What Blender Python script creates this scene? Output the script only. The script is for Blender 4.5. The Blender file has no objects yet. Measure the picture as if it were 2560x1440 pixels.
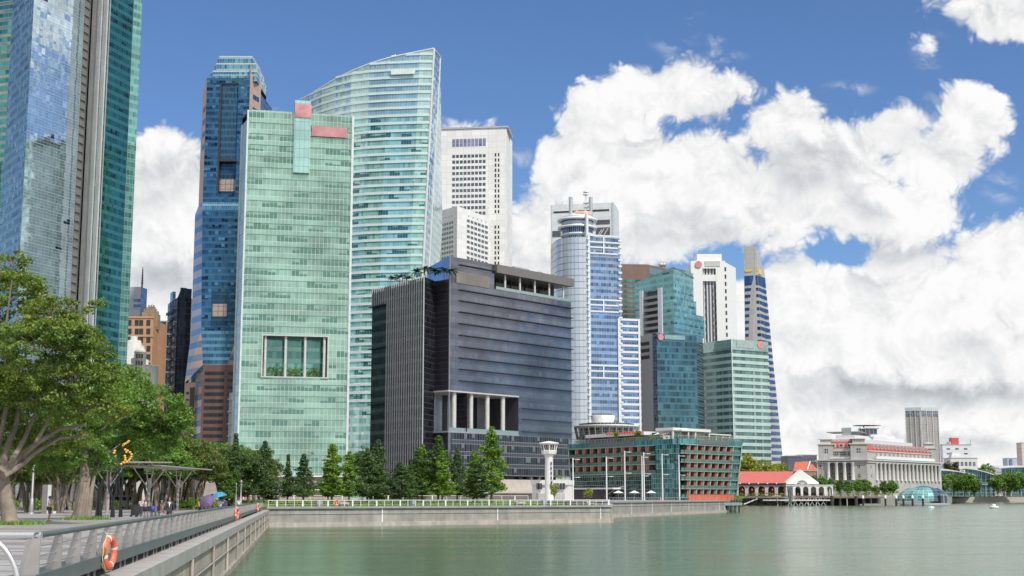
import bpy, math, random
import numpy as np
from mathutils import Vector
R = math.radians
random.seed(7)
C = bpy.context.scene.collection
scene = bpy.context.scene
# ------------------------------------------------------------ camera: eye 1.75 m above the promenade, 4.2 m above the water
FPX = 3390.0; PITCH = math.atan(523 / FPX); EYE = 1.75; HOR = 1243
ct, st = math.cos(PITCH), math.sin(PITCH)
cam = bpy.data.cameras.new('camera'); camo = bpy.data.objects.new('camera', cam); C.objects.link(camo)
cam.sensor_width = 36; cam.lens = 36 * FPX / 2560; cam.clip_start = .5; cam.clip_end = 20000
camo.location = (0, 0, EYE); camo.rotation_euler = (R(90) + PITCH, 0, 0)
scene.camera = camo
WATER = -2.45

def ray(x, y):
    u = (x - 1280) / FPX; v = (720 - y) / FPX; q = ct - v * st
    return u / q, (v * ct + st) / q                 # dX/dY, dZ/dY
def at(x, y, d):                                    # point seen at photo pixel x, y that lies d metres ahead
    a, b = ray(x, y); return Vector((a * d, d, EYE + b * d))
def onz(x, y, z):                                   # point seen at a pixel on the level plane z
    a, b = ray(x, y); d = (z - EYE) / b; return Vector((a * d, d, z))
def gx(x, d, z=0.0):                                # point d metres ahead at height z whose picture column is x
    y = HOR
    for _ in range(6):
        a, b = ray(x, y); zz = EYE + b * d; y += (zz - z) * FPX / d
    a, b = ray(x, y); return Vector((a * d, d, z))

# ------------------------------------------------------------ object helpers
def tag(o, label=None, cat=None, group=None, kind=None):
    if label: o['label'] = label
    if cat: o['category'] = cat
    if group: o['group'] = group
    if kind: o['kind'] = kind
    return o
def thing(name, label, cat, loc=(0, 0, 0), group=None, rz=0):
    o = bpy.data.objects.new(name, None); C.objects.link(o); o.location = loc; o.rotation_euler = (0, 0, rz)
    o.empty_display_size = 1
    return tag(o, label, cat, group)
def wloc(o):
    v = Vector((0, 0, 0))
    while o: v = v + o.location; o = o.parent
    return v
class MB:
    def __init__(s): s.v = []; s.f = []; s.uv = []; s.m = []; s.sm = []
    def face(s, pts, uv=None, m=0, smooth=False):
        i = len(s.v); s.v += [tuple(p) for p in pts]; s.f.append(tuple(range(i, i + len(pts))))
        s.uv += uv if uv else [(p[0] + p[1], p[2]) for p in pts]; s.m.append(m); s.sm.append(smooth)
    def box(s, x0, x1, y0, y1, z0, z1, m=0):
        F(Vector((x0, y0)), Vector((x1, y0))).box(s, 0, x1 - x0, z0, z1, -(y1 - y0), 0, m)
    def tube(s, pts, rad, n=8, m=0, cap=True):
        pts = [Vector(p) for p in pts]
        if not hasattr(rad, '__len__'): rad = [rad] * len(pts)
        rings = []; prev = None
        for i, p in enumerate(pts):
            t = (pts[min(i + 1, len(pts) - 1)] - pts[max(i - 1, 0)]).normalized()
            if prev is None:
                prev = t.cross(Vector((0, 0, 1)));
                if prev.length < .1: prev = t.cross(Vector((1, 0, 0)))
            a = (prev - t * prev.dot(t)).normalized(); prev = a; b = t.cross(a)
            rings.append([p + (a * math.cos(6.2832 * k / n) + b * math.sin(6.2832 * k / n)) * rad[i] for k in range(n)])
        base = len(s.v)
        for r in rings: s.v += [tuple(q) for q in r]
        for i in range(len(rings) - 1):
            for k in range(n):
                k2 = (k + 1) % n
                s.f.append((base + i * n + k, base + i * n + k2, base + (i + 1) * n + k2, base + (i + 1) * n + k))
                s.uv += [(k / n, i), (k2 / n, i), (k2 / n, i + 1), (k / n, i + 1)]; s.m.append(m); s.sm.append(True)
        if cap:
            for r in (rings[0][::-1], rings[-1]): s.face(r, None, m)
    def lathe(s, c, prof, n=24, m=0, smooth=True, a0=0, a1=6.28318530718):
        base = len(s.v); full = abs(a1 - a0) > 6.28; k_ = n if full else n + 1
        for r, z in prof:
            for k in range(k_):
                a = a0 + (a1 - a0) * k / n; s.v.append((c[0] + r * math.cos(a), c[1] + r * math.sin(a), c[2] + z))
        for i in range(len(prof) - 1):
            for k in range(n):
                k2 = (k + 1) % k_
                s.f.append((base + i * k_ + k, base + i * k_ + k2, base + (i + 1) * k_ + k2, base + (i + 1) * k_ + k))
                rr = max(prof[i][0], .1); u0 = (a0 + (a1 - a0) * k / n) * rr; u1 = (a0 + (a1 - a0) * (k + 1) / n) * rr
                s.uv += [(u0, prof[i][1]), (u1, prof[i][1]), (u1, prof[i + 1][1]), (u0, prof[i + 1][1])]
                s.m.append(m); s.sm.append(smooth)
    def prism(s, pts, z0, z1, m=0, top=True, mtop=None, pts1=None):
        P = [Vector((p[0], p[1])) for p in pts]; P1 = [Vector((p[0], p[1])) for p in pts1] if pts1 else P
        u = 0
        for i in range(len(P)):
            a, b = P[i], P[(i + 1) % len(P)]; a1, b1 = P1[i], P1[(i + 1) % len(P)]; L = (b - a).length
            s.face([(a.x, a.y, z0), (b.x, b.y, z0), (b1.x, b1.y, z1), (a1.x, a1.y, z1)], [(u, z0), (u + L, z0), (u + L, z1), (u, z1)], m); u += L
        if top:
            s.face([(p.x, p.y, z1) for p in P1], None, m if mtop is None else mtop)
            s.face([(p.x, p.y, z0) for p in P][::-1], None, m if mtop is None else mtop)
    def build(s, name, mats, parent=None, label=None, kind=None):
        if not s.f: return None
        me = bpy.data.meshes.new(name)
        off = wloc(parent) if parent else Vector((0, 0, 0))
        V = np.array(s.v, dtype=float) - np.array(off)
        me.from_pydata(V.tolist(), [], s.f)
        ul = me.uv_layers.new(name='UVMap'); ul.data.foreach_set('uv', np.array(s.uv, dtype=np.float32).ravel())
        for mt in (mats if isinstance(mats, (list, tuple)) else [mats]): me.materials.append(mt)
        me.polygons.foreach_set('material_index', s.m); me.polygons.foreach_set('use_smooth', s.sm)
        me.update()
        o = bpy.data.objects.new(name, me); C.objects.link(o)
        if parent: o.parent = parent
        if label: o['label'] = label
        if kind: o['kind'] = kind
        return o
class F:
    """a vertical wall plane from A to B (left to right seen from outside): s along, z up, d outward"""
    def __init__(s, A, B):
        s.A = Vector((A[0], A[1])); s.B = Vector((B[0], B[1])); s.L = (s.B - s.A).length; s.t = (s.B - s.A) / s.L; s.n = Vector((s.t.y, -s.t.x))
    def pt(s, a, z, d=0): q = s.A + s.t * a + s.n * d; return (q.x, q.y, z)
    def px(s, x, y):
        a, b = ray(x, y); # (a Y, Y) on plane
        Y = s.A.dot(s.n) / (a * s.n.x + s.n.y); p = Vector((a * Y, Y)); return (p - s.A).dot(s.t), EYE + b * Y
    def quad(s, mb, s0, s1, z0, z1, d=0, m=0):
        mb.face([s.pt(s0, z0, d), s.pt(s1, z0, d), s.pt(s1, z1, d), s.pt(s0, z1, d)], [(s0, z0), (s1, z0), (s1, z1), (s0, z1)], m)
    def box(s, mb, s0, s1, z0, z1, d0, d1, m=0):
        q = s.pt; e = d1 - d0
        mb.face([q(s0, z0, d1), q(s1, z0, d1), q(s1, z1, d1), q(s0, z1, d1)], [(s0, z0), (s1, z0), (s1, z1), (s0, z1)], m)
        mb.face([q(s1, z0, d0), q(s0, z0, d0), q(s0, z1, d0), q(s1, z1, d0)], [(s1, z0), (s0, z0), (s0, z1), (s1, z1)], m)
        mb.face([q(s0, z0, d0), q(s0, z0, d1), q(s0, z1, d1), q(s0, z1, d0)], [(-e, z0), (0, z0), (0, z1), (-e, z1)], m)
        mb.face([q(s1, z0, d1), q(s1, z0, d0), q(s1, z1, d0), q(s1, z1, d1)], [(0, z0), (e, z0), (e, z1), (0, z1)], m)
        mb.face([q(s0, z1, d1), q(s1, z1, d1), q(s1, z1, d0), q(s0, z1, d0)], [(s0, 0), (s1, 0), (s1, e), (s0, e)], m)
        mb.face([q(s0, z0, d0), q(s1, z0, d0), q(s1, z0, d1), q(s0, z0, d1)], [(s0, 0), (s1, 0), (s1, e), (s0, e)], m)
    def holes(s, mb, s0, s1, z0, z1, holes, depth=0, m=0):
        """wall with rectangular openings and the sides of each recess"""
        S = sorted({s0, s1, *[h[0] for h in holes], *[h[1] for h in holes]}); Z = sorted({z0, z1, *[h[2] for h in holes], *[h[3] for h in holes]})
        for a, b in zip(S, S[1:]):
            for c, d in zip(Z, Z[1:]):
                if not any(h[0] <= (a + b) / 2 <= h[1] and h[2] <= (c + d) / 2 <= h[3] for h in holes): s.quad(mb, a, b, c, d, 0, m)
        if depth:
            for a, b, c, d in holes:
                q = s.pt
                mb.face([q(a, c, 0), q(a, c, -depth), q(a, d, -depth), q(a, d, 0)], None, m); mb.face([q(b, c, -depth), q(b, c, 0), q(b, d, 0), q(b, d, -depth)], None, m)
                mb.face([q(a, c, 0), q(b, c, 0), q(b, c, -depth), q(a, c, -depth)], None, m); mb.face([q(a, d, -depth), q(b, d, -depth), q(b, d, 0), q(a, d, 0)], None, m)
def repeats(face, rects, mat, parent, name='window', d0=-.05, d1=.12, limit=100):
    """rects (s0,s1,z0,z1): each one a child of its own; past the limit the rest become one part"""
    rects = sorted(rects, key=lambda r: -(r[1] - r[0]) * (r[3] - r[2])) if len(rects) > limit else rects
    out = []
    for r in rects[:limit]:
        b = MB(); face.box(b, *r, d0, d1); out.append(b.build(name, mat, parent))
    if len(rects) > limit:
        b = MB()
        for r in rects[limit:]: face.box(b, *r, d0, d1)
        b.build(name, mat, parent, kind='stuff')
    return out
def grid(s0, s1, z0, z1, nc, nr, fw=.6, fh=.6):
    o = []; w = (s1 - s0) / nc; h = (z1 - z0) / nr
    for i in range(nc):
        for j in range(nr): o.append((s0 + w * (i + .5 - fw / 2), s0 + w * (i + .5 + fw / 2), z0 + h * (j + .5 - fh / 2), z0 + h * (j + .5 + fh / 2)))
    return o
def copy_tree(o, parent=None):
    c = o.copy(); C.objects.link(c)
    if parent: c.parent = parent
    for ch in list(o.children): copy_tree(ch, c)
    return c

# ------------------------------------------------------------ materials
def nm(name):
    m = bpy.data.materials.new(name); m.use_nodes = True; t = m.node_tree; t.nodes.clear()
    o = t.nodes.new('ShaderNodeOutputMaterial'); b = t.nodes.new('ShaderNodeBsdfPrincipled'); t.links.new(b.outputs[0], o.inputs[0])
    return m, t, b
class G:
    """tiny node-graph writer"""
    def __init__(s, t): s.t = t
    def n(s, kind, **kw):
        n = s.t.nodes.new(kind)
        for k, v in kw.items(): setattr(n, k, v)
        return n
    def put(s, sock, v):
        if hasattr(v, 'bl_idname') or isinstance(v, bpy.types.NodeSocket): s.t.links.new(v, sock)
        else: sock.default_value = v
    def m(s, op, a, b=None, c=None, clamp=False):
        n = s.n('ShaderNodeMath', operation=op); n.use_clamp = clamp
        for i, v in enumerate((a, b, c)):
            if v is not None: s.put(n.inputs[i], v)
        return n.outputs[0]
    def v(s, op, a, b=None, sc=None):
        n = s.n('ShaderNodeVectorMath', operation=op); s.put(n.inputs[0], a)
        if b is not None: s.put(n.inputs[1], b)
        if sc is not None: s.put(n.inputs['Scale'], sc)
        return n.outputs['Value'] if op in ('LENGTH', 'DOT_PRODUCT', 'DISTANCE') else n.outputs[0]
    def mix(s, f, a, b, blend='MIX'):
        n = s.n('ShaderNodeMix', data_type='RGBA', blend_type=blend); s.put(n.inputs[0], f)
        s.put(n.inputs[6], a if not isinstance(a, tuple) else (*a[:3], 1)); s.put(n.inputs[7], b if not isinstance(b, tuple) else (*b[:3], 1)); return n.outputs[2]
    def noise(s, vec, scale, detail=3, rough=.5, dist=0, dim='3D'):
        n = s.n('ShaderNodeTexNoise', noise_dimensions=dim); s.put(n.inputs['Vector'], vec); n.inputs['Scale'].default_value = scale
        n.inputs['Detail'].default_value = detail; n.inputs['Roughness'].default_value = rough; n.inputs['Distortion'].default_value = dist; return n.outputs[0]
    def ramp(s, v, a, b, c=0.0, d=1.0, smooth=False):
        n = s.n('ShaderNodeMapRange'); n.interpolation_type = 'SMOOTHSTEP' if smooth else 'LINEAR'
        s.put(n.inputs[0], v); n.inputs[1].default_value = a; n.inputs[2].default_value = b; n.inputs[3].default_value = c; n.inputs[4].default_value = d; return n.outputs[0]
    def obj(s): return s.n('ShaderNodeTexCoord').outputs['Object']
    def uv(s): return s.n('ShaderNodeTexCoord').outputs['UV']
    def xyz(s, v):
        n = s.n('ShaderNodeSeparateXYZ'); s.put(n.inputs[0], v); return n.outputs
    def comb(s, x, y, z=0.0):
        n = s.n('ShaderNodeCombineXYZ')
        for i, v in enumerate((x, y, z)): s.put(n.inputs[i], v)
        return n.outputs[0]
    def bump(s, h, strength=.3, dist=.05):
        n = s.n('ShaderNodeBump'); s.put(n.inputs['Height'], h); n.inputs['Strength'].default_value = strength; n.inputs['Distance'].default_value = dist; return n.outputs[0]
MATS = {}
def pm(name, col, rough=.6, metal=0, var=.12, scale=.6, bump=0, streak=0, grid_=None, gcol=None, gw=.04, spec=.5):
    """painted, stone, metal or concrete surface: colour, blotches, optional joint grid (w, h in metres)"""
    if name in MATS: return MATS[name]
    m, t, b = nm(name); g = G(t); o = g.obj()
    n1 = g.noise(o, scale, 4, .6); f = g.ramp(n1, .3, .7, 1 - var, 1 + var)
    if streak:
        p = g.xyz(o); n2 = g.noise(g.comb(g.m('MULTIPLY', p[0], 1.2), g.m('MULTIPLY', p[1], 1.2), g.m('MULTIPLY', p[2], .12)), 1.0, 4, .6)
        f = g.m('MULTIPLY', f, g.ramp(n2, .35, .7, 1 - streak, 1.0))
    c = g.mix(1.0, (*col, 1), g.comb(f, f, f), 'MULTIPLY')
    if grid_:
        p = g.xyz(g.uv()); w, h = grid_
        l = g.m('MAXIMUM', g.m('LESS_THAN', g.m('FRACT', g.m('DIVIDE', p[0], w)), gw / w), g.m('LESS_THAN', g.m('FRACT', g.m('DIVIDE', p[1], h)), gw / h))
        wn = g.n('ShaderNodeTexWhiteNoise', noise_dimensions='2D'); g.put(wn.inputs[0], g.comb(g.m('FLOOR', g.m('DIVIDE', p[0], w)), g.m('FLOOR', g.m('DIVIDE', p[1], h))))
        k = g.ramp(wn.outputs[0], 0, 1, .93, 1.05); c = g.mix(1.0, c, g.comb(k, k, k), 'MULTIPLY')
        c = g.mix(l, c, gcol or tuple(x * .5 for x in col))
    g.put(b.inputs['Base Color'], c); b.inputs['Roughness'].default_value = rough; b.inputs['Metallic'].default_value = metal; b.inputs['Specular IOR Level'].default_value = spec
    if bump: g.put(b.inputs['Normal'], g.bump(g.noise(o, scale * 12, 4, .6), bump, .03))
    MATS[name] = m; return m
def glass(name, col, span=None, pw=1.5, fh=4.0, lw=.1, lh=.12, sp=.3, line=(.5, .55, .55), rough=.05, metal=.55, var=.35, blind=0, bcol=(.6, .7, .68), dark=0, dcol=(.03, .05, .06), tilt=.012, wav=.02, bh=.5, z0=0.0, cell=1, big=.25, sub=0):
    """curtain wall: panes that reflect with slightly different tilts, spandrel bands, mullions, blinds and dark rooms behind"""
    m, t, b = nm(name); g = G(t); p = g.xyz(g.uv()); span = span or tuple(c * .7 for c in col)
    pu = g.m('DIVIDE', p[0], pw); pv = g.m('DIVIDE', g.m('SUBTRACT', p[1], z0), fh); fu = g.m('FRACT', pu); fv = g.m('FRACT', pv); iu = g.m('FLOOR', pu); iv = g.m('FLOOR', pv)
    isp = g.m('LESS_THAN', fv, sp)
    def wn(a, b_, off=0.0):
        w = g.n('ShaderNodeTexWhiteNoise', noise_dimensions='3D'); g.put(w.inputs[0], g.comb(a, b_, off)); return w
    w1 = wn(iu, g.m('ADD', g.m('MULTIPLY', iv, 2.0), isp)); w2 = wn(g.m('FLOOR', g.m('DIVIDE', iu, float(cell))), iv, 7.0); w3 = wn(g.m('FLOOR', g.m('DIVIDE', iu, 2.0 * cell)), iv, 13.0)
    k = g.ramp(w1.outputs[0], 0, 1, 1 - var, 1 + var * .6)
    bg = g.noise(g.comb(g.m('MULTIPLY', p[0], .05), g.m('MULTIPLY', p[1], .07), 0.0), 1.0, 3, .55); k2 = g.ramp(bg, .3, .7, 1 - big, 1 + big); k = g.m('MULTIPLY', k, k2)
    base = g.mix(1.0, (*col, 1), g.comb(k, k, k), 'MULTIPLY')
    met = metal
    if blind:
        isb = g.m('MULTIPLY', g.m('LESS_THAN', w2.outputs[0], blind), g.m('GREATER_THAN', fv, g.ramp(w1.outputs[0], 0, 1, sp, bh + .3))); base = g.mix(isb, base, bcol)
    if dark:
        isd = g.m('MULTIPLY', g.m('LESS_THAN', w3.outputs[0], dark), g.m('LESS_THAN', fv, g.ramp(w2.outputs[0], 0, 1, sp + .15, 1.0))); base = g.mix(isd, base, dcol)
    base = g.mix(isp, base, g.mix(1.0, (*span, 1), g.comb(k2, k2, k2), 'MULTIPLY'))
    l = g.m('MAXIMUM', g.m('LESS_THAN', fu, lw / pw), g.m('LESS_THAN', fv, lh / fh))
    if sp > 0: l = g.m('MAXIMUM', l, g.m('COMPARE', fv, sp, lh / fh * .5))
    if sub: l = g.m('MAXIMUM', l, g.m('LESS_THAN', g.m('FRACT', g.m('MULTIPLY', pv, float(sub))), lh / fh * sub * .7))
    g.put(b.inputs['Base Color'], g.mix(l, base, line))
    g.put(b.inputs['Metallic'], g.m('MULTIPLY', g.m('SUBTRACT', 1.0, l), met))
    g.put(b.inputs['Roughness'], g.m('ADD', g.m('MULTIPLY', l, .4), rough))
    geo = g.n('ShaderNodeNewGeometry').outputs['Normal']
    tv = g.v('SCALE', g.v('SUBTRACT', w1.outputs[1], (.5, .5, .5)), sc=tilt * 2)
    wv = g.n('ShaderNodeTexNoise'); g.put(wv.inputs['Vector'], g.comb(g.m('MULTIPLY', p[0], .25), g.m('MULTIPLY', p[1], .25), 0.0)); wv.inputs['Scale'].default_value = 1; wv.inputs['Detail'].default_value = 1
    tv = g.v('ADD', tv, g.v('SCALE', g.v('SUBTRACT', wv.outputs[1], (.5, .5, .5)), sc=wav))
    g.put(b.inputs['Normal'], g.v('NORMALIZE', g.v('ADD', geo, tv)))
    return m
# ------------------------------------------------------------ light, sky
SUN_EL, SUN_AZ = R(48), R(142)         # azimuth clockwise from the viewing direction (+Y): behind the camera, to the right
sd = Vector((math.sin(SUN_AZ) * math.cos(SUN_EL), math.cos(SUN_AZ) * math.cos(SUN_EL), math.sin(SUN_EL)))
sl = bpy.data.lights.new('sun', 'SUN'); sl.energy = 3.4; sl.angle = R(1.5); sl.color = (1, .95, .88)
so = bpy.data.objects.new('sun', sl); C.objects.link(so); so.rotation_euler = sd.to_track_quat('Z', 'Y').to_euler()
w = bpy.data.worlds.new('World'); scene.world = w; w.use_nodes = True; wt = w.node_tree; wt.nodes.clear(); g = G(wt)
sky = g.n('ShaderNodeTexSky', sky_type='NISHITA'); sky.sun_disc = False; sky.sun_elevation = SUN_EL; sky.sun_rotation = SUN_AZ
sky.altitude = 0; sky.air_density = 1.0; sky.dust_density = .3; sky.ozone_density = 3.0
dirv = g.v('NORMALIZE', g.n('ShaderNodeTexCoord').outputs['Generated']); dx, dy, dz = g.xyz(dirv)
BL = [  # cumulus masses: centre and half sizes in photo pixels, turned into sky directions
 (1590,215,70,50),(1700,230,150,80),(1830,225,70,40),(1500,320,110,85),(1425,410,85,95),(1560,440,210,150),(1760,420,150,100),(1700,540,300,90),(1980,330,110,90),(2080,420,170,130),(2230,340,110,70),
 (2330,400,120,90),(2430,300,85,75),(2390,390,80,75),(2180,530,180,65),(1930,530,240,75),(2280,530,120,45),(1360,610,110,120),(1560,610,200,60),(2480,250,30,24),
 (2530,610,70,60),(2440,655,70,50),(2330,690,100,66),(2230,690,70,60),(2080,705,110,50),(2000,705,60,34),(2150,760,250,100),(2400,760,250,130),(2560,740,230,210),(1990,800,90,120),(1960,980,260,110),(2300,940,500,170),(2300,1150,700,160),(1500,1150,900,150),(1750,500,420,120),(2050,850,420,150),(1500,1000,500,140),
 (2440,15,160,50),(2520,50,100,55),(2320,95,32,26),
 (420,385,120,70),(400,520,190,140),(380,760,280,190),(150,650,250,300),(500,1050,700,230),
 (1160,318,42,12)]
WS = [(1690,95,70,55,.5),(1720,45,55,22,.4),(1785,105,35,26,.35),(2120,222,75,24,.5),(1300,395,40,30,.45),(1330,470,45,40,.5),(2460,350,80,60,.4),(2500,470,60,50,.5),(690,282,35,14,.7),(1760,140,110,24,.6),(2330,130,60,60,.4),(2380,250,90,40,.35)]
GR = [(2250,1000,380,42,.24),(2100,955,200,36,.20),(2420,975,250,40,.17),(2030,400,150,90,.26),(2150,500,110,60,.16),(1600,350,80,20,.18),(1720,570,260,60,.20),(1820,270,110,50,.14),(2260,600,180,40,.22),(2430,40,150,40,.14),
 (400,430,120,90,.20),(420,690,130,80,.24),(380,900,200,80,.2),(2200,690,90,25,.14),(2500,830,120,50,.12),(2150,1110,160,40,.25),(2420,1110,130,40,.2),(1360,660,120,90,.12),(1980,620,200,30,.16)]
def field(u_, v_):
    acc = None
    for (cx, cy, rx, ry) in BL:
        a, b = ray(cx, cy); k = 1.0 / FPX
        vx = g.m('MULTIPLY_ADD', u_, 1 / (rx * k), -a / (rx * k)); vy = g.m('MULTIPLY_ADD', v_, 1 / (ry * k), -b / (ry * k))
        l = g.v('LENGTH', g.comb(vx, vy)); e = g.m('MULTIPLY_ADD', l, -min(rx, ry) * k * 1.0, min(rx, ry) * k * 1.0)
        if acc is None: acc = e
        else:
            n = g.n('ShaderNodeMath', operation='SMOOTH_MAX'); g.put(n.inputs[0], acc); g.put(n.inputs[1], e); n.inputs[2].default_value = .012; acc = n.outputs[0]
    return acc
def billow(vec, warp):
    q = g.v('ADD', vec, warp); acc = None
    for sc_, am in ((13, .42), (27, .30), (55, .19), (112, .13), (230, .085)):
        n_ = g.m('MULTIPLY', g.m('ABSOLUTE', g.m('SUBTRACT', g.noise(q, sc_, 0, .5), .5)), am * 4.0)
        acc = n_ if acc is None else g.m('ADD', acc, n_)
    return g.m('SUBTRACT', acc, .40)
wpn = g.n('ShaderNodeTexNoise'); g.put(wpn.inputs['Vector'], dirv); wpn.inputs['Scale'].default_value = 18; wpn.inputs['Detail'].default_value = 3
warp = g.v('SCALE', g.v('SUBTRACT', wpn.outputs[1], (.5, .5, .5)), sc=.035)
yy = g.m('MAXIMUM', dy, .02); U = g.m('DIVIDE', dx, yy); V = g.m('DIVIDE', dz, yy)
Bf = field(U, V)
gen = g.m('MULTIPLY', g.m('SUBTRACT', g.noise(dirv, 2.4, 2, .5), .47), .55)     # scattered cumulus over the rest of the dome
front = g.m('MULTIPLY', g.ramp(dy, .45, .7, 0, 1, True), g.ramp(dz, .52, .38, 0, 1, True))
mixf = g.n('ShaderNodeMix', data_type='FLOAT'); g.put(mixf.inputs[0], front); g.put(mixf.inputs[2], gen); g.put(mixf.inputs[3], Bf); base = mixf.outputs[0]
base = g.m('MINIMUM', base, .06)
n0 = billow(dirv, warp); n1 = billow(g.v('ADD', dirv, (.005, -.004, .010)), warp)
H0 = g.m('ADD', base, g.m('MULTIPLY', n0, .024)); dens = g.ramp(H0, -.0025, .007, 0, 1, True)
lit = g.m('MULTIPLY', g.m('SUBTRACT', n0, n1), 1.0)
low = g.noise(g.comb(dx, dy, g.m('MULTIPLY', dz, 1.9)), 7.5, 4, .55)
Uw = g.m('ADD', U, g.m('MULTIPLY', n0, .02)); Vw = g.m('ADD', V, g.m('MULTIPLY', n0, .022)); gsum = None
for (cx, cy, rx, ry, am) in GR:
    a_, b_ = ray(cx, cy); l_ = g.v('LENGTH', g.comb(g.m('MULTIPLY_ADD', Uw, FPX / rx, -a_ * FPX / rx), g.m('MULTIPLY_ADD', Vw, FPX / ry, -b_ * FPX / ry)))
    e_ = g.ramp(l_, 1.25, .25, 0, am, True); gsum = e_ if gsum is None else g.m('ADD', gsum, e_)
grey = g.m('ADD', g.m('MULTIPLY', gsum, front), g.m('MULTIPLY', g.ramp(low, .48, .72, 0, .17, True), g.ramp(H0, .012, .06, 0, 1, True)))
edge = g.ramp(H0, -.004, .02, .9, 1.0, True)
sh = g.m('ADD', g.m('MULTIPLY', lit, .30), 1.0, clamp=False)
sh = g.m('SUBTRACT', sh, g.m('MULTIPLY', grey, .95)); sh = g.m('MULTIPLY', sh, edge); sh = g.m('MINIMUM', g.m('MAXIMUM', sh, .36), 1.04)
ccol = g.mix(g.ramp(sh, .4, .95), (.86, .92, 1.0), (1, .995, .985))
ccol = g.v('SCALE', ccol, sc=g.m('MULTIPLY', sh, .91))
skc = g.mix(1.0, g.v('SCALE', sky.outputs[0], sc=.095), (.78, .95, 1.2), 'MULTIPLY')
wsum = None
for (cx, cy, rx, ry, am) in WS:
    a_, b_ = ray(cx, cy); l_ = g.v('LENGTH', g.comb(g.m('MULTIPLY_ADD', U, FPX / rx, -a_ * FPX / rx), g.m('MULTIPLY_ADD', V, FPX / ry, -b_ * FPX / ry)))
    e_ = g.ramp(l_, 1.2, .1, 0, am, True); wsum = e_ if wsum is None else g.m('MAXIMUM', wsum, e_)
wr = g.v('ADD', dirv, g.v('SCALE', warp, sc=1.6)); wx, wy, wz = g.xyz(wr)
wnz = g.ramp(g.noise(g.comb(g.m('MULTIPLY_ADD', wx, 1.0, g.m('MULTIPLY', wz, -.9)), wy, g.m('MULTIPLY_ADD', wz, 2.6, g.m('MULTIPLY', wx, .9))), 26, 7, .62), .46, .66, 0, 1, True)
wisp = g.m('MULTIPLY', g.m('MULTIPLY', wsum, wnz), front)
out = g.mix(g.m('MAXIMUM', g.m('MULTIPLY', dens, .97), wisp), skc, ccol)
bgn = g.n('ShaderNodeBackground'); g.put(bgn.inputs[0], out); bgn.inputs[1].default_value = 1.0
wo = g.n('ShaderNodeOutputWorld'); wt.links.new(bgn.outputs[0], wo.inputs[0])
w.cycles.sampling_method = 'MANUAL'; w.cycles.sample_map_resolution = 512
scene.view_settings.view_transform = 'Standard'; scene.view_settings.look = 'None'; scene.view_settings.exposure = .08; scene.view_settings.gamma = 1

# ------------------------------------------------------------ shore lines
RS = -.158                                            # the promenade edge runs away to the left
def railx(Y): return -8.0 + RS * (Y - 23.4)
K0 = Vector((railx(193) + .25, 193)); K1 = Vector((16.4, 229.6)); K2 = Vector((20.5, 285)); K3 = Vector((57, 375)); K4 = Vector((62, 392))
def quay(Y): return railx(Y) + .6
# water
m, t, b = nm('bay_water'); g2 = G(t); o = g2.obj(); p = g2.xyz(o)
nn = g2.noise(g2.comb(g2.m('MULTIPLY', p[0], .35), p[1], 0.0), .9, 5, .6); nb = g2.noise(g2.comb(g2.m('MULTIPLY', p[0], .015), g2.m('MULTIPLY', p[1], .03), 0.0), 1.0, 3, .5)
g2.put(b.inputs['Base Color'], g2.mix(g2.ramp(nb, .35, .65), (.06, .125, .04), (.08, .145, .055)))
g2.put(b.inputs['Roughness'], g2.ramp(g2.noise(g2.comb(g2.m('MULTIPLY', p[0], .02), g2.m('MULTIPLY', p[1], .12), 0.0), 1.0, 5, .6), .35, .65, .09, .22)); b.inputs['IOR'].default_value = 1.33
g2.put(b.inputs['Normal'], g2.bump(nn, .55, .2)); WAT = m
wb = MB(); wb.face([(-3000, -60, WATER), (9000, -60, WATER), (9000, 9000, WATER), (-3000, 9000, WATER)]); tag(wb.build('water', WAT), kind='structure')
# paving: strips of grey and darker stone
m, t, b = nm('promenade_paving'); g2 = G(t); o = g2.obj(); p = g2.xyz(o)
vv = g2.m('DIVIDE', p[1], 3.0); st_ = g2.n('ShaderNodeTexWhiteNoise', noise_dimensions='1D'); g2.put(st_.inputs['W'], g2.m('FLOOR', vv))
line = g2.m('LESS_THAN', g2.m('FRACT', vv), .09); l2 = g2.m('LESS_THAN', g2.m('FRACT', g2.m('MULTIPLY', p[0], .8)), .02)
c = g2.mix(g2.m('GREATER_THAN', st_.outputs[0], .72), (.37, .36, .345), (.27, .25, .245)); c = g2.mix(g2.m('MAXIMUM', g2.m('MULTIPLY', l2, .5), line), c, (.12, .115, .11))
k = g2.ramp(g2.noise(o, .5, 5, .6), .3, .7, .82, 1.15); g2.put(b.inputs['Base Color'], g2.mix(1.0, c, g2.comb(k, k, k), 'MULTIPLY')); b.inputs['Roughness'].default_value = .55
PAV = m
LAND = pm('city_ground', (.22, .215, .2), .8, var=.2, scale=.1)
CONC = pm('pale_quay_concrete', (.40, .375, .33), .8, var=.2, scale=.35, bump=.15, streak=.3)
CONC2 = pm('grey_cap_concrete', (.33, .345, .345), .7, var=.12, scale=.4, streak=.15)
STONE = pm('grey_clad_stone', (.36, .345, .315), .75, var=.22, scale=.5, bump=.1, streak=.25)
PLINTH = pm('pink_grey_plinth', (.50, .44, .40), .8, var=.2, scale=.7, streak=.25)
STEEL = pm('brushed_steel', (.52, .49, .47), .35, .7, var=.12, scale=2.0)
STEELD = pm('grey_green_painted_steel', (.115, .15, .145), .45, .1, var=.12, scale=.5, streak=.12)
WHITE = pm('white_paint', (.80, .80, .79), .5, var=.05, scale=.5, streak=.06)
BLACK = pm('black_metal', (.018, .018, .022), .35, .1, var=.1)
DARK = pm('dark_grey_metal', (.03, .032, .035), .6, var=.1)  # one even near-black tone shared by lids, wheels, slots and shoes
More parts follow.
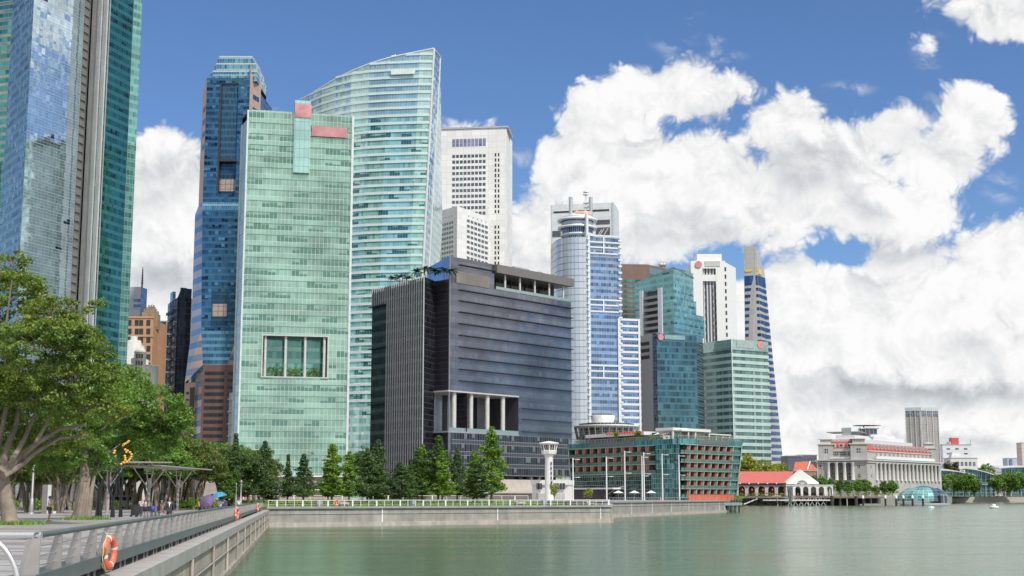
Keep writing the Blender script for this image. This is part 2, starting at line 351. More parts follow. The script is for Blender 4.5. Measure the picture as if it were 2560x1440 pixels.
# promenade and land (the whole country behind it reaches the horizon)
b = MB()
pr = [(-400, -25), (quay(-25), -25), (quay(193), 193), (K0.x, K0.y), (-70, 193), (-400, 193)]
b.face([(x, y, 0) for x, y in pr]); tag(b.build('promenade', PAV), kind='structure')
b = MB(); E = (K0.x, K0.y)
for poly in ([(-400, 193.004), E, (K1.x, K1.y), (K2.x, K2.y), (K3.x, K3.y), (K4.x, K4.y), (78, 520), (92, 655), (92, 700), (-400, 700)], [(-3000, 700), (92, 700), (140, 760), (300, 900), (300, 1250), (9000, 1250), (9000, 9000), (-3000, 9000)], [(-3000, -25), (-400, -25), (-400, 700), (-3000, 700)]):
    b.face([(x, y, -.02) for x, y in poly])
tag(b.build('ground', LAND), kind='structure')
def seawall(name, A, B, zt, label=None, plinth=True):
    f = F(A, B); r = thing(name, label, 'sea wall', (A[0], A[1], 0)); L = f.L
    q = MB(); f.box(q, 0, L, WATER - 1.5, zt - .32, -.8, 0); q.build('wall', STONE, r)
    q = MB(); f.box(q, 0, L + .2, zt - .32, zt, -1.0, .3); q.build('cap', CONC2, r)
    q = MB(); f.box(q, 0, L, WATER - 1, WATER + .62, 0, .28); q.build('plinth', PLINTH, r)
    n = max(2, int(L / 16))
    for i in range(n): q = MB(); s_ = L * (i + .9) / n; f.box(q, s_ - .1, s_ + .1, WATER + .62, zt - .32, 0, .05); q.build('joint_strip', WHITE, r)
    q = MB(); f.box(q, 0, L, zt - 1.12, zt - 1.04, 0, .09); q.build('pipe', CONC2, r)
    return f
# ------------------------------------------------------------ promenade quay wall and railing
qf = F((quay(-25), -25), (quay(193) - .0, 193))
r = thing('quay_wall', 'long pale concrete quay wall with pipe running along the promenade edge', 'sea wall', (quay(60), 60, 0))
q = MB(); qf.box(q, 0, qf.L, WATER - 1.5, -.42, -.6, 0); q.build('wall', pm('stained_quay_panels', (.50, .45, .37), .8, var=.25, scale=.3, bump=.12, streak=.35, grid_=(4.4, 9), gcol=(.56, .53, .48), gw=.05), r)
q = MB(); qf.box(q, 0, qf.L, -.42, 0.004, -1.2, .12); q.build('coping', pm('pale_coping', (.44, .42, .39), .75, var=.18, scale=.5, streak=.2), r)
q = MB(); qf.box(q, 0, qf.L, WATER - 1, WATER + .3, 0, .2); q.build('plinth', pm('tide_stained_plinth', (.42, .38, .32), .8, var=.3, scale=.6, streak=.4), r)
q = MB(); q.tube([qf.pt(0, -1.15, .1), qf.pt(qf.L, -1.15, .1)], .045, 6); q.build('pipe', CONC, r)
for i in range(13):
    s_ = 62 + i * 13; q = MB(); q.tube([qf.pt(s_, WATER, .1), qf.pt(s_, -.42, .1)], .07, 6); q.build('drain_pipe', PLINTH, r)
rf = F((railx(23.4), 23.4), (railx(185), 185)); RL = rf.L
r = thing('promenade_railing', 'long steel railing with tapered posts curving along the promenade edge', 'railing', (railx(23.4), 23.4, 0))
pb = MB(); H = 1.1
for z_ in (.0,):
    o_ = [(-.30, .40), (0, .40), (0, 1.06), (-.14, 1.06)]
def post_mesh(f, s_):
    q = MB(); a = s_ - .018; b_ = s_ + .018
    for (s1, rev) in ((a, False), (b_, True)):
        P = [f.pt(s1, z_, d_) for d_, z_ in o_]; q.face(P if not rev else P[::-1])
    for i in range(4):
        d0, z0 = o_[i]; d1, z1 = o_[(i + 1) % 4]; q.face([f.pt(a, z0, d0), f.pt(b_, z0, d0), f.pt(b_, z1, d1), f.pt(a, z1, d1)])
    return q
npst = 74
for i in range(npst): post_mesh(rf, i * RL / (npst - 1)).build('post', STEEL, r)
q = MB(); q.tube([rf.pt(0, 1.11, -.07), rf.pt(RL, 1.11, -.07)], .055, 8); q.build('handrail', STEELD, r)
for k, z_ in enumerate((.58, .75, .92)):
    q = MB(); q.tube([rf.pt(0, z_, -.10 + .03 * (k - 1)), rf.pt(RL, z_, -.10)], .012, 5); q.build('rod', STEEL, r)
q = MB(); rf.box(q, -.3, RL, .20, .47, .0, .05); q.build('fascia', STEELD, r)
q = MB(); rf.box(q, -.3, RL, .40, .44, -.5, .0); q.build('shelf', STEELD, r)
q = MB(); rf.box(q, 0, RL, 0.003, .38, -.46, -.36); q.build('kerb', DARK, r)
q = MB()
for i in range(100):
    s_ = .4 + i * .9
    if i % 3 != 2: rf.box(q, s_, s_ + .035, .0, .21, -.04, -.0)
q.build('bracket', STEEL, r, kind='stuff')
# short return railing with three rods and a bent bar, where the promenade steps down
A = rf.pt(0, 0, 0); f2 = F((A[0] - 9, A[1] - .3), (A[0], A[1]))
r = thing('landing_railing', 'bright steel railing with thick top tube and bent bar at the bottom left corner', 'railing', (A[0], A[1], 0))
q = MB(); q.tube([f2.pt(0, 1.1, -.05), f2.pt(9, 1.1, -.05)], .065, 10); q.build('handrail', pm('polished_steel', (.75, .73, .70), .25, .8, var=.05), r)
for z_ in (.42, .62, .85): q = MB(); q.tube([f2.pt(0, z_, -.05), f2.pt(9, z_, -.05)], .02, 6); q.build('rod', MATS['polished_steel'], r)
for s_ in (1.2, 3.4, 5.6, 8.85):
    q = MB(); P = [(s_ - .30, .0), (s_ + .1, .0), (s_ + .1, 1.05), (s_ - .08, 1.05)]
    q.face([f2.pt(a, z_, 0) for a, z_ in P]); q.face([f2.pt(a, z_, -.03) for a, z_ in P][::-1])
    for i in range(4): a, z1 = P[i]; b_, z2 = P[(i + 1) % 4]; q.face([f2.pt(a, z1, -.03), f2.pt(b_, z2, -.03), f2.pt(b_, z2, 0), f2.pt(a, z1, 0)])
    q.build('post', STEEL, r)
q = MB(); pts = []
for k in range(11):
    a = k / 10 * R(90); pts.append(at(-60 + 104 * math.sin(a), 1338 + 125 * (1 - math.cos(a)), 21.5))
q.tube(pts, .045, 8); q.build('bent_bar', MATS['polished_steel'], r)
q = MB(); f2.box(q, 0, 9.3, -.6, .003, -.5, .6); q.build('kerb', CONC2, r)

# ------------------------------------------------------------ far walls, lawn and their railings
W1 = seawall('sea_wall', K0, K1, .45, 'long grey stone sea wall below the lawn, across the basin')
W2 = seawall('sea_wall', K1 + Vector((.3, 0)), K2, .46, 'short end of the grey sea wall turning away from the lawn')
W3 = seawall('sea_wall', K2, K3, .92, 'grey sea wall in front of the glass hotel, stepping back to the right')
W4 = seawall('sea_wall', K3 + Vector((.0, .1)), K4, .90, 'short return of the hotel sea wall beside the jetty')
n1 = W1.n
def off(P, f, d): return Vector(f.pt((P - f.A).dot(f.t), 0, -d)[:2])
GRASS = pm('lawn_grass', (.13, .22, .035), .9, var=.3, scale=.8)
b = MB(); fa = W1; b.face([fa.pt(0, .44, -1), fa.pt(fa.L, .44, -1), fa.pt(fa.L, 1.25, -34), fa.pt(0, 1.25, -34)]); b.face([fa.pt(0, 1.25, -34), fa.pt(fa.L, 1.25, -34), fa.pt(fa.L, 0, -34.1), fa.pt(0, 0, -34.1)])
lawn = tag(b.build('lawn', GRASS), kind='structure')
b = MB(); b.face([(K1.x, K1.y, .45), (K2.x, K2.y, .45), (K2.x - 70, K2.y + 5, .45), (K1.x - 20, K1.y + 20, .45)])
b.face([(K2.x, K2.y, .9), (K3.x, K3.y, .9), (K4.x, K4.y, .9), (62, 430, .9), (-20, 470, .9), (-20, 300, .9)]); tag(b.build('hotel_forecourt', pm('forecourt_paving', (.3, .29, .27), .7, var=.15, scale=.3)), kind='structure')
# grass tufts at the lawn edge
rng = np.random.default_rng(3)
def tufts(name, pts, h, mat, seed=1):
    n = len(pts); rg = np.random.default_rng(seed); a = rg.uniform(0, 6.28, n); hh = h * rg.uniform(.5, 1.2, n); w_ = hh * .22
    base = np.array(pts); dx_ = np.c_[np.cos(a), np.sin(a), np.zeros(n)]; le = np.c_[rg.normal(0, .3, n), rg.normal(0, .3, n), np.ones(n)] * hh[:, None]
    V = np.stack([base - dx_ * w_[:, None], base + dx_ * w_[:, None], base + le], 1).reshape(-1, 3)
    me = bpy.data.meshes.new(name); me.from_pydata(V.tolist(), [], [(3 * i, 3 * i + 1, 3 * i + 2) for i in range(n)]); me.materials.append(mat)
    o = bpy.data.objects.new(name, me); C.objects.link(o); return o
pts = [fa.pt(random.uniform(2, fa.L), .44 + .8 * (dd - 1) / 33, -dd) for dd in [1 + 33 * random.random() ** 1.6 for _ in range(9000)]]
tag(tufts('lawn_blades', pts, .3, pm('grass_blade', (.16, .27, .04), .8, var=.3, scale=1)), 'short bright grass of the lawn behind the sea wall', 'grass', kind='stuff')
def rail(f, s0, s1, z0, h, step, label, d=-.4, mat=WHITE, nr=1, pw=.035, cat='railing', name='waterfront_railing'):
    r = thing(name, label, cat, f.pt(s0, z0, d)); n = max(2, int((s1 - s0) / step) + 1)
    for i in range(n):
        s_ = s0 + (s1 - s0) * i / (n - 1); q = MB(); k = 3.2 if i % 3 == 1 and pw > .03 else 1; f.box(q, s_ - pw * k, s_ + pw * k, z0, z0 + h * .98, d - pw, d + pw); q.build('post', mat, r)
    for k in range(nr + 1):
        q = MB(); z_ = z0 + h * (1 - k / (nr + 1.0)); t_ = .05 if k == 0 else .012; q.tube([f.pt(s0, z_, d), f.pt(s1, z_, d)], t_, 6); q.build('handrail' if k == 0 else 'rod', mat, r)
    return r
rail(W1, .5, W1.L, .45, .85, 1.35, 'white waterfront railing along the lawn on the long sea wall', nr=2)
rail(W2, .5, W2.L, .46, .85, 2.5, 'white railing on the short end of the sea wall', nr=1)
rail(W3, .5, W3.L, .92, .75, 2.4, 'thin grey railing along the sea wall by the glass hotel', nr=2, mat=STEEL, pw=.03)
# inner path railing and hedge strip
rail(W1, 9, W1.L + 8, 1.25, .75, 3.0, 'low pale rail behind the lawn between the slender trees', d=-34, nr=1)
# benches, bins, lifebuoys on the lawn wall
def slab_bench(s_, w_, lab):
    r = thing('stone_bench', lab, 'bench', W1.pt(s_, .45, -1.6)); q = MB(); W1.box(q, s_ - w_ * .4, s_ + w_ * .4, .45, .75, -2.1, -1.3); q.build('base', CONC2, r)
    q = MB(); W1.box(q, s_ - w_ / 2, s_ + w_ / 2, .75, .98, -2.3, -1.1); q.build('seat', PLINTH, r)
    q = MB(); W1.box(q, s_ - w_ / 2, s_ + w_ / 2, .98, 1.2, -2.3, -2.15); q.build('backrest', pm('weathered_wood', (.25, .21, .18), .7), r)
def spx(f, x, y=1255): return f.px(x, y)[0]
slab_bench(spx(W1, 871), 1.5, 'pale stone bench on the lawn wall right of the orange lifebuoy')
slab_bench(spx(W1, 1315), 1.7, 'pale stone bench on the lawn wall below the tallest green conifer')
def bin_(s_, lab, w_=.45):
    r = thing('litter_bin', lab, 'bin', W1.pt(s_, .45, -1.2)); q = MB(); W1.box(q, s_ - w_, s_ + w_, .45, 1.3, -1.7, -1.0); q.build('body', CONC2, r); q = MB(); W1.box(q, s_ - w_ - .03, s_ + w_ + .03, 1.3, 1.38, -1.75, -.95); q.build('lid', DARK, r)
bin_(spx(W1, 808), 'grey litter bin on the sea wall left of the round lifebuoy'); bin_(spx(W1, 1044), 'dark litter bin on the sea wall near the middle of the lawn', .3); bin_(spx(W1, 1372), 'grey litter bin on the sea wall below the white lookout tower', .4)
ORANGE = pm('lifebuoy_orange', (.85, .17, .09), .45, var=.08, scale=3); ROPE = pm('pale_rope', (.65, .55, .4), .8)
def buoy(P, n, R_, r_, label, tilt=0, hook=True):
    t_ = thing('lifebuoy', label, 'lifebuoy', P, 'orange lifebuoys along the waterfront'); P = Vector(P); n = Vector(n).normalized(); u_ = Vector((0, 0, 1)).cross(n).normalized(); k_ = n.cross(u_)
    q = MB(); N, M = 28, 10
    ring = [[P + (u_ * math.cos(a) + k_ * math.sin(a)) * (R_ + r_ * math.cos(b_)) + n * (r_ * .8 * math.sin(b_)) for b_ in [6.2832 * j / M for j in range(M)]] for a in [6.2832 * i / N for i in range(N)]]
    for i in range(N):
        for j in range(M): q.face([ring[i][j], ring[(i + 1) % N][j], ring[(i + 1) % N][(j + 1) % M], ring[i][(j + 1) % M]][::-1], None, 0, True)
    q.build('ring', ORANGE, t_)
    q = MB()
    for a0 in (.2, 1.8, 3.3, 4.9):
        for i in range(4):
            a = a0 + i * .05; a2 = a + .05
            for j in range(M):
                f_ = lambda a_, j_: P + (u_ * math.cos(a_) + k_ * math.sin(a_)) * (R_ + (r_ * 1.05) * math.cos(6.2832 * j_ / M)) + n * (r_ * .86 * math.sin(6.2832 * j_ / M))
                q.face([f_(a, j), f_(a2, j), f_(a2, j + 1), f_(a, j + 1)][::-1])
    q.build('band', WHITE, t_)
    q = MB(); pts = [P + (u_ * math.cos(a) + k_ * math.sin(a)) * (R_ + r_ * (1.15 + .5 * math.sin(a * 4) ** 2)) for a in [6.2832 * i / 40 for i in range(41)]]; q.tube(pts, .012, 5); q.build('rope', ROPE, t_)
    if hook:
        q = MB(); q.tube([P + k_ * R_ - n * .02, P + k_ * (R_ + .15) - n * .12, P + k_ * (R_ + .1) - n * .3], .015, 5); q.build('hook', STEEL, t_)
# near one hangs outside the rail
for (s_, lab) in ((1.15, 'nearest orange lifebuoy with loose rope hanging outside the promenade railing'),):
    P = rf.pt(spx(rf, 254, 1380), .53, .17); buoy(P, (rf.n.x, rf.n.y - .22, 0), .30, .085, lab)
for x, lab in ((586, 'second orange lifebuoy hanging midway along the promenade railing'), (641, 'farthest orange lifebuoy on the promenade railing near its end')):
    P = rf.pt(spx(rf, x - 1, 1275), .62, .2); buoy(P, (rf.n.x, rf.n.y - .2, 0), .36, .1, lab)
P = W1.pt(spx(W1, 843), .98, -.25); buoy(P, (W1.n.x, W1.n.y, 0), .36, .09, 'round orange lifebuoy on the white railing in front of the lawn')
P = W3.pt(spx(W3, 1650), 1.15, .2); buoy(P, (W3.n.x, W3.n.y, 0), .4, .12, 'orange lifebuoy on the sea wall railing before the glass hotel')
# loose rope under the near lifebuoy
q = MB(); P = Vector(rf.pt(spx(rf, 248, 1380), .5, .1)); q.tube([P + Vector((math.sin(i * .9) * .05, math.cos(i * 1.3) * .05, .15 - i * .06)) for i in range(14)], .02, 5); tag(q.build('mooring_rope', pm('mossy_rope', (.2, .17, .05), .9)), 'mossy yellow rope tied to the railing beside the nearest lifebuoy', 'rope')
# white lounge chair at the wall end
P = W1.pt(spx(W1, 1487), .45, -1.0); r = thing('deck_chair', 'white plastic deck chair at the end of the sea wall', 'chair', P)
q = MB(); W1.box(q, spx(W1, 1480), spx(W1, 1496), .75, .82, -1.4, -.9); q.build('seat', WHITE, r)
q = MB(); a = spx(W1, 1478); q.tube([W1.pt(a + .3, .8, -1.1), W1.pt(a - .05, 1.35, -1.1)], .06, 6); q.tube([W1.pt(a + .3, .8, -1.35), W1.pt(a - .05, 1.35, -1.35)], .06, 6); W1.box(q, a - .0, a + .2, .95, 1.3, -1.35, -1.1); q.build('backrest', WHITE, r)
for k in (0, 1):
    for dd in (-.95, -1.35): q = MB(); a = spx(W1, 1481 + 15 * k); q.tube([W1.pt(a, .76, dd), W1.pt(a + .1 * (k * 2 - 1), .45, dd)], .04, 6); q.build('leg', WHITE, r)
r = thing('planter_box', 'long dark planter box on the sea wall beside the white chair', 'planter', W1.pt(spx(W1, 1440), .45, -1.5)); q = MB(); W1.box(q, spx(W1, 1430), spx(W1, 1474), .45, 1.02, -2.2, -1.5); q.build('box', pm('dark_planter', (.09, .085, .08), .6), r); q = MB(); W1.box(q, spx(W1, 1429), spx(W1, 1475), 1.02, 1.08, -2.25, -1.45); q.build('rim', DARK, r)
# ============================================================ BUILDINGS
def back(A, B, depth):                       # far corners of a block whose visible front runs A -> B
    f = F(A, B); return Vector(f.pt(f.L, 0, -depth)[:2]), Vector(f.pt(0, 0, -depth)[:2])
def poly_faces(mb, pts, z0, z1, m=0):
    for a, b_ in zip(pts, pts[1:]): F(a, b_).quad(mb, 0, (Vector(b_) - Vector(a)).length, z0, z1, 0, m)
MULL = (.45, .5, .5)
# ---- A: residential glass tower at the left edge
HA = 245
a0 = at(33, 0, 474); a1 = at(85, 0, 450); a2 = at(213, 0, 474); a2b = at(236, 0, 480); a3 = at(272, 0, 474); a4 = at(335, 0, 489); a5 = at(356, 0, 492)
r = thing('glass_skyscraper', 'towering blue and green glass skyscraper with pale concrete fins at the left edge', 'skyscraper', (a1.x, a1.y, 0), 'office and apartment towers of the skyline')
SKG = 'office and apartment towers of the skyline'
GA1 = glass('dark_teal_panes', (.10, .20, .22), (.20, .32, .33), 1.6, 3.2, .07, .16, .34, (.18, .25, .26), metal=.3, var=.5, blind=.25, bcol=(.30, .45, .45), dark=.15, tilt=.02)
GA2 = glass('silver_blue_panes', (.62, .76, .84), (.60, .70, .76), 1.7, 3.2, .06, .12, .3, (.30, .38, .42), metal=.88, var=.16, blind=.12, bcol=(.6, .75, .75), dark=.015, dcol=(.02, .06, .14), tilt=.009, wav=.035, sub=3, cell=1)
GA3 = glass('deep_green_panes', (.04, .20, .18), (.10, .30, .27), 1.5, 3.2, .09, .14, .38, (.04, .13, .12), metal=.75, var=.4, dark=.1, tilt=.02, wav=.05)
GA4 = glass('edge_green_panes', (.14, .38, .36), (.24, .45, .42), 1.5, 3.2, .10, .14, .38, (.25, .38, .36), metal=.6, var=.4, tilt=.02)
for P, Q, mt in ((a0, a1, GA1), (a1, a2, GA2), (a3, a4, GA3), (a4, a5, GA4)):
    q = MB(); f = F(P, Q); f.quad(q, 0, f.L, 0, HA); q.build('glass_facade', mt, r)
CA = pm('pale_ribbed_concrete', (.50, .51, .49), .7, var=.08, scale=.2, streak=.15, grid_=(1.3, 3.2), gcol=(.34, .35, .34), gw=.07)
f = F(a2, a2b); q = MB(); f.quad(q, 0, f.L, 0, HA, -1.2); q.build('recess', pm('recess_brown', (.13, .15, .16), .6), r)
rc = [(f.L * .3, f.L * .8, 3.2 * k + .5, 3.2 * k + 2.5) for k in range(6, 76)]
repeats(f, rc, pm('louvre_brown', (.27, .26, .235), .6, grid_=(50, .25), gw=.09), r, 'louvre_window', -1.2, -.9)
f = F(a2b, a3); q = MB(); f.box(q, -.2, f.L * .36, 0, HA + 4, -3, .5); q.build('concrete_fin', CA, r)
q = MB(); f.box(q, f.L * .44, f.L * .68, 0, HA + 6, -3, .9); q.build('concrete_fin', CA, r)
q = MB(); f.box(q, f.L * .76, f.L, 0, HA + 3, -.1, .5); q.build('concrete_fin', CA, r)
f.box(q := MB(), -.2, f.L, 0, HA, -1.0, -.6); q.build('slot', pm('slot_grey', (.3, .33, .33), .6), r)
bk = [a5, a5 + Vector((-20, 40, 0)), a0 + Vector((-10, 50, 0)), a0]; q = MB(); poly_faces(q, [x.to_2d() for x in bk], 0, HA)
q.face([(p_.x, p_.y, HA) for p_ in (a0, a1, a2, a3, a4, a5, bk[1], bk[2])]); q.build('rear_facade', GA3, r)
# second tower peeping behind its left shoulder
b0 = at(-120, 0, 530); b1 = at(36, 0, 520); r = thing('glass_skyscraper', 'green banded glass tower with a silver edge, cut off by the left border', 'skyscraper', (b1.x, b1.y, 0), SKG)
q = MB(); f = F(b0, b1); f.quad(q, 0, f.L, 0, 230); c_, d_ = back(b0, b1, 30); poly_faces(q, [b1.to_2d(), c_, d_, b0.to_2d()], 0, 230); q.face([(*x, 230) for x in (b0.to_2d(), b1.to_2d(), c_, d_)])
q.build('glass_facade', glass('sea_green_panes', (.10, .42, .40), (.42, .5, .42), 2.6, 3.4, .12, .5, .42, (.3, .42, .4), metal=.5, var=.3), r)
q = MB(); q.tube([f.pt(f.L - 3, 0, .6), f.pt(f.L - 3, 132, .6)], [1.2, .9], 10); q.build('silver_fin', STEEL, r)

# ---- B: tall blue glass and pink granite octagonal tower
D = 800
def tb(x, y, d): return at(x, y, d)
HB = at(570, 195, D).z
r = thing('granite_glass_tower', 'tallest pink granite and dark blue glass tower with a stepped glass crown', 'skyscraper', (at(560, 900, D).x, D + 25, 0), SKG)
PINK = pm('pink_granite', (.46, .33, .28), .55, var=.08, scale=.15, grid_=(3.6, 3.9), gcol=(.36, .25, .21), gw=.18)
BRN = pm('brown_granite', (.16, .085, .065), .55, var=.1, scale=.15, grid_=(3.6, 3.9), gcol=(.11, .06, .05), gw=.15)
GB = glass('deep_blue_panes', (.05, .145, .23), (.085, .20, .28), 1.9, 3.9, .12, .22, .34, (.025, .08, .13), metal=.62, var=.5, blind=.10, bcol=(.12, .30, .42), dark=.25, dcol=(.01, .02, .05), tilt=.015, wav=.03, sub=2)
GBD = glass('slot_blue_panes', (.03, .08, .12), (.04, .12, .17), 1.2, 3.9, .12, .25, .3, (.02, .05, .07), metal=.6, var=.4)
GBC = glass('crown_blue_panes', (.14, .33, .42), (.20, .40, .47), 1.6, 3.9, .10, .3, .2, (.35, .5, .55), metal=.6, var=.3, tilt=.02)
zt, zm, zb, z9 = HB, at(500, 505, D).z, at(500, 826, D).z, at(500, 912, D).z
def X(x, y, d=D): return at(x, y, d).to_2d()
# upper shaft
uL, uF0, uF1, uR, uS = X(507, 215, D + 12), X(517, 210), X(625, 210), X(653, 210, D + 14), X(681, 230, D + 45)
q = MB(); poly_faces(q, [uL, uF0], zm, zt - 8); poly_faces(q, [uF1, uR], zm, zt + 2)
q.face([(*uF1, zt + 2), (*uR, zt + 2), (*X(640, 195, D + 16), zt + 12), (*uF1, zt + 8)]); q.face([(*uL, zt - 8), (*uF0, zt - 8), (*uF0, zt + 4)])
q.build('granite_chamfer', PINK, r)
fB = F(uF0, uF1); c0, c1 = fB.px(550, 300)[0], fB.px(594, 300)[0]; hz0 = fB.px(560, 490)[1]; hz1 = fB.px(560, 402)[1]
q = MB(); fB.holes(q, 0, fB.L, zm, zt, [(c0, c1, fB.px(560, 485)[1], zt - 3), ]); q.build('glass_facade', GB, r)
q = MB(); fB.quad(q, c0, c1, hz1, zt - 3, -1.5); q.build('slot_glass', glass('slot_upper_panes', (.03, .09, .15), (.06, .16, .22), .9, 3.9, .2, .2, .3, (.05, .11, .16), metal=.5, var=.4), r)
q = MB(); fB.quad(q, c0, c1, fB.px(560, 485)[1], hz1, -3); q.build('slot_glass', GBD, r)
q = MB(); fB.box(q, c0 + .5, c1 - .5, fB.px(560, 476)[1], fB.px(560, 445)[1], -3, -2.4); q.build('louvre_panel', pm('beige_louvre', (.38, .30, .26), .6, grid_=(3.2, 3), gcol=(.08, .08, .1), gw=.3), r)
q = MB(); fB.box(q, c0 - .4, c1 + .4, hz1 - .4, hz1 + 1, -2, .4); fB.box(q, c0 - .5, c0 + .4, fB.px(560, 485)[1], zt - 3, -2, .3); q.build('slot_frame', DARK, r)
fR = F(uR, uS); q = MB(); fR.quad(q, 0, fR.L, zm, zt - 6); q.build('side_glass', glass('side_blue_panes', (.10, .15, .26), (.14, .2, .32), 2.2, 3.9, .15, .2, .3, (.1, .14, .22), metal=.7, var=.4, dark=.2), r)
fch = F(uF1, uR); repeats(fch, [(fch.L * .3, fch.L * .85, zt - 12 - 8.0 * k, zt - 9 - 8.0 * k) for k in range(5)], glass('chamfer_window_glass', (.04, .08, .16), None, 3, 40, .1, .1, 0, metal=.5), r, 'window')
fcl = F(uL, uF0); repeats(fcl, [(fcl.L * .35, fcl.L * .9, zt - 20 - 8.0 * k, zt - 17 - 8.0 * k) for k in range(4)], MATS.get('x') or GBD, r, 'window')
# crown tiers
def tier(name, pxs, z0, z1, mt, rim=True):
    P = [X(x, 170, d) for x, d in pxs]; q = MB(); poly_faces(q, P + [P[0]], z0, z1); q.face([(*p_, z1) for p_ in P]); o_ = q.build(name, mt, r)
    if rim:
        q = MB(); q.prism([p_ * 1.0 for p_ in P], z1 + .05, z1 + .9); q.build('crown_rim', pm('rim_grey', (.5, .52, .52), .5), o_)
y2z = lambda y: at(590, y, D + 3).z
tier('crown_tier', [(526, D + 8), (533, D + 3), (643, D + 3), (668, D + 36), (665, D + 60), (540, D + 60)], zt - 1, y2z(180), GBC)
tier('crown_tier', [(536, D + 8), (541, D + 4), (640, D + 4), (661, D + 34), (655, D + 58), (545, D + 58)], y2z(180), y2z(160), GBC)
tier('crown_tier', [(543, D + 8), (548, D + 5), (630, D + 5), (651, D + 30), (645, D + 50), (550, D + 50)], y2z(160), y2z(141), GBC)
# middle flare and lower shaft
mL, mF0, mF1, mR = X(488, 525, D + 14), X(506, 525), X(607, 525), X(611, 520, D + 5)
lL, lF0, lF1, lR = X(478, 826, D + 16), X(503, 826), X(597, 826), X(625, 826, D + 18)
zm2 = at(500, 525, D).z
q = MB(); q.face([(*uF0, zm), (*mF0, zm2), (*mF1, zm2), (*uF1, zm)][::-1] if False else [(*mF0, zm2), (*mF1, zm2), (*uF1, zm), (*uF0, zm)], [(0, zm2), (30, zm2), (30, zm), (0, zm)]); q.build('glass_setback', GBC, r)
f = F(mF0, mF1); q = MB()
q.face([(*lF0, zb), (*lF1, zb), (*mF1, zm2), (*mF0, zm2)], [(0, zb), (22, zb), (24, zm2), (0, zm2)]); q.build('glass_facade', GB, r)
GRN2 = glass('granite_ribbon_facade', (.10, .19, .36), (.46, .33, .28), 40, 7.8, .1, .1, .52, (.4, .29, .24), metal=.45, var=.25, rough=.12)
q = MB(); q.face([(*mL, zm2), (*mF0, zm2), (*uF0, zm), (*uL, zm)], [(0, zm2), (6, zm2), (6, zm), (0, zm)]); q.face([(*lL, zb), (*lF0, zb), (*mF0, zm2), (*mL, zm2)], [(0, zb), (6, zb), (6, zm2), (0, zm2)])
q.face([(*lF1, zb), (*lR, zb), (*mR, zm2), (*mF1, zm2)], [(0, zb), (6, zb), (4, zm2), (0, zm2)]); q.build('ribbon_chamfer', GRN2, r)
zc = at(560, 760, D).z; zc0 = at(560, 792, D).z; zc1 = at(560, 730, D).z; ff = F(lF0, lF1)
q = MB(); s0, s1 = ff.px(529, 760)[0], ff.px(570, 760)[0]; ff.box(q, s0, s1, zc0 - 6, zc1, -.5, .25); q.build('slot_glass', GBD, r)
q = MB(); ff.box(q, s0 + .6, s1 - .4, zc0, zc, .2, .5); q.build('louvre_panel', MATS['beige_louvre'], r)
# tapering glass apron over the base, base blocks
eL, eL2, eF0, eF1, eR = X(462, 950, D + 22), X(489, 950, D + 16), X(507, 912), X(568, 912), X(600, 912, D + 8)
q = MB(); q.face([(*eF0, z9), (*eF1, z9), (*lF1, zb), (*lF0, zb)], [(2, z9), (18, z9), (22, zb), (0, zb)]); q.build('glass_apron', glass('apron_blue_panes', (.06, .17, .25), (.16, .32, .40), 1.6, 3.9, .1, .15, .45, (.1, .2, .27), metal=.5, var=.4), r)
q = MB(); q.face([(*eL, z9 - 9), (*eF0, z9), (*lF0, zb), (*lL, zb)], [(0, z9 - 9), (12, z9), (7, zb), (0, zb)]); q.face([(*eF1, z9), (*eR, z9), (*lR, zb), (*lF1, zb)], [(0, z9), (9, z9), (6, zb), (0, zb)]); q.build('ribbon_chamfer', GRN2, r)
q = MB(); fb = F(eF0, eF1); fb.quad(q, 0, fb.L, 0, z9); fr = F(eF1, eR); fr.quad(q, 0, fr.L, 0, z9); q.build('granite_base', BRN, r)
q = MB(); fl = F(eL, eL2); fl.quad(q, 0, fl.L, 0, z9 - 9); q.build('granite_base', PINK, r); fm = F(eL2, eF0); q = MB(); fm.quad(q, 0, fm.L, 0, z9 - 4); q.build('ribbon_chamfer', GRN2, r)
WB = glass('dark_ribbon_window', (.03, .035, .045), None, 2.4, 60, .12, .1, 0, (.06, .05, .05), metal=.3, var=.4)
repeats(fb, [(fb.L * .1, fb.L * .9, z9 - 4 - 4.1 * k - 2.0, z9 - 4 - 4.1 * k) for k in range(18)], WB, r); repeats(fr, [(fr.L * .08, fr.L * .9, z9 - 4 - 4.1 * k - 2.0, z9 - 4 - 4.1 * k) for k in range(18)], glass('blue_ribbon_window', (.06, .12, .2), None, 2.4, 60, .12, .1, 0, (.1, .1, .12), metal=.5, var=.4), r)
q = MB(); fl.box(q, fl.L * .55, fl.L * .95, 0, z9 - 12, -.2, .3); q.build('dark_slot', DARK, r)
repeats(fl, [(fl.L * .15, fl.L * .45, z9 - 16 - 4.1 * k, z9 - 14.5 - 4.1 * k) for k in range(12)], WB, r)
q = MB(); q.prism([eL + Vector((2, 8)), lL + Vector((3, 12)), X(590, 700, D + 8), X(640, 700, D + 50), X(500, 700, D + 60)], 0, zm - 2); q.prism([uL + Vector((2, 3)), uF1 + Vector((-2, 6)), uR + Vector((-1, 4)), uS, X(560, 300, D + 62)], zm - 4, zt - 7); q.build('core', GBD, r)

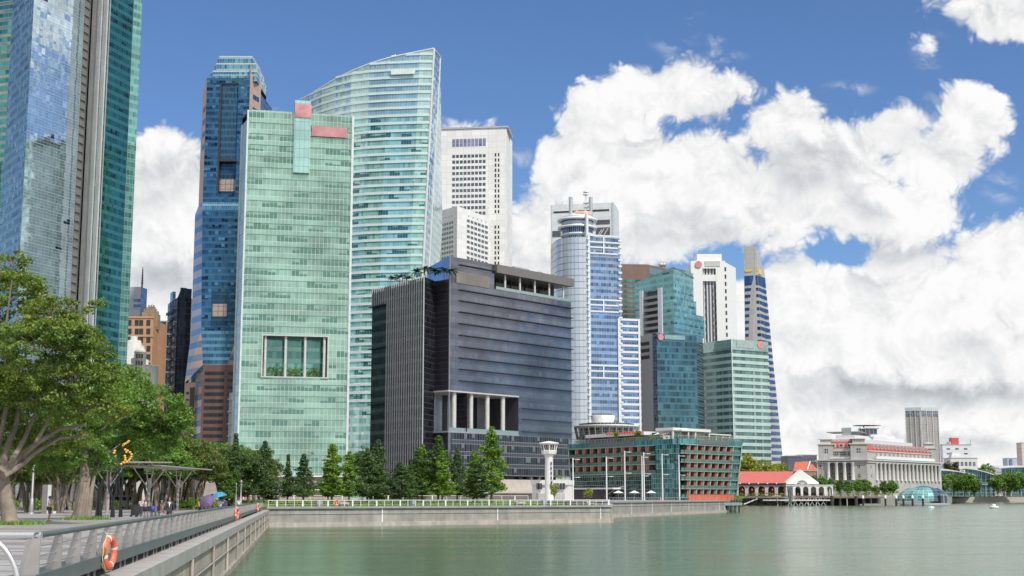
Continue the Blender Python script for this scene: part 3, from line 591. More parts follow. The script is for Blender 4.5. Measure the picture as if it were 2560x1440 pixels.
# ---- C: mint green curtain wall tower
DC = 485; HC = at(622, 275, DC).z
C0 = at(622, 275, DC).to_2d(); C1 = onz(880, 291, HC).to_2d(); fC = F(C0, C1); LC = fC.L
r = thing('green_glass_tower', 'broad mint green glass tower with a columned sky garden opening and two red signs', 'skyscraper', (C0.x, C0.y, 0), SKG)
GC = glass('mint_panes', (.29, .465, .385), (.335, .515, .43), 1.42, 4.2, .09, .10, .42, (.55, .70, .62), metal=.70, var=.16, blind=.05, bcol=(.24, .50, .40), dark=.4, dcol=(.14, .28, .23), tilt=.02, wav=.10, cell=2, bh=.9, big=.38)
ho = [fC.px(658, 840)[0], fC.px(819, 843)[0], fC.px(740, 942)[1], fC.px(740, 841)[1]]; zbC = fC.px(740, 1188)[1]
q = MB(); fC.holes(q, 0, LC, zbC, HC, [tuple(ho)]); q.build('glass_facade', GC, r)
q = MB(); fC.quad(q, ho[0], ho[1], ho[2], ho[3], -7); q.build('garden_glass', glass('mint_inner_panes', (.14, .38, .33), (.25, .48, .42), 1.42, 4.2, .06, .12, .4, (.35, .5, .46), metal=.5, var=.3), r)
q = MB(); qh = tuple(ho); fC.box(q, ho[0], ho[1], ho[2] - .3, ho[2], -7, 0); fC.box(q, ho[0], ho[1], ho[3], ho[3] + .3, -7, 0); fC.box(q, ho[0] - .3, ho[0], ho[2], ho[3], -7, 0); fC.box(q, ho[1], ho[1] + .3, ho[2], ho[3], -7, 0); q.build('garden_lining', pm('garden_lining_grey', (.16, .2, .19), .6), r)
for sgn in range(4):
    q = MB(); e = .45
    if sgn == 0: fC.box(q, ho[0] - e, ho[1] + e, ho[3], ho[3] + e, 0, .5)
    elif sgn == 1: fC.box(q, ho[0] - e, ho[1] + e, ho[2] - e, ho[2], 0, .5)
    elif sgn == 2: fC.box(q, ho[0] - e, ho[0], ho[2], ho[3], 0, .5)
    else: fC.box(q, ho[1], ho[1] + e, ho[2], ho[3], 0, .5)
    q.build('opening_frame', pm('silver_frame', (.55, .58, .56), .4, .3), r)
for x in (663, 714, 763, 811):
    s_ = fC.px(x, 890)[0]; q = MB(); p_ = fC.pt(s_ , 0, -.9); q.tube([(p_[0], p_[1], ho[2]), (p_[0], p_[1], ho[3])], .52, 12, cap=False); q.build('column', pm('pale_column', (.62, .61, .58), .4, .2), r)
for z_ in range(33):
    zz = zbC + 4.2 * z_ + (4.2 * math.ceil(zbC / 4.2) - zbC)
    if zz < HC - 2 and not (ho[2] < zz < ho[3]): q = MB(); fC.box(q, .6, LC - .4, zz - .07, zz + .07, 0, .22); q.build('floor_ledge', pm('mint_ledge', (.20, .36, .30), .4, .2), r)
s0, s1 = fC.px(733, 400)[0], fC.px(773, 400)[0]; zt0, zt1 = fC.px(750, 434)[1], fC.px(750, 254)[1]
q = MB(); fC.box(q, s0, s1, zt0, zt1, -1, 1.6); q.build('light_shaft', glass('ice_panes', (.42, .66, .62), None, 1.7, 3.4, .1, .14, 0, (.12, .25, .22), metal=.55, var=.08, tilt=.01), r)
q = MB(); fC.box(q, s0 + .02, s1 + .3, zt1 - 6.6, zt1 - 1.6, 1.65, 1.95); q.build('red_sign', pm('faded_red_sign', (.55, .25, .26), .5, var=.35, scale=.25), r)
q = MB(); fC.box(q, fC.px(779, 330)[0], fC.px(868, 330)[0], fC.px(820, 343)[1], fC.px(820, 318)[1], .3, .7); q.build('red_sign', pm('faded_rose_sign', (.50, .23, .24), .5, var=.25, scale=.2), r)
q = MB(); sL = at(606, 290, DC + 10).to_2d(); fs = F(sL, C0); fs.quad(q, 0, fs.L, zbC, HC - 3); q.build('side_wall', glass('pale_side_panels', (.42, .47, .44), (.3, .38, .35), 2, 4.2, .15, .3, .3, (.5, .55, .52), metal=.2, var=.2), r)
q = MB(); fs.box(q, 0, .7, zbC, HC - 3, 0, .4); fC.box(q, -.5, 0, zbC, HC, -.5, .3); q.build('edge_fin', pm('pale_edge_fin', (.62, .66, .64), .4), r)
q = MB(); fC.box(q, LC, LC + .8, zbC, HC + .1, -1, .5); q.build('edge_fin', MATS['pale_edge_fin'], r)
c_, d_ = back(C0, C1, 28); q = MB(); poly_faces(q, [C1, c_, d_, sL], zbC, HC - .5); q.face([(*p_, HC - .5) for p_ in (C0, C1, c_, d_, sL)]); q.build('rear_facade', GC, r)
q = MB(); fC.box(q, 1, s0 - 1, HC - 1, HC + .3, -3, -.2); fC.box(q, s1 + 1, LC - 1, HC - 1, HC + .3, -3, -.2); q.build('parapet', glass('parapet_panes', (.4, .62, .52), None, 1.42, 9, .1, .1, 0, (.6, .7, .65), metal=.4, var=.1), r)
q = MB(); fC.box(q, -12, LC + 2, 0, zbC - .1, -26, 1.0); q.build('podium_wall', pm('podium_beige', (.36, .31, .27), .7, grid_=(6, 2), gcol=(.2, .17, .15), gw=.15), r)
q = MB(); fC.box(q, 14, LC + 12, zbC - 3.8, zbC - 2.8, 1, 2.5); q.build('podium_canopy', pm('dark_canopy_grey', (.12, .125, .13), .5), r)
q = MB(); fC.box(q, 12, LC + 12, zbC - .6, zbC - .1, 1, 2.2); fC.box(q, 12, LC + 12, zbC - 5.4, zbC - 5.0, 1, 2.8); q.build('podium_trim', WHITE, r)
# thin white stair tower to its left
P0 = at(573, 990, 560); P1 = at(596, 990, 555); r = thing('white_stair_tower', 'narrow white tower with curved rails squeezed left of the mint green tower', 'building', (P0.x, P0.y, 0)); f = F(P0.to_2d(), P1.to_2d()); z_ = at(580, 982, 560).z
q = MB(); f.box(q, 0, f.L, 0, z_, -6, 0); q.build('wall', pm('offwhite_panels', (.62, .64, .66), .6, grid_=(1.3, 4), gcol=(.45, .47, .5), gw=.08), r)
for k in range(8): q = MB(); f.box(q, -.1, f.L + .1, z_ - 3 - 5 * k, z_ - 2.6 - 5 * k, 0, .6); q.build('balcony_rail', WHITE, r)

# ---- D: curved tower with the sloping sail top
DD = 692
arc_px = [(750, 738), (775, 724), (805, 714), (840, 706), (880, 700), (925, 696), (970, 694), (1015, 693), (1050, 692), (1085, 692)]
top_y = {750: 250, 775: 238, 805: 219, 840: 198, 880: 178, 925: 160, 970: 146, 1015: 136, 1050: 129, 1085: 122}
r = thing('curved_glass_tower', 'pale blue green curved glass tower with a sail shaped sloping top', 'skyscraper', (at(960, 700, 700).x, 700, 0), SKG)
def leanx(x, y): return x - (y - 122) * .048 * max(0, (x - 870)) / 215 if x > 870 else x
GD = glass('pale_aqua_panes', (.30, .56, .53), (.62, .72, .70), 1.45, 4.17, .07, .12, .34, (.42, .6, .58), metal=.35, var=.3, blind=.35, bcol=(.40, .68, .63), dark=.22, dcol=(.05, .15, .17), tilt=.01, wav=.02, cell=2, bh=.6)
GDT = glass('crown_aqua_panes', (.42, .60, .60), (.56, .70, .69), 1.5, 4.17, .07, .10, .35, (.62, .72, .72), metal=.5, var=.12, tilt=.012, dark=.12, dcol=(.25, .42, .45), cell=3)
Ptop = [at(x, top_y[x], d) for x, d in arc_px]; U0 = 0; Us = [0]
for a, b_ in zip(Ptop, Ptop[1:]): Us.append(Us[-1] + (b_ - a).to_2d().length)
def dpt(i, z):                       # facade leans: lower levels are narrower on the right
    p_ = Ptop[i]; k = (at(1085, 122, DD).z - z) / at(1085, 122, DD).z; s_ = max(0, (i - 3) / 6.0); return Vector((p_.x - 9.5 * k * s_, p_.y, z))
zs = at(960, 292, DD).z
q = MB(); q2 = MB()
for i in range(len(Ptop) - 1):
    q.face([dpt(i, 0), dpt(i + 1, 0), dpt(i + 1, zs), dpt(i, zs)], [(Us[i], 0), (Us[i + 1], 0), (Us[i + 1], zs), (Us[i], zs)])
    za, zb_ = Ptop[i].z, Ptop[i + 1].z; q2.face([dpt(i, zs), dpt(i + 1, zs), dpt(i + 1, max(zb_, zs + .1)), dpt(i, max(za, zs + .1))], [(Us[i], zs), (Us[i + 1], zs), (Us[i + 1], zb_), (Us[i], za)])
q.build('glass_facade', GD, r); q2.build('sail_glass', GDT, r)
nfl = 0
for k in range(12, 66):
    z_ = 4.17 * k
    if z_ > Ptop[-1].z - 3: break
    q = MB(); any_ = False
    for i in range(len(Ptop) - 1):
        if Ptop[i + 1].z < z_ + 1 and z_ > zs: continue
        a, b_ = dpt(i, z_), dpt(i + 1, z_); f = F(a.to_2d(), b_.to_2d()); f.box(q, 0, f.L, z_ - .1, z_ + 1.0, 0, .45); any_ = True
    if any_: q.build('floor_band', pm('frosted_band', (.62, .76, .75), .35, .1, var=.06, scale=.3), r)
e0, e1 = Ptop[-1], at(1101, 143, 710); k0 = dpt(9, 0); e1b = Vector((e1.x - 10.5, e1.y, 0)); Ls = (e1 - e0).to_2d().length
q = MB(); q.face([k0, e1b, e1, e0], [(0, 0), (Ls, 0), (Ls, e1.z), (0, e0.z)]); q.build('side_glass', glass('side_aqua_panes', (.30, .46, .58), (.62, .7, .73), 1.45, 4.17, .08, .12, .3, (.55, .64, .66), metal=.65, var=.3, tilt=.03, wav=.12), r)
q = MB(); q.tube([k0, e0], .7, 6); q.tube([e1b, e1], .5, 6); q.build('corner_edge', pm('pale_edge_fin', (.6, .65, .65)), r)
q = MB(); q.tube([Ptop[i] + Vector((0, 0, .2)) for i in range(len(Ptop))] , .45, 6); q.tube([e0, e1], .5, 6); q.build('roof_edge', MATS['pale_edge_fin'], r)
q = MB(); bb = [Vector((p_.x, p_.y + 34, 0)) for p_ in (Ptop[0], Ptop[4], e1)]; q.face([(Ptop[0].x, Ptop[0].y, 0), (bb[0].x, bb[0].y, 0), (bb[0].x, bb[0].y, Ptop[0].z - 8), (Ptop[0].x, Ptop[0].y, Ptop[0].z - 8)]); q.face([e1b, (bb[2].x - 10, bb[2].y, 0), (bb[2].x, bb[2].y, 150), e1]); q.build('rear_facade', GDT, r)
q = MB(); M_ = [dpt(i, zs - 3) for i in range(10)]; q.face([tuple(p_) for p_ in M_] + [(e1.x - 2, e1.y, zs - 3), (e1.x - 4, e1.y + 20, zs - 3), (Ptop[0].x + 8, Ptop[0].y + 20, zs - 3)]); q.build('roof', pm('roof_grey', (.3, .31, .3), .8), r)
q = MB(); fz = F(dpt(6, 0).to_2d(), dpt(8, 0).to_2d()); s_ = fz.px(978, 180)[0]; fz.box(q, s_, s_ + 13, at(1000, 186, DD).z, at(1000, 173, DD).z, .3, .7); q.build('blank_sign', pm('pale_sign_panel', (.72, .78, .76), .5), r)
P = at(938, 163, 702); P2 = at(988, 141, 700); rr = thing('roof_crane', 'small white maintenance crane lying on the sloping top of the curved tower', 'crane', P); q = MB(); q.tube([P, P2], [.9, .5], 6); q.build('boom', WHITE, rr); q = MB(); q.tube([P2 + Vector((-2, 0, .2)), P2 + Vector((2.5, 0, .3))], .35, 5); q.tube([P2, P2 + Vector((0, 0, 1.2))], .3, 5); q.build('jib_head', WHITE, rr)

# ---- E: tall white office tower with square windows and its lower annexe
DE = 980; WP = pm('white_panels', (.78, .78, .76), .6, var=.04, scale=.05, grid_=(6.2, 4.6), gcol=(.50, .50, .49), gw=.14)
HE = at(1097, 324, DE).z; E0 = at(1097, 324, DE).to_2d(); E1 = onz(1266, 319, HE).to_2d(); fE = F(E0, E1)
r = thing('white_office_tower', 'tall white concrete office tower with a grid of square windows and a roof garden', 'skyscraper', (E0.x, E0.y, 0), SKG)
q = MB(); fE.quad(q, 0, fE.L, 0, HE); q.build('wall', WP, r)
E2 = at(1275, 321, DE + 26).to_2d(); fe2 = F(E1, E2); q = MB(); fe2.quad(q, 0, fe2.L, 0, HE); c_, d_ = back(E0, E1, 40); poly_faces(q, [E2, c_, d_, E0], 0, HE); q.face([(*p_, HE) for p_ in (E0, E1, E2, c_, d_)]); q.build('side_wall', WP, r)
q = MB(); fE.box(q, -.5, fE.L + 1.5, HE, HE + 1.2, -30, .8); q.build('roof_slab', pm('roof_edge_grey', (.45, .46, .45), .6), r)
s0, s1 = fE.px(1129, 500)[0], fE.px(1215, 500)[0]; zA, zB = fE.px(1170, 528)[1], fE.px(1170, 383)[1]
WG = glass('grey_window_glass', (.11, .12, .13), None, 40, 80, .1, .1, 0, metal=.25, var=.6, rough=.1)
repeats(fE, grid(s0, s1, zA - 12.5, zB, 9, 13, .74, .52), WG, r, 'window', -.1, .15)
repeats(fE, grid(s0, s1, fE.px(1170, 366)[1], fE.px(1170, 347)[1], 9, 1, .82, 1), glass('lilac_window_glass', (.33, .32, .42), None, 3, 3, .1, .1, 0, metal=.4), r, 'window', -.1, .15)
for x in (1238.5, 1246.5):
    s_ = fE.px(x, 500)[0]; repeats(fE, [(s_ - .55, s_ + .55, fE.px(x, 383 + 12.9 * k + 8)[1], fE.px(x, 383 + 12.9 * k)[1]) for k in range(22) if k not in (12, 13)], DARK, r, 'slit_window', -.1, .1)
for x in (1153, 1163, 1190, 1199, 1208): P = at(x, 322, DE + 14); q = MB(); q.lathe((P.x, P.y, HE + 1.2), [(.2, 0), (.25, 2), (2.2 + x % 3 * .3, 2.6), (1.9, 4), (.3, 5)], 7, smooth=False); tag(q.build('roof_shrub', pm('dark_leaf_flat', (.05, .09, .03), .8, var=.3, scale=1)), 'small round shrub in the roof garden of the tall white tower', 'shrub', 'shrubs on the roof of the white tower')
# annexe
DE2 = 900; Hx = at(1143, 515, DE2).z; X0 = onz(1087, 531, Hx).to_2d(); Xc = at(1143, 515, DE2).to_2d(); X1 = onz(1226, 545, Hx).to_2d()
r = thing('white_annexe_tower', 'lower white block with square windows standing corner-on before the tall white tower', 'building', (Xc.x, Xc.y, 0), SKG)
fl, fr_ = F(X0, Xc), F(Xc, X1); q = MB(); fl.quad(q, 0, fl.L, 0, Hx); q.build('wall', WP, r); q = MB(); fr_.quad(q, 0, fr_.L, 0, Hx); q.build('wall', WP, r)
q = MB(); far = X0 + X1 - Xc; poly_faces(q, [X1, far, X0], 0, Hx); q.face([(*p_, Hx) for p_ in (X0, Xc, X1, far)]); q.build('roof', WP, r)
s0, s1 = fl.px(1104, 600)[0], fl.px(1134, 600)[0]; repeats(fl, grid(s0, s1, fl.px(1120, 661)[1], fl.px(1120, 553)[1], 5, 9, .72, .5), WG, r, 'window', -.1, .15)
s0, s1 = fr_.px(1166, 600)[0], fr_.px(1220, 600)[0]; repeats(fr_, grid(s0, s1, fr_.px(1192, 671)[1], fr_.px(1192, 553)[1], 6, 9, .72, .5), WG, r, 'window', -.1, .15)
repeats(fl, grid(fl.px(1104, 545)[0], fl.px(1134, 545)[0], fl.px(1120, 545)[1], fl.px(1120, 541)[1], 4, 1, .16, .9), DARK, r, 'vent', -.05, .1); repeats(fr_, grid(fr_.px(1166, 548)[0], fr_.px(1220, 548)[0], fr_.px(1192, 550)[1], fr_.px(1192, 546)[1], 5, 1, .13, .9), DARK, r, 'vent', -.05, .1)
def prism_thing(name, label, cat, corners, z0, z1, wall, parent=None, roofm=None, group=None, part='wall'):
    c = [Vector(p_[:2]) for p_ in corners]; cx = sum(p_.x for p_ in c) / len(c); cy = sum(p_.y for p_ in c) / len(c)
    r_ = parent or thing(name, label, cat, (cx, cy, z0), group)
    q = MB(); u = 0
    for i in range(len(c)):
        a, b_ = c[i], c[(i + 1) % len(c)]; f_ = F(a, b_); f_.quad(q, 0, f_.L, z0, z1)
    q.build(part, wall, r_); q = MB(); q.face([(*p_, z1) for p_ in c]); q.build('roof', roofm or MATS['roof_grey'], r_)
    return r_
def block(A, B, depth): c_, d_ = back(A, B, depth); return [A, B, c_, d_]
# ---- left background group seen between the towers
z_ = at(340, 717, 900).z; A, B = at(300, 717, 900).to_2d(), at(352, 717, 900).to_2d(); f = F(A, B)
r = prism_thing('grey_mast_building', 'grey stepped tower with a black ringed mast behind the orange building', 'building', block(A, B, 12), 0, z_, pm('grey_panels', (.42, .43, .46), .5, .2, grid_=(2, 3), gcol=(.34, .35, .38), gw=.12), group=SKG)
q = MB(); s = (f.px(334, 760)[0], f.px(352, 760)[0]); f.box(q, s[0], s[1], f.px(340, 773)[1], f.px(340, 745)[1], -.1, .2); q.build('window', glass('loft_glass', (.13, .2, .22), (.4, .42, .44), 6, 3.6, .1, .3, .35, (.4, .42, .44), metal=.4), r)
P = at(355, 718, 902); q = MB(); zt_ = at(355, 668, 902).z; q.tube([P, (P.x, P.y, zt_)], [.55, .25], 8); q.build('mast', BLACK, r)
for k in range(9): zz = P.z + 2 + k * 1.15; q = MB(); q.lathe((P.x, P.y, zz), [(.1, 0), (.95 - k * .05, .05), (.95 - k * .05, .4), (.1, .45)], 8); q.build('mast_ring', BLACK, r)
c2 = at(362, 724, 904).to_2d(); q = MB(); f2_ = F(B, c2 + Vector((0, 6))); f2_.quad(q, 0, f2_.L, 0, z_); q.build('wall', glass('steel_side', (.2, .28, .4), None, 3, 3.6, .1, .2, .3, metal=.5), r)
# orange building with the stepped crown
DO = 760; z_ = at(340, 793, DO).z; A, B, B2 = at(300, 793, DO).to_2d(), at(384, 793, DO).to_2d(), at(396, 797, DO + 18).to_2d(); f = F(A, B)
ORG = pm('orange_render', (.52, .28, .15), .7, var=.08, grid_=(5.5, 3.9), gcol=(.42, .22, .12), gw=.14)
r = prism_thing('orange_building', 'orange stone building with dark square windows and a stepped ziggurat crown', 'building', [A, B, B2, B2 + Vector((0, 20)), A + Vector((0, 30))], 0, z_, ORG, group=SKG)
rc = []
for row in range(12):
    for x in (324, 342, 353, 371): s_, zz = f.px(x, 806 + row * 21.5); rc.append((s_ - 1.1, s_ + 1.1, zz - 1.9, zz + 1.4))
repeats(f, rc, glass('bronze_window_glass', (.06, .065, .06), None, 1.1, 1.7, .12, .12, 0, (.03, .03, .03), metal=.3), r, 'window', -.1, .12)
q = MB(); f.box(q, -.2, f.L + .4, z_ - .6, z_ + .5, -.8, .4); q.build('cornice', ORG, r); q = MB(); f.box(q, -.2, f.L + .4, z_ - 11.2, z_ - 10.4, 0, .4); q.build('string_course', ORG, r)
SAND = pm('sandstone', (.33, .24, .16), .8, var=.15, grid_=(1.5, 1.5), gw=.12); P = at(379, 797, DO + 14)
for i, (w_, zz, y0) in enumerate(((4.0, 0, 797), (3.3, 1, 786), (2.3, 2, 778), (1.4, 3, 772))):
    q = MB(); za = at(379, y0 + (14 if i == 0 else 0), DO + 14).z; zb_ = at(379, (786, 778, 772, 767)[i], DO + 14).z; q.prism([(P.x - w_, P.y - w_), (P.x + w_, P.y - w_), (P.x + w_, P.y + w_), (P.x - w_, P.y + w_)], za - 3 if i == 0 else za, zb_)
    for dx_ in (-w_, 0, w_): q.prism([(P.x + dx_ - .4, P.y - w_ - .4), (P.x + dx_ + .4, P.y - w_ - .4), (P.x + dx_ + .4, P.y - w_ + .2), (P.x + dx_ - .4, P.y - w_ + .2)], za - 2, zb_ + .8)
    q.build('crown_step', SAND, r)
q = MB(); q.tube([(P.x, P.y, at(379, 768, DO).z), (P.x, P.y, at(379, 750, DO).z)], .12, 4); q.build('finial', DARK, r)
# white round-shouldered building in front
DW = 640; zf = lambda y: at(340, y, DW).z; P = at(333, 900, DW + 8); r = thing('white_round_building', 'white rendered building with stacked round drums in front of the orange building', 'building', (P.x, P.y, 0), SKG)
WR = pm('aged_white_render', (.62, .61, .57), .7, var=.08, streak=.15)
q = MB(); q.lathe((P.x, P.y, 0), [(7.2, 0), (7.2, zf(895)), (5.2, zf(893)), (5.0, zf(862)), (3.6, zf(858)), (3.4, zf(847)), (1.6, zf(845)), (1.6, zf(836)), (.1, zf(835))], 20); q.build('drum', WR, r)
P2 = at(351, 880, DW); q = MB(); q.lathe((P2.x, P2.y, 0), [(2.8, 0), (2.8, zf(882)), (3.1, zf(881)), (1.6, zf(871)), (.1, zf(870))], 16); q.build('bay_tower', WR, r)
fw = F((P2.x - 2.4, P2.y - 2.85), (P2.x + 2.4, P2.y - 2.85)); repeats(fw, [(1.1 + 1.3 * i, 1.9 + 1.3 * i, zf(897 + 17 * j), zf(886 + 17 * j)) for i in range(3) for j in range(3)], DARK, r, 'window', -.1, .1)
q = MB(); q.lathe((P.x + 3, P.y, 0), [(9, 0), (9, zf(912)), (9.4, zf(911)), (.1, zf(909))], 20); q.build('balcony_deck', WR, r)
# white framed grid building
DG = 870; A, B, B2 = at(390, 802, DG).to_2d(), at(432, 802, DG).to_2d(), at(440, 802, DG + 12).to_2d(); z_ = at(400, 802, DG).z; f = F(A, B)
r = prism_thing('white_framed_building', 'office block of white frames and dark louvred glass left of the black tower', 'building', [A - Vector((6, 0)), B, B2, A + Vector((0, 30))], 0, z_, glass('louvred_dark_glass', (.10, .13, .13), (.04, .05, .05), 30, 2.2, .1, .3, .35, (.2, .22, .22), metal=.4), group=SKG)
for s_ in (0, f.L * .62, f.L - .8): q = MB(); f.box(q, s_, s_ + .8, 0, z_, 0, .6); q.build('frame_post', WHITE, r)
for k in range(6): zz = z_ - 8.2 * k; q = MB(); f.box(q, 0, f.L, zz - .8, zz, 0, .7); q.build('frame_beam', WHITE, r)
# black tower
DK = 850; A, A2, B = at(420, 755, DK + 30).to_2d(), at(445, 722, DK).to_2d(), at(480, 718, DK + 4).to_2d(); z_ = at(450, 720, DK).z
BK = glass('charcoal_panes', (.055, .055, .075), (.08, .08, .10), 2.2, 4, .15, .2, .25, (.04, .04, .06), metal=.4, var=.3)
r = prism_thing('black_tower', 'charcoal office tower with a sloping shoulder between the framed block and the pink tower', 'skyscraper', [A, A2, B, B + Vector((0, 30)), A + Vector((0, 30))], 0, z_ - 6, BK, group=SKG)
f = F(A2, B); q = MB(); q.face([f.pt(0, z_ - 6), f.pt(f.L, z_ - 6), f.pt(f.L, z_), f.pt(2, z_)]); f.box(q, 1.5, 5.5, 0, z_ + .3, 0, .6); q.build('glass_fin', glass('smoke_panes', (.10, .12, .15), None, 2, 4, .15, .2, 0, (.06, .06, .07), metal=.5), r)
for k in range(16): fz = F(A, A2); q = MB(); zz = z_ - 14 - 5.2 * k; fz.box(q, 1, fz.L * .72, zz, zz + 1.6, 0, 1.2); q.build('sun_shade', BK, r)
fz = F(A, A2); q = MB(); fz.box(q, fz.L * .05, fz.L * .3, z_ - 10, z_ + 1, -3, -1.0); q.build('stair_core', GBC, r)

# ---- N: dark bronze glass office block with two columned terraces
DN = 480; HN = at(1124, 640, DN).z; N0 = at(1124, 640, DN).to_2d(); N1 = onz(1427, 698, HN).to_2d(); fN = F(N0, N1); LN = fN.L
r = thing('dark_glass_office', 'dark bronze glass office block with columned terraces and thin horizontal ledges', 'office building', (N0.x, N0.y, 0), SKG)
GN = glass('bronze_panes', (.195, .205, .24), (.155, .16, .195), 1.35, 4.1, .04, .05, .5, (.085, .09, .11), metal=.78, var=.12, blind=.03, bcol=(.20, .21, .24), tilt=.006, wav=.045, big=.34, rough=.12)
def zN(y, x=1124): return fN.px(x, y)[1]
sx_ = lambda x, y=980: fN.px(x, y)[0]
zv0, zv1 = fN.px(1124, 1077)[1], fN.px(1124, 979)[1]; sv = sx_(1296); zg = 3.8
zt0 = fN.px(1236, 722)[1]; zt1 = fN.px(1236, 682)[1]; st0 = sx_(1236, 700)
zl = 9.4
q = MB(); fN.holes(q, 0, LN, zv1, HN, [(st0, LN, zt0, zt1)]); fN.quad(q, sv, LN, zl, zv1); fN.quad(q, 0, sv, zl, zv0); q.build('glass_facade', GN, r)
# terrace on top
q = MB(); fN.quad(q, st0, LN - 2, zt0, zt1, -7); fN.box(q, st0 - .2, st0, zt0, zt1, -7, 0); q.build('terrace_glass', glass('terrace_glass_dark', (.05, .04, .045), None, 3.2, 12, .2, .2, 0, (.14, .13, .14), metal=.5), r)
q = MB(); fN.box(q, st0, LN + .4, zt1, HN, -8, 1.4); q.build('roof_canopy', pm('canopy_grey', (.20, .185, .185), .5, .3, var=.06), r)
q = MB(); fN.box(q, st0, LN, zt0 - .4, zt0, -8, 0); q.build('terrace_floor', pm('terrace_floor_grey', (.3, .3, .31), .6), r)
for x in (1266, 1303, 1340, 1376, 1411): s_ = sx_(x, 700); q = MB(); p_ = fN.pt(s_, 0, -.7); q.tube([(p_[0], p_[1], zt0), (p_[0], p_[1], zt1)], .42, 12, cap=False); q.build('column', MATS['pale_column'], r)
GLS = pm('balustrade_glass', (.30, .40, .38), .1, .4, var=.05)
q = MB(); fN.box(q, st0 + 1, LN, zt0, zt0 + 1.1, -.12, -.05); q.build('balustrade', GLS, r)
# big opening at the corner
q = MB(); fN.quad(q, -6, sv, zv0, zv1, -14); q.build('terrace_glass', glass('void_glass', (.42, .44, .50), (.2, .21, .25), 4.2, 5.2, .1, .1, .0, (.2, .21, .24), metal=.35, var=.2, rough=.15), r)
for s_ in (3, 11.5, 19.5, 27.5, 35): q = MB(); fN.box(q, s_, s_ + 2.2, zv0, zv1, -14, -13.6); q.build('dark_stair_bay', pm('bay_black', (.02, .02, .025), .3), r)
q = MB(); fN.box(q, sv, sv + .4, zv0, zv1, -14, -.01); q.build('terrace_side_wall', pm('void_wall', (.07, .07, .085), .5, .2), r)
q = MB(); fN.box(q, -.5, sv, zv1, zv1 + .5, -14, .25); q.build('soffit', pm('soffit_grey', (.52, .50, .48), .6), r)
q = MB(); fN.box(q, -.2, sv + .1, zv0 - .6, zv0, -14, .25); q.build('terrace_floor', MATS['terrace_floor_grey'], r)
q = MB(); fN.box(q, -.1, sv, zv0, zv0 + 1.2, -.05, .05); q.build('balustrade', GLS, r)
for x in (1142, 1184, 1225, 1264): s_ = sx_(x, 1030); q = MB(); p_ = fN.pt(s_, 0, -1.4); q.tube([(p_[0], p_[1], zv0), (p_[0], p_[1], zv1)], .85, 14, cap=False); q.build('column', MATS['pale_column'], r)
# ledges
LM = pm('ledge_metal', (.05, .048, .055), .4, .4)
for y in (724, 751, 779, 808, 837, 866, 894, 922, 951): s0 = sx_(1148, y); zz = fN.px(1148, y)[1]; q = MB(); fN.box(q, s0, LN + .5, zz - .22, zz + .05, 0, .9); q.build('ledge', LM, r)
for y in (1020, 1047, 1078): s0 = sx_(1305, y); zz = fN.px(1305, y)[1]; q = MB(); fN.box(q, s0, LN + .3, zz - .15, zz, 0, .7); q.build('ledge', LM, r)
q = MB(); s0 = sx_(1148, 661); fN.box(q, s0, st0, fN.px(1148, 661)[1] - .25, fN.px(1148, 661)[1], 0, .9); q.build('ledge', LM, r)
q = MB(); fN.box(q, sx_(1140, 690), sx_(1222, 690), zN(704), zN(674), .02, .25); q.build('blank_sign', pm('tan_smoke_panel', (.20, .185, .165), .5, var=.25, scale=.12), r)
q = MB(); fN.box(q, 0, .35, zl, HN, -.2, .2); q.build('corner_trim', pm('corner_silver', (.3, .3, .33), .4, .4), r)
# lower storeys: clear grid, sloped concrete legs, pale plinth
q = MB(); fN.quad(q, 1.5, LN - 1, zl - .01, zv0 - .7, .12); q.build('lower_glass', glass('lower_grid_panes', (.05, .055, .07), (.09, .09, .11), 1.35, 4.1, .07, .18, .35, (.24, .25, .28), metal=.5, var=.6, blind=.15, bcol=(.2, .22, .22), dark=.4), r)
q = MB(); fN.box(q, -1, LN, 0, 3.5, -20, -2); fN.box(q, -2, LN * .8, 0, zl - 1.2, -20, -.5); fN.box(q, -2, LN + 5, 3.2, 4.2, -20, 2); q.build('plinth_wall', pm('plinth_beige', (.52, .48, .43), .7, var=.1), r)
q = MB(); fN.quad(q, 0, LN, 3.5, zl, -5); q.build('undercroft_glass', glass('undercroft_glass', (.07, .07, .08), None, 2.5, 4, .1, .1, 0, (.2, .2, .2), metal=.3, var=.5), r)
for i in (8, 10, 11):
    s_ = 4 + (LN - 8) * i / 11; q = MB()
    for sg in (-1, 1): a = [fN.pt(s_ + sg * 2.6 - .5, zl, -1), fN.pt(s_ + sg * 2.6 + .5, zl, -1), fN.pt(s_ + sg * .6 + .5, 3.8, -1), fN.pt(s_ + sg * .6 - .5, 3.8, -1)]; q.face(a[::-1]); b_ = [fN.pt(*x) for x in ((s_ + sg * 2.6 - .5, zl, -2), (s_ + sg * 2.6 + .5, zl, -2), (s_ + sg * .6 + .5, 3.8, -2), (s_ + sg * .6 - .5, 3.8, -2))]; q.face(b_); q.face([a[0], b_[0], b_[3], a[3]]); q.face([a[1], a[2], b_[2], b_[1]])
    q.build('forked_column', MATS['plinth_beige'], r)
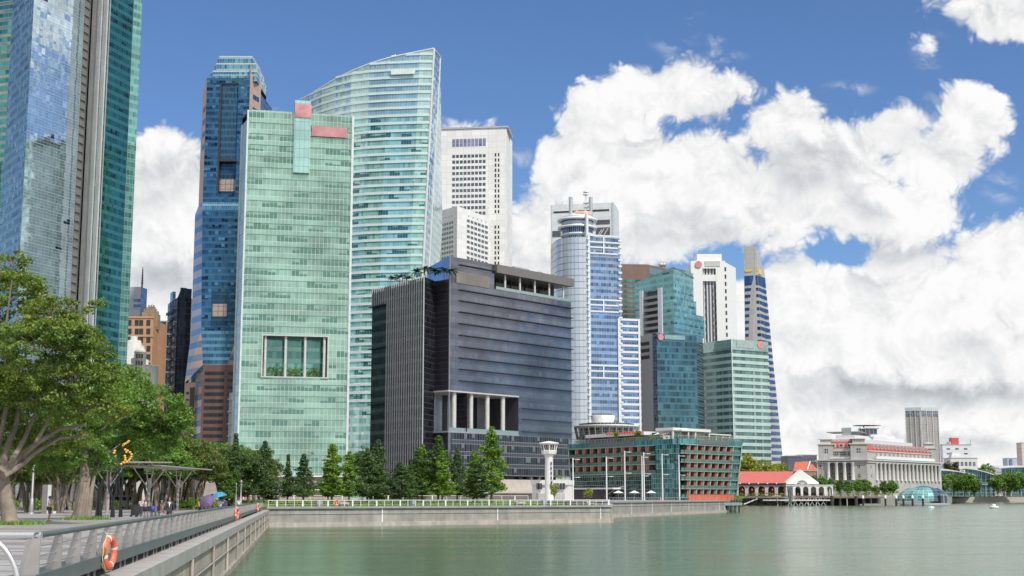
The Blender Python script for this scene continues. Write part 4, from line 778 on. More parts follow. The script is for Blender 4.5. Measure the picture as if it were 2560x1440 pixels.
# left side: short glass return and the finned wing
HW = at(1122, 697, DN).z; Wc = onz(1062, 692, HW).to_2d(); Wl = onz(931, 727, HW).to_2d()
fS = F(Wc, N0); 
GN2 = glass('near_black_panes', (.045, .05, .07), (.03, .03, .045), 1.2, 4.1, .06, .1, .45, (.10, .105, .12), metal=.55, var=.5, dark=.3, dcol=(.01, .01, .015), tilt=.01, wav=.03)
mid = onz(1088, 703, HW).to_2d(); 
q = MB(); fa_, fb_ = F(Wc, mid), F(mid, N0); fa_.quad(q, 0, fa_.L, 4, HW); q.build('glass_facade', GN2, r)
q = MB(); c_cut = fb_.L * .12
fb_.quad(q, 0, fb_.L, zv1, HW); fb_.quad(q, 0, fb_.L, 4, zv0); fb_.quad(q, 0, fb_.L, zv0, zv1, -9); q.build('glass_facade', glass('ribbed_black_panes', (.045, .04, .055), (.035, .03, .045), .6, 4.1, .1, .1, .45, (.085, .085, .10), metal=.5, var=.3), r)
uL0 = onz(1070, 669, HN).to_2d(); fU = F(uL0, N0); q = MB(); fU.quad(q, 0, fU.L, HW - 1, HN); q.build('penthouse_glass', glass('penthouse_blue', (.16, .24, .38), None, 1.5, 6, .05, .08, 0, (.1, .12, .16), metal=.85, var=.1, wav=.05), r)
fW = F(Wl, Wc); LW = fW.L
q = MB(); fW.quad(q, 0, LW, 0, HW); q.build('glass_facade', glass('wing_black_panes', (.03, .032, .04), (.10, .095, .085), 1.2, 4.1, .08, .12, .3, (.06, .06, .07), metal=.5, var=.4), r)
FIN = pm('silver_fin', (.58, .57, .60), .4, .4, var=.06); n_ = 24
sc0 = fW.px(962, 900)[0]; zw1 = fW.px(950, 765)[1]; zw0 = fW.px(950, 1130)[1]
for i in range(n_):
    s_ = .3 + (LW - .6) * i / (n_ - 1)
    for (za, zb_) in (((4, HW + .5),) if s_ > sc0 else ((4, zw0), (zw1, HW + .5))): q = MB(); fW.box(q, s_ - .15, s_ + .15, za, zb_, 0, .32); q.build('fin', FIN, r)
for y in (765, 870, 1010, 1122): zz = fW.px(950, y)[1]; q = MB(); fW.box(q, -.5, sc0 + 1, zz - .15, zz + .15, 0, 1.4); q.build('wing_ledge', LM, r)
q = MB(); b1 = N1 + fN.n * -42; b2 = Wl + Vector((14, 25)); q.face([(*p_, HN - 1) for p_ in (N0, N1, b1, uL0 + Vector((6, 30)), uL0)]); q.face([(*p_, HW - .3) for p_ in (Wl, Wc, mid, N0, uL0 + Vector((6, 30)), b2)]); q.build('roof', MATS['roof_grey'], r)
q = MB(); poly_faces(q, [N1, b1, b2, Wl], 0, HW); q.build('rear_facade', GN2, r)
# cool rooftop plant boxes
for x, w_, h_ in ((1315, 6, 2.5), (1330, 9, 3.2), (1392, 2, 3)): s_ = sx_(x, 690); q = MB(); fN.box(q, s_, s_ + w_, HN, HN + h_, -14, -9); q.build('roof_plant', MATS['grey_panels'], r)

# ---- F: white tower behind the round one
DF = 1010; HF = at(1380, 513, DF).z; A = at(1377, 513, DF).to_2d(); B = onz(1534, 506, HF).to_2d(); f = F(A, B)
r = prism_thing('white_slab_tower', 'white slab tower with dark slots rising behind the round tower', 'skyscraper', block(A, B, 30), 0, HF, pm('white_metal_panels', (.68, .70, .71), .5, .1, var=.03, grid_=(4, 3.4), gcol=(.55, .58, .6), gw=.12), group=SKG)
q = MB(); f.box(q, f.px(1384, 530)[0], f.px(1523, 530)[0], f.px(1450, 530)[1], f.px(1450, 526)[1], -.1, .3); q.build('slot', DARK, r)
for x0, x1, y0, y1 in ((1381, 1402, 590, 575), (1490, 1525, 590, 571), (1490, 1525, 563, 552)): q = MB(); f.box(q, f.px(x0, 580)[0], f.px(x1, 580)[0], f.px(1450, y0)[1], f.px(1450, y1)[1], -.1, .3); q.build('opening', pm('opening_dark', (.10, .10, .12), .5, grid_=(30, 2.2), gw=.4), r)
q = MB(); f.box(q, f.L - 1.2, f.L, 0, HF, 0, .5); f.box(q, 0, 1, 0, HF, 0, .5); q.build('edge_fin', pm('fin_grey', (.5, .53, .55), .5), r)
# ---- G: round-cornered silver tower with the drum, mast and blue grid
DGt = 800; zg = lambda y, x=1470, d=DGt: at(x, y, d).z
R0, R1, R2 = at(1470, 596, DGt).to_2d(), at(1549, 600, DGt + 6).to_2d(), at(1378, 600, DGt + 26).to_2d()
r = thing('round_cornered_tower', 'silver tower with a rounded corner, blue window grid, roof drum and lattice mast', 'skyscraper', (R0.x, R0.y, 0), SKG)
HGt = zg(592)
SIL = glass('silver_panel_curve', (.60, .64, .70), (.60, .64, .70), 2.6, 3.9, .10, .40, 0, (.12, .20, .30), metal=.35, var=.05, rough=.25, tilt=.004, wav=.02, big=.06)
pts = [R2]
for k in range(13):
    t_ = k / 12; a = (1 - t_) ** 2; b_ = 2 * t_ * (1 - t_); c_ = t_ * t_; ctrl = Vector((R2.x + 4, R0.y - 4)); pts.append((R2 + Vector((1.5, -8))) * a + ctrl * b_ + R0 * c_)
q = MB(); u = 0
for a, b_ in zip(pts, pts[1:]): L_ = (b_ - a).length; q.face([(*a, 0), (*b_, 0), (*b_, HGt), (*a, HGt)], [(u, 0), (u + L_, 0), (u + L_, HGt), (u, HGt)], 0, False); u += L_
q.build('curved_facade', SIL, r)
f = F(R0, R1); BG = glass('royal_blue_panes', (.16, .23, .35), (.38, .44, .55), 1.6, 3.9, .10, .22, .42, (.30, .40, .55), metal=.6, var=.35, blind=.12, bcol=(.25, .45, .62), tilt=.02, wav=.04, sub=1)
q = MB(); f.quad(q, 0, f.L, 0, HGt); q.build('glass_facade', BG, r)
GP = pm('grid_white', (.72, .75, .79), .4, .1, var=.03)
q = MB(); f.box(q, -.4, .9, 0, HGt + .5, 0, .8); q.build('grid_post', GP, r)
for y in (592, 608, 621, 636, 752, 765, 781, 916, 930, 947): zz = f.px(1500, y - 2)[1]; q = MB(); f.box(q, -.3, f.L + .6, zz - .45, zz + .45, .05, .9); q.build('grid_beam', GP, r)
for (y0, y1) in ((592, 636), (752, 781), (916, 947)): q = MB(); s_ = f.px(1508, y0)[0]; f.box(q, s_ - .4, s_ + .4, f.px(1500, y1)[1], f.px(1500, y0)[1], 0, .85); q.build('grid_post', GP, r)
for k in range(37): zz = HGt - 1 - 3.9 * k; q = MB(); f.box(q, f.L - 1.4, f.L + .8, zz - 1.1, zz, -.2, 1.3); q.build('corner_block', GP, r)
for k in range(38): zz = HGt - 1 - 3.9 * k; q = MB(); f.box(q, -1.0, .5, zz - .9, zz, -.2, 1.2); q.build('corner_block', GP, r)
# lower wing
Wz = zg(793); S0, S1 = f.pt(f.L, 0), None; s1_ = f.px(1597, 800)[0]; q = MB(); f.quad(q, f.L + .3, s1_, 0, Wz, .3); q.build('wing_glass', BG, r)
for k in range(19): zz = Wz - 3.9 * k; q = MB(); f.box(q, f.L - .3, s1_ + .5, zz - 1.3, zz, .3, 1.0); q.build('grid_beam', GP, r)
q = MB(); f.box(q, f.L - 2.2, f.L - .5, 0, Wz, .2, 1.1); f.box(q, s1_ - .9, s1_ + .3, 0, Wz, .2, 1.15); q.build('grid_post', GP, r)
q = MB(); cc, dd = back(R0, Vector(f.pt(s1_, 0)[:2]), 40); q.face([(*x_, HGt) for x_ in ([R0, R1] + [R1 + f.n * -30, R2 + Vector((0, 14))] + pts[:-1])]); q.face([(*x_, Wz) for x_ in (R1, Vector(f.pt(s1_, 0, .3)[:2]), cc, R1 + f.n * -30)]); q.build('roof', MATS['roof_grey'], r)
q = MB(); poly_faces(q, [Vector(f.pt(s1_, 0)[:2]), cc], 0, Wz); poly_faces(q, [R1, R1 + f.n * -30, R2 + Vector((0, 14)), R2], 0, HGt); q.build('side_wall', MATS['white_metal_panels'], r)
# drum
Pd = at(1443, 560, DGt + 14); zd = lambda y: at(1443, y, DGt + 14).z; q = MB()
q.lathe((Pd.x, Pd.y, 0), [(9.6, HGt), (9.6, zd(546))], 32); q.build('drum_glass', glass('drum_blue_panes', (.08, .14, .25), (.5, .55, .6), 1.3, 7.2, .2, .9, .2, (.55, .6, .64), metal=.4, var=.4), r)
for y, rad in ((590, 10.4), (572, 12.0), (569, 10.4), (553, 12.2), (550, 11.2), (545, 9.4)): q = MB(); zz = zd(y); q.lathe((Pd.x, Pd.y, 0), [(rad - 2, zz - .5), (rad, zz - .5), (rad, zz + .5), (rad - 2.2, zz + .6), (.2, zz + .6)], 32); q.build('drum_ring', GP, r)
q = MB(); pm_ = at(1467, 560, DGt + 2); q.tube([(pm_.x, pm_.y, HGt - 2), (pm_.x, pm_.y, zd(545))], 1.0, 8); q.build('drum_pier', GP, r)
q = MB(); zz = zd(543); q.lathe((Pd.x + 3, Pd.y, 0), [(6, zz), (6.4, zz), (6.4, zz + 2.6), (6, zz + 2.6)], 20); q.build('orange_sign', pm('faded_orange_sign', (.70, .42, .28), .6, var=.25, scale=.3), r)
q = MB(); q.tube([(Pd.x, Pd.y, zz), (Pd.x, Pd.y, zz + 4)], [7, .4], 16); q.build('drum_cap', WHITE, r)
for x in (1427, 1477): P = at(x, 545, DGt + 12); q = MB(); q.tube([P, (P.x, P.y, at(x, 493, DGt + 12).z)], 1.15, 8); q.build('flue', pm('flue_grey', (.5, .53, .55), .4, .4), r)
P = at(1465, 530, DGt + 14); zt_ = at(1465, 473, DGt + 14).z; q = MB()
for dx_ in (-.7, .7):
    for dy_ in (-.7, .7): q.tube([(P.x + dx_, P.y + dy_, P.z), (P.x + dx_ * .3, P.y + dy_ * .3, zt_)], .16, 4)
for k in range(9):
    z0_ = P.z + (zt_ - P.z) * k / 9; z1_ = P.z + (zt_ - P.z) * (k + 1) / 9; w0 = .7 - .055 * k; q.tube([(P.x - w0, P.y - w0, z0_), (P.x + w0, P.y - w0, z1_)], .1, 4); q.tube([(P.x + w0, P.y - w0, z0_), (P.x - w0, P.y - w0, z1_)], .1, 4)
q.build('lattice_mast', WHITE, r)
for y in (519, 509, 488, 482): zz = at(1465, y, DGt + 14).z; q = MB(); q.lathe((P.x, P.y, zz), [(.2, 0), (1.7, .1), (1.7, .7), (.2, .8)], 10); q.build('mast_platform', WHITE, r)
for x, y in ((1494, 590), (1500, 588), (1510, 587)): P2 = at(x, y, DGt + 10); q = MB(); q.tube([P2, P2 + Vector((2.5, 0, 4))], .2, 4); q.build('antenna', WHITE, r)
# ---- H: brown tower
DH = 940; HH = at(1620, 661, DH).z; A, B = onz(1552, 660, HH).to_2d(), at(1618, 660, DH).to_2d(); B2 = onz(1690, 676, HH).to_2d(); f, f2_ = F(A, B), F(B, B2)
r = thing('brown_office_tower', 'brown stone office tower behind the stepped teal glass tower', 'skyscraper', (B.x, B.y, 0), SKG); BRS = pm('brown_stone', (.20, .125, .10), .6, var=.06, grid_=(3, 3), gcol=(.17, .1, .08), gw=.15)
q = MB(); f.quad(q, 0, f.L, 0, HH); f2_.quad(q, 0, f2_.L, 0, HH); q.build('wall', BRS, r); q = MB(); q.face([(*x_, HH) for x_ in (A, B, B2, A + B2 - B)]); poly_faces(q, [B2, A + B2 - B, A], 0, HH); q.build('roof', BRS, r)
TW = glass('teal_ribbon_window', (.10, .26, .25), None, 2, 80, .15, .1, 0, (.1, .08, .07), metal=.4, var=.6)
repeats(f, [(f.L * .04, f.L * .96, zz := f.px(1580, 706 + 12.6 * k)[1], zz + 2.0) for k in range(14)], TW, r); repeats(f2_, [(.5, f2_.L * .95, zz := f.px(1618, 704 + 12.6 * k)[1], zz + 2.6) for k in range(3)], TW, r)
q = MB(); f2_.box(q, 2, f2_.L * .8, HH - 6.5, HH - 2, 0, .2); q.build('blue_panel', pm('dull_blue_panel', (.12, .22, .30), .5), r)
for x in (1652, 1656, 1661): P = at(x, 668, DH + 20); q = MB(); q.lathe((P.x, P.y, P.z), [(.2, 0), (2.2, 1.5), (.2, 3.4)], 8); q.build('roof_dish', STEEL, r)
# ---- I: stepped teal glass tower with balconies
DI = 850; zi = lambda y, x=1685, d=DI: at(x, y, d).z
I0, I1, I2 = at(1587, 705, DI + 28).to_2d(), at(1683, 672, DI).to_2d(), at(1735, 683, DI + 20).to_2d(); I3 = at(1760, 772, DI + 30).to_2d()
f, f2_ = F(I0, I1), F(I1, I2); 
r = thing('stepped_teal_tower', 'teal glass tower stepping down to the right with a bay of open balconies', 'skyscraper', (I1.x, I1.y, 0), SKG)
GI = glass('teal_panes', (.13, .33, .35), (.20, .38, .40), 1.8, 4.0, .07, .15, .45, (.22, .36, .38), metal=.62, var=.22, dark=.2, dcol=(.04, .12, .14), tilt=.012, wav=.04)
zbot = zi(832); zt_ = zi(682)
q = MB(); f2b = F(I1, I3); s_a = f2b.px(1735, 700)[0]; s_b = f2b.px(1735, 750)[0]
f2b.quad(q, 0, f2b.px(1733, 700)[0], zbot, zi(672)); f2b.quad(q, f2b.px(1733, 700)[0], f2b.px(1740, 740)[0], zbot, zi(742)); f2b.quad(q, f2b.px(1740, 760)[0], f2b.L, zbot, zi(776)); q.build('glass_facade', GI, r)
q = MB(); f.holes(q, 0, f.L, zbot, zi(690), [(f.px(1602, 780)[0], f.px(1655, 780)[0], zbot, zi(716))]); q.build('glass_facade', GI, r)
q = MB(); q.face([f.pt(0, zi(690)), f.pt(f.L, zi(690)), f.pt(f.L, zi(668)), f.pt(f.L * .62, zi(676))], [(0, 0), (20, 0), (20, 6), (8, 5)]); c_ = I2 + I0 - I1; q.face([(*I1, zi(668)), (*I2, zi(672)), (*c_, zi(690)), (*I0, zi(690))]); q.build('sloping_roof_glass', GI, r)
q = MB(); q.tube([(*I1, zi(667)), f.pt(f.L * .6, zi(677))], .3, 5); q.tube([(*I1, zi(667)), (*I2, zi(683))], .3, 5); q.build('roof_truss', STEEL, r)
s0, s1 = f.px(1602, 780)[0], f.px(1655, 780)[0]
q = MB(); f.quad(q, s0, s1, zbot, zi(716), -4); q.build('balcony_back_wall', pm('balcony_shade', (.2, .2, .22), .6), r)
for x0, x1 in ((1601, 1609), (1647, 1657)): q = MB(); f.box(q, f.px(x0, 780)[0], f.px(x1, 780)[0], zbot, zi(714), -4, .8); q.build('white_pier', GP, r)
for k in range(7): zz = zbot + 4.0 * k; q = MB(); f.box(q, s0 + 1, s1 - 1, zz, zz + .9, -4, .4); f.box(q, s0 + 1, s1 - 1, zz + .9, zz + 1.8, .2, .3); q.build('balcony', pm('balcony_grey', (.32, .31, .33), .5), r)
q = MB(); c3 = I3 + I0 - I1; poly_faces(q, [I3, c3, I0], zbot, zi(776)); q.face([(*x_, zi(776)) for x_ in (I1, I3, c3, I0)]); q.face([(*x_, zbot) for x_ in (I0, c3, I3, I1)]); q.build('rear_facade', GI, r)
q = MB(); q.prism([I0 + Vector((8, 4)), I1 + Vector((0, 6)), I3 + Vector((-6, 4)), c3], 0, zbot + 1); q.build('stem_core', pm('stem_white', (.55, .56, .56), .5), r)
# ---- J: white tower with the red disc
DJ = 940; HJ = at(1745, 652, DJ).z; A, B = at(1727, 655, DJ).to_2d(), at(1826, 655, DJ).to_2d(); f = F(A, B)
r = thing('white_disc_tower', 'white concrete tower with dark vertical window strips and a dull red disc', 'skyscraper', (A.x, A.y, 0), SKG)
WJ = pm('bright_white_concrete', (.78, .78, .77), .5, var=.03)
s0, s1 = f.px(1757, 700)[0], f.px(1790, 700)[0]; zj = f.px(1770, 671)[1]
q = MB(); f.holes(q, 0, f.px(1814, 700)[0], 0, HJ, [(s0, s1, 0, zj)], 2); q.build('wall', WJ, r)
q = MB(); f.quad(q, s0, s1, 0, zj, -2); q.build('window_strip', glass('strip_glass', (.09, .10, .14), None, 2.2, 200, 1.0, .1, 0, (.6, .6, .6), metal=.4), r)
q = MB(); f.box(q, s0 - .4, s1 + .4, zj - 9, zj - 4.5, -2, -.2); q.build('louvre_band', WJ, r)
fj2 = F(f.pt(f.px(1814, 700)[0], 0), at(1839, 665, DJ + 24)); q = MB(); fj2.quad(q, 0, fj2.L, 0, HJ - 1); c_, d_ = back(A, B, 28); poly_faces(q, [fj2.B, c_, d_, A], 0, HJ - 1); q.face([(*x_, HJ - 1) for x_ in (A, Vector(f.pt(f.px(1814, 700)[0], 0)[:2]), fj2.B, c_, d_)]); q.build('side_wall', WJ, r)
q = MB(); f.box(q, f.px(1744, 650)[0], f.px(1806, 650)[0], HJ - 1, f.px(1770, 633)[1], -18, -3); q.build('roof_block', WJ, r)
for x, s2 in ((1763, .5), (1814, .5)): repeats(f, [(f.px(x, 700)[0] - .55, f.px(x, 700)[0] + .55, zz := f.px(1770, (720 if x == 1763 else 678) + 18.2 * k)[1], zz + 2.8) for k in range(12)], DARK, r, 'slit_window', -.05, .15)
repeats(f, [(f.px(1788, 700)[0] - .3, f.px(1788, 700)[0] + .5, zz := f.px(1770, 720 + 18.2 * k)[1], zz + 2.8) for k in range(9)], DARK, r, 'slit_window', -.05, .15)
def disc(f_, x, y, rad, mat, par, name, n=24, sides=None):
    s_, z_ = f_.px(x, y); q = MB(); a_ = [f_.pt(s_ + rad * math.cos(6.2832 * i / n), z_ + rad * math.sin(6.2832 * i / n), .85) for i in range(n)]; b_ = [f_.pt(s_ + rad * math.cos(6.2832 * i / n), z_ + rad * math.sin(6.2832 * i / n), -.1) for i in range(n)]
    q.face(a_)
    for i in range(n): q.face([b_[i], b_[(i + 1) % n], a_[(i + 1) % n], a_[i]])
    q.build(name, mat, par)
DISC = pm('dull_rose_disc', (.62, .25, .26), .5, var=.15, scale=.5)
disc(f, 1746, 661, 2.4, DISC, r, 'red_disc_sign'); q = MB(); f.box(q, f.px(1762, 660)[0], f.px(1800, 660)[0], f.px(1770, 666)[1], f.px(1770, 653)[1], 0, .35); q.build('blank_sign', pm('pale_grey_sign', (.52, .52, .5), .5, var=.1), r)
# ---- K: slim banded tapering tower
DKt = 1000; zk = lambda y, x=1880, d=DKt: at(x, y, d).z
T0, T1, T2 = at(1859, 614, DKt + 4), at(1890, 614, DKt), at(1906, 640, DKt + 14); G0, G1, G2 = gx(1868, DKt + 4), gx(1929, DKt), gx(1967, DKt + 18)
r = thing('banded_blue_tower', 'slim tapering grey tower with blue window bands and a yellow sign near its top', 'skyscraper', (G1.x, G1.y, 0), SKG)
HK = zk(614)
def kpt(i, z): a, b_ = ((G0, T0), (G1, T1), (G2, T2))[i]; t_ = z / HK; s_ = a.lerp(b_, t_); return Vector((s_.x, s_.y, z))
# real bend: upper part keeps straight left edge
KG = pm('warm_grey_cladding', (.47, .46, .45), .5, .1, var=.05, grid_=(3, 3.5), gcol=(.36, .35, .35), gw=.12); KB = glass('cobalt_band_glass', (.04, .12, .32), None, 2.0, 90, .12, .1, 0, (.02, .05, .14), metal=.55, var=.35)
q = MB()
for i in (0, 1): q.face([kpt(i, 0), kpt(i + 1, 0), kpt(i + 1, HK - (18 if i else 0)), kpt(i, HK)])
b3, b4 = G2 + Vector((-4, 30, 0)), G0 + Vector((0, 30, 0)); q.face([G2, b3, (b3.x - 14, b3.y, HK - 20), kpt(2, HK - 18)]); q.face([kpt(0, HK), kpt(1, HK), kpt(2, HK - 18), (b3.x - 14, b3.y, HK - 20), (T0.x + 8, T0.y + 25, HK - 8)]); q.build('wall', KG, r)
bands = [(zk(712), zk(688))] + [(zk(y + 7.5), zk(y)) for y in [719 + 16.3 * k for k in range(27)]]
for za, zb_ in bands:
    for i in (0, 1):
        q = MB(); a, b_ = kpt(i, za), kpt(i + 1, za); c_, d_ = kpt(i + 1, zb_), kpt(i, zb_); n_ = F(a, b_).n; n3 = Vector((n_.x, n_.y, 0)) * .3
        e_ = .02 if i == 0 else .03; P = [a.lerp(b_, .0 if i else .03) + n3, b_.lerp(a, e_) + n3, c_.lerp(d_, e_) + n3, d_.lerp(c_, .0 if i else .03) + n3]; Lw = (b_ - a).length
        q.face(P, [(0, za), (Lw, za), (Lw, zb_), (0, zb_)]); q.face([P[3], P[2], P[2] - n3, P[3] - n3]); q.face([P[0] - n3, P[1] - n3, P[1], P[0]]); q.build('window_band', KB, r)
n_ = F(T0, T1).n; YEL = pm('yellow_sign', (.85, .52, .08), .5); fk = F(kpt(0, zk(676)), kpt(1, zk(676))); q = MB(); fk.box(q, .8, fk.L * .62, zk(678), zk(673), 0, .5); q.build('yellow_sign', YEL, r); fk = F(kpt(1, zk(676)), kpt(2, zk(676))); q = MB(); fk.box(q, 1, fk.L * .5, zk(684), zk(672), 0, .5); q.build('yellow_sign', YEL, r)
# ---- L: dark teal tower with grey side, and M: pale aqua banded block
DL = 815; HL = at(1640, 833, DL).z; A0, A, B, B2 = at(1597, 840, DL + 12).to_2d(), at(1632, 832, DL).to_2d(), onz(1741, 837, HL).to_2d(), at(1757, 843, DL + 26).to_2d(); f = F(A, B); f0 = F(A0, A); f3 = F(B, B2)
r = thing('dark_teal_tower', 'dark teal glass tower with plain grey side wall and rose disc at top', 'skyscraper', (A.x, A.y, 0), SKG)
GL = glass('dark_teal_grid', (.085, .165, .185), (.13, .225, .245), 1.5, 3.8, .08, .16, .3, (.03, .09, .11), metal=.6, var=.55, tilt=.012, wav=.05)
q = MB(); f.quad(q, 0, f.L, 0, HL); q.build('glass_facade', GL, r); q = MB(); f3.quad(q, 0, f3.L, 0, HL); q.build('glass_facade', glass('dark_teal_edge', (.08, .16, .20), (.04, .08, .12), 1.4, 3.8, .1, .2, .4, (.25, .33, .38), metal=.6, var=.4), r)
q = MB(); f0.quad(q, 0, f0.L, 0, HL - .5); c_, d_ = back(A, B, 26); poly_faces(q, [B2, c_, d_, A0], 0, HL - .5); q.face([(*x_, HL - .5) for x_ in (A0, A, B, B2, c_, d_)]); q.build('grey_side_wall', pm('mauve_grey_wall', (.36, .36, .385), .5, .1, var=.05), r)
repeats(f0, [(1, f0.L * .75, zz := f0.px(1600, 866 + 17 * k)[1], zz + 2.2) for k in range(3)], DARK, r, 'louvre_slot', -.1, .1)
q = MB(); f.box(q, -.3, f.L * .08, 0, HL, .02, .3); q.build('dark_edge', GN2, r)
disc(f, 1651, 843, 1.9, DISC, r, 'red_disc_sign'); q = MB(); f.box(q, f.px(1661, 843)[0], f.px(1712, 843)[0], f.px(1680, 849)[1], f.px(1680, 838)[1], .05, .4); q.build('blank_sign', pm('teal_grey_sign', (.22, .36, .38), .5, var=.2, scale=.4), r)
DM = 830; HM = at(1830, 848, DM).z; A, B, B2 = at(1757, 853, DM + 22).to_2d(), at(1829, 847, DM).to_2d(), onz(1919, 855, HM).to_2d(); f, f2_ = F(A, B), F(B, B2)
r = thing('pale_aqua_block', 'pale aqua banded office block with a rose hexagon sign at its top corner', 'office building', (B.x, B.y, 0), SKG)
GM = glass('grey_aqua_window', (.14, .24, .24), None, 1.5, 80, .08, .1, 0, (.25, .38, .36), metal=.45, var=.5, blind=.3, bcol=(.32, .45, .43))
AQ = pm('aqua_spandrel', (.46, .60, .56), .3, .1, var=.05, grid_=(1.5, 40), gcol=(.35, .5, .46), gw=.07)
hz = HM - f.px(1829, 874)[1]
q = MB(); f.quad(q, 0, f.L, 0, HM - 1); f2_.quad(q, 0, f2_.L, 0, HM - 1); q.build('glass_facade', GM, r)
q = MB(); f.box(q, 0, f.L + .2, HM - hz, HM, -.5, .5); f2_.box(q, -.2, f2_.L, HM - hz, HM, -.5, .5); q.build('crown_screen', glass('crown_screen_panes', (.34, .50, .46), None, 1.5, 2.6, .08, .1, 0, (.45, .58, .55), metal=.5, var=.1), r)
for k in range(20):
    zz = HM - hz - 4.2 * k
    if zz < 3: break
    for ff_ in (f, f2_): q = MB(); ff_.box(q, 0, ff_.L + .3, zz - 4.2, zz - 2.2, -.1, .35); q.build('spandrel', AQ, r)
q = MB(); c_ = A + B2 - B; poly_faces(q, [B2, c_, A], 0, HM); q.face([(*x_, HM) for x_ in (A, B, B2, c_)]); q.build('roof', AQ, r)
q = MB(); s_ = f.pt(f.L + .3, 0, .4); q.tube([(s_[0], s_[1], 0), (s_[0], s_[1], HM + .4)], .35, 6); q.build('corner_mullion', GP, r)
disc(f2_, 1899, 862, 2.7, DISC, r, 'red_hexagon_sign', 6); q = MB(); f2_.box(q, f2_.px(1840, 860)[0], f2_.px(1882, 860)[0], f2_.px(1860, 870)[1], f2_.px(1860, 853)[1], .5, .8); q.build('blank_sign', pm('aqua_grey_sign', (.33, .42, .40), .5, var=.2, scale=.4), r)
# ---- O: glass hotel with red balcony partitions; its walls lean outwards towards the top
DH0 = 420; zh = lambda y, x=1700, d=DH0: at(x, y, d).z
HH_ = zh(1096); z0h = .95
Hc = at(1698, 1096, DH0).to_2d(); Hl = onz(1421, 1111, HH_).to_2d(); Hr = onz(1855, 1104, HH_).to_2d()
hl0 = gx(1430, (Hl.y - 1), z0h).to_2d(); hr0 = gx(1840, Hr.y, z0h).to_2d(); hc0 = gx(1701, DH0 + .6, z0h).to_2d()
r = thing('glass_hotel', 'green glass waterfront hotel with leaning sides, red balcony partitions and a planted roof terrace', 'hotel', (Hc.x, Hc.y, z0h))
class LF:        # leaning wall: bottom A0-B0, top A1-B1
    def __init__(s, A0, B0, A1, B1, z0, z1): s.A0, s.B0, s.A1, s.B1, s.z0, s.z1 = A0, B0, A1, B1, z0, z1; s.L = (B1 - A1).length; s.n = F(A1, B1).n
    def pt(s, a, z, d=0): k = (z - s.z0) / (s.z1 - s.z0); t_ = a / s.L; q = s.A0.lerp(s.B0, t_).lerp(s.A1.lerp(s.B1, t_), k) + s.n * d; return (q.x, q.y, z)
    quad = F.quad; box = F.box
LL, LR_ = LF(hl0, hc0, Hl, Hc, z0h, HH_), LF(hc0, hr0, Hc, Hr, z0h, HH_)
GRNM = pm('sea_green_metal', (.27, .36, .31), .4, .2, var=.08); REDP = pm('brick_red_panel', (.34, .12, .10), .5, var=.15, scale=.4)
HG = glass('hotel_teal_panes', (.13, .30, .32), None, 1.15, 1.5, .07, .07, 0, (.42, .55, .52), metal=.55, var=.5, tilt=.03, wav=.1)
HGD = glass('hotel_dark_panes', (.05, .085, .08), None, 1.15, 1.4, .08, .08, 0, (.36, .48, .45), metal=.45, var=.6, tilt=.03, wav=.1)
HR_ = glass('room_glass', (.10, .18, .18), None, 1.4, 2.8, .1, .3, 0, (.15, .2, .19), metal=.35, var=.6, dark=.3)
q = MB(); LL.quad(q, 0, LL.L, z0h, HH_, -2.2); LR_.quad(q, 0, LR_.L, z0h, HH_, -2.2); q.build('room_wall', HR_, r)
zt_ = zh(1107)                           # glass fascia at the top
for ff_ in (LL, LR_): q = MB(); ff_.box(q, -.1, ff_.L + .1, zt_ - .3, HH_, -2.5, .25); q.build('glass_fascia', glass('fascia_teal_panes', (.10, .30, .35), None, .9, 9, .08, .1, 0, (.25, .48, .5), metal=.5, var=.35), r)
SGN = pm('slate_sign', (.15, .155, .175), .45, var=.05)
def lx(ff_, x0, x1, x, L_): return L_ * (x - x0) / (x1 - x0)
q = MB(); LL.box(q, LL.L * .24 - 1, LL.L * .62, zt_ - .1, HH_ - .15, .27, .45); q.build('blank_sign', SGN, r)
q = MB(); LR_.box(q, LR_.L * .28, LR_.L * .76, zt_ - .1, HH_ - .15, .27, .45); q.build('blank_sign', SGN, r)
# left wing: three storeys of balconies, tall glazed lobby below
fl_h = (zt_ - .3 - zh(1181)) / 3; zlob = zh(1181); sE = LL.L * .80; nb = 11
q = MB(); LL.quad(q, 0, sE, z0h, zlob, 0); q.build('lobby_glass', HGD, r)
q = MB(); LL.quad(q, sE, LL.L, z0h, zt_ - .3, 0); q.face([LL.pt(sE, z0h, 0), LL.pt(sE, z0h, -2.2), LL.pt(sE, zt_, -2.2), LL.pt(sE, zt_, 0)][::-1]); q.build('corner_glass', HG, r)
q = MB(); LL.box(q, LL.L * .76, LL.L + .05, z0h, zlob, .02, .12); q.build('corner_screen', HG, r)
for k in range(4):
    zz = zlob + fl_h * k; q = MB(); LL.box(q, -.1, sE, zz - .28, zz, -2.2, .3); q.build('floor_slab', GRNM, r)
def wedge(ff_, s_, za, zb_, w0, w1, sg=1):
    q = MB(); P = [(s_, za), (s_ + w0, za), (s_ + w1, zb_), (s_ - .15, zb_)]; a = [ff_.pt(s, z, 0.0) for s, z in P]; b_ = [ff_.pt(s, z, -1.1) for s, z in P]
    q.face(a); q.face([a[1], b_[1], b_[2], a[2]]); q.face([b_[0], a[0], a[3], b_[3]]); return q
for k in range(3):
    za, zb_ = zlob + fl_h * k, zlob + fl_h * (k + 1) - .28
    for i in range(1, nb):
        s_ = sE * i / nb - .9 + .15 * k; wedge(LL, s_ + .3, za, zb_, 1.0, 1.6).build('red_partition', REDP, r)
        q = MB(); LL.box(q, s_ + .05, s_ + .25, za, zb_, -.3, .05); q.build('mullion', pm('pale_green_mullion', (.42, .48, .42), .5), r)
    q = MB(); LL.box(q, 0, sE, za, za + .95, .1, .16); q.build('balustrade', pm('green_balustrade_glass', (.14, .22, .19), .15, .3, var=.3, scale=.8), r)
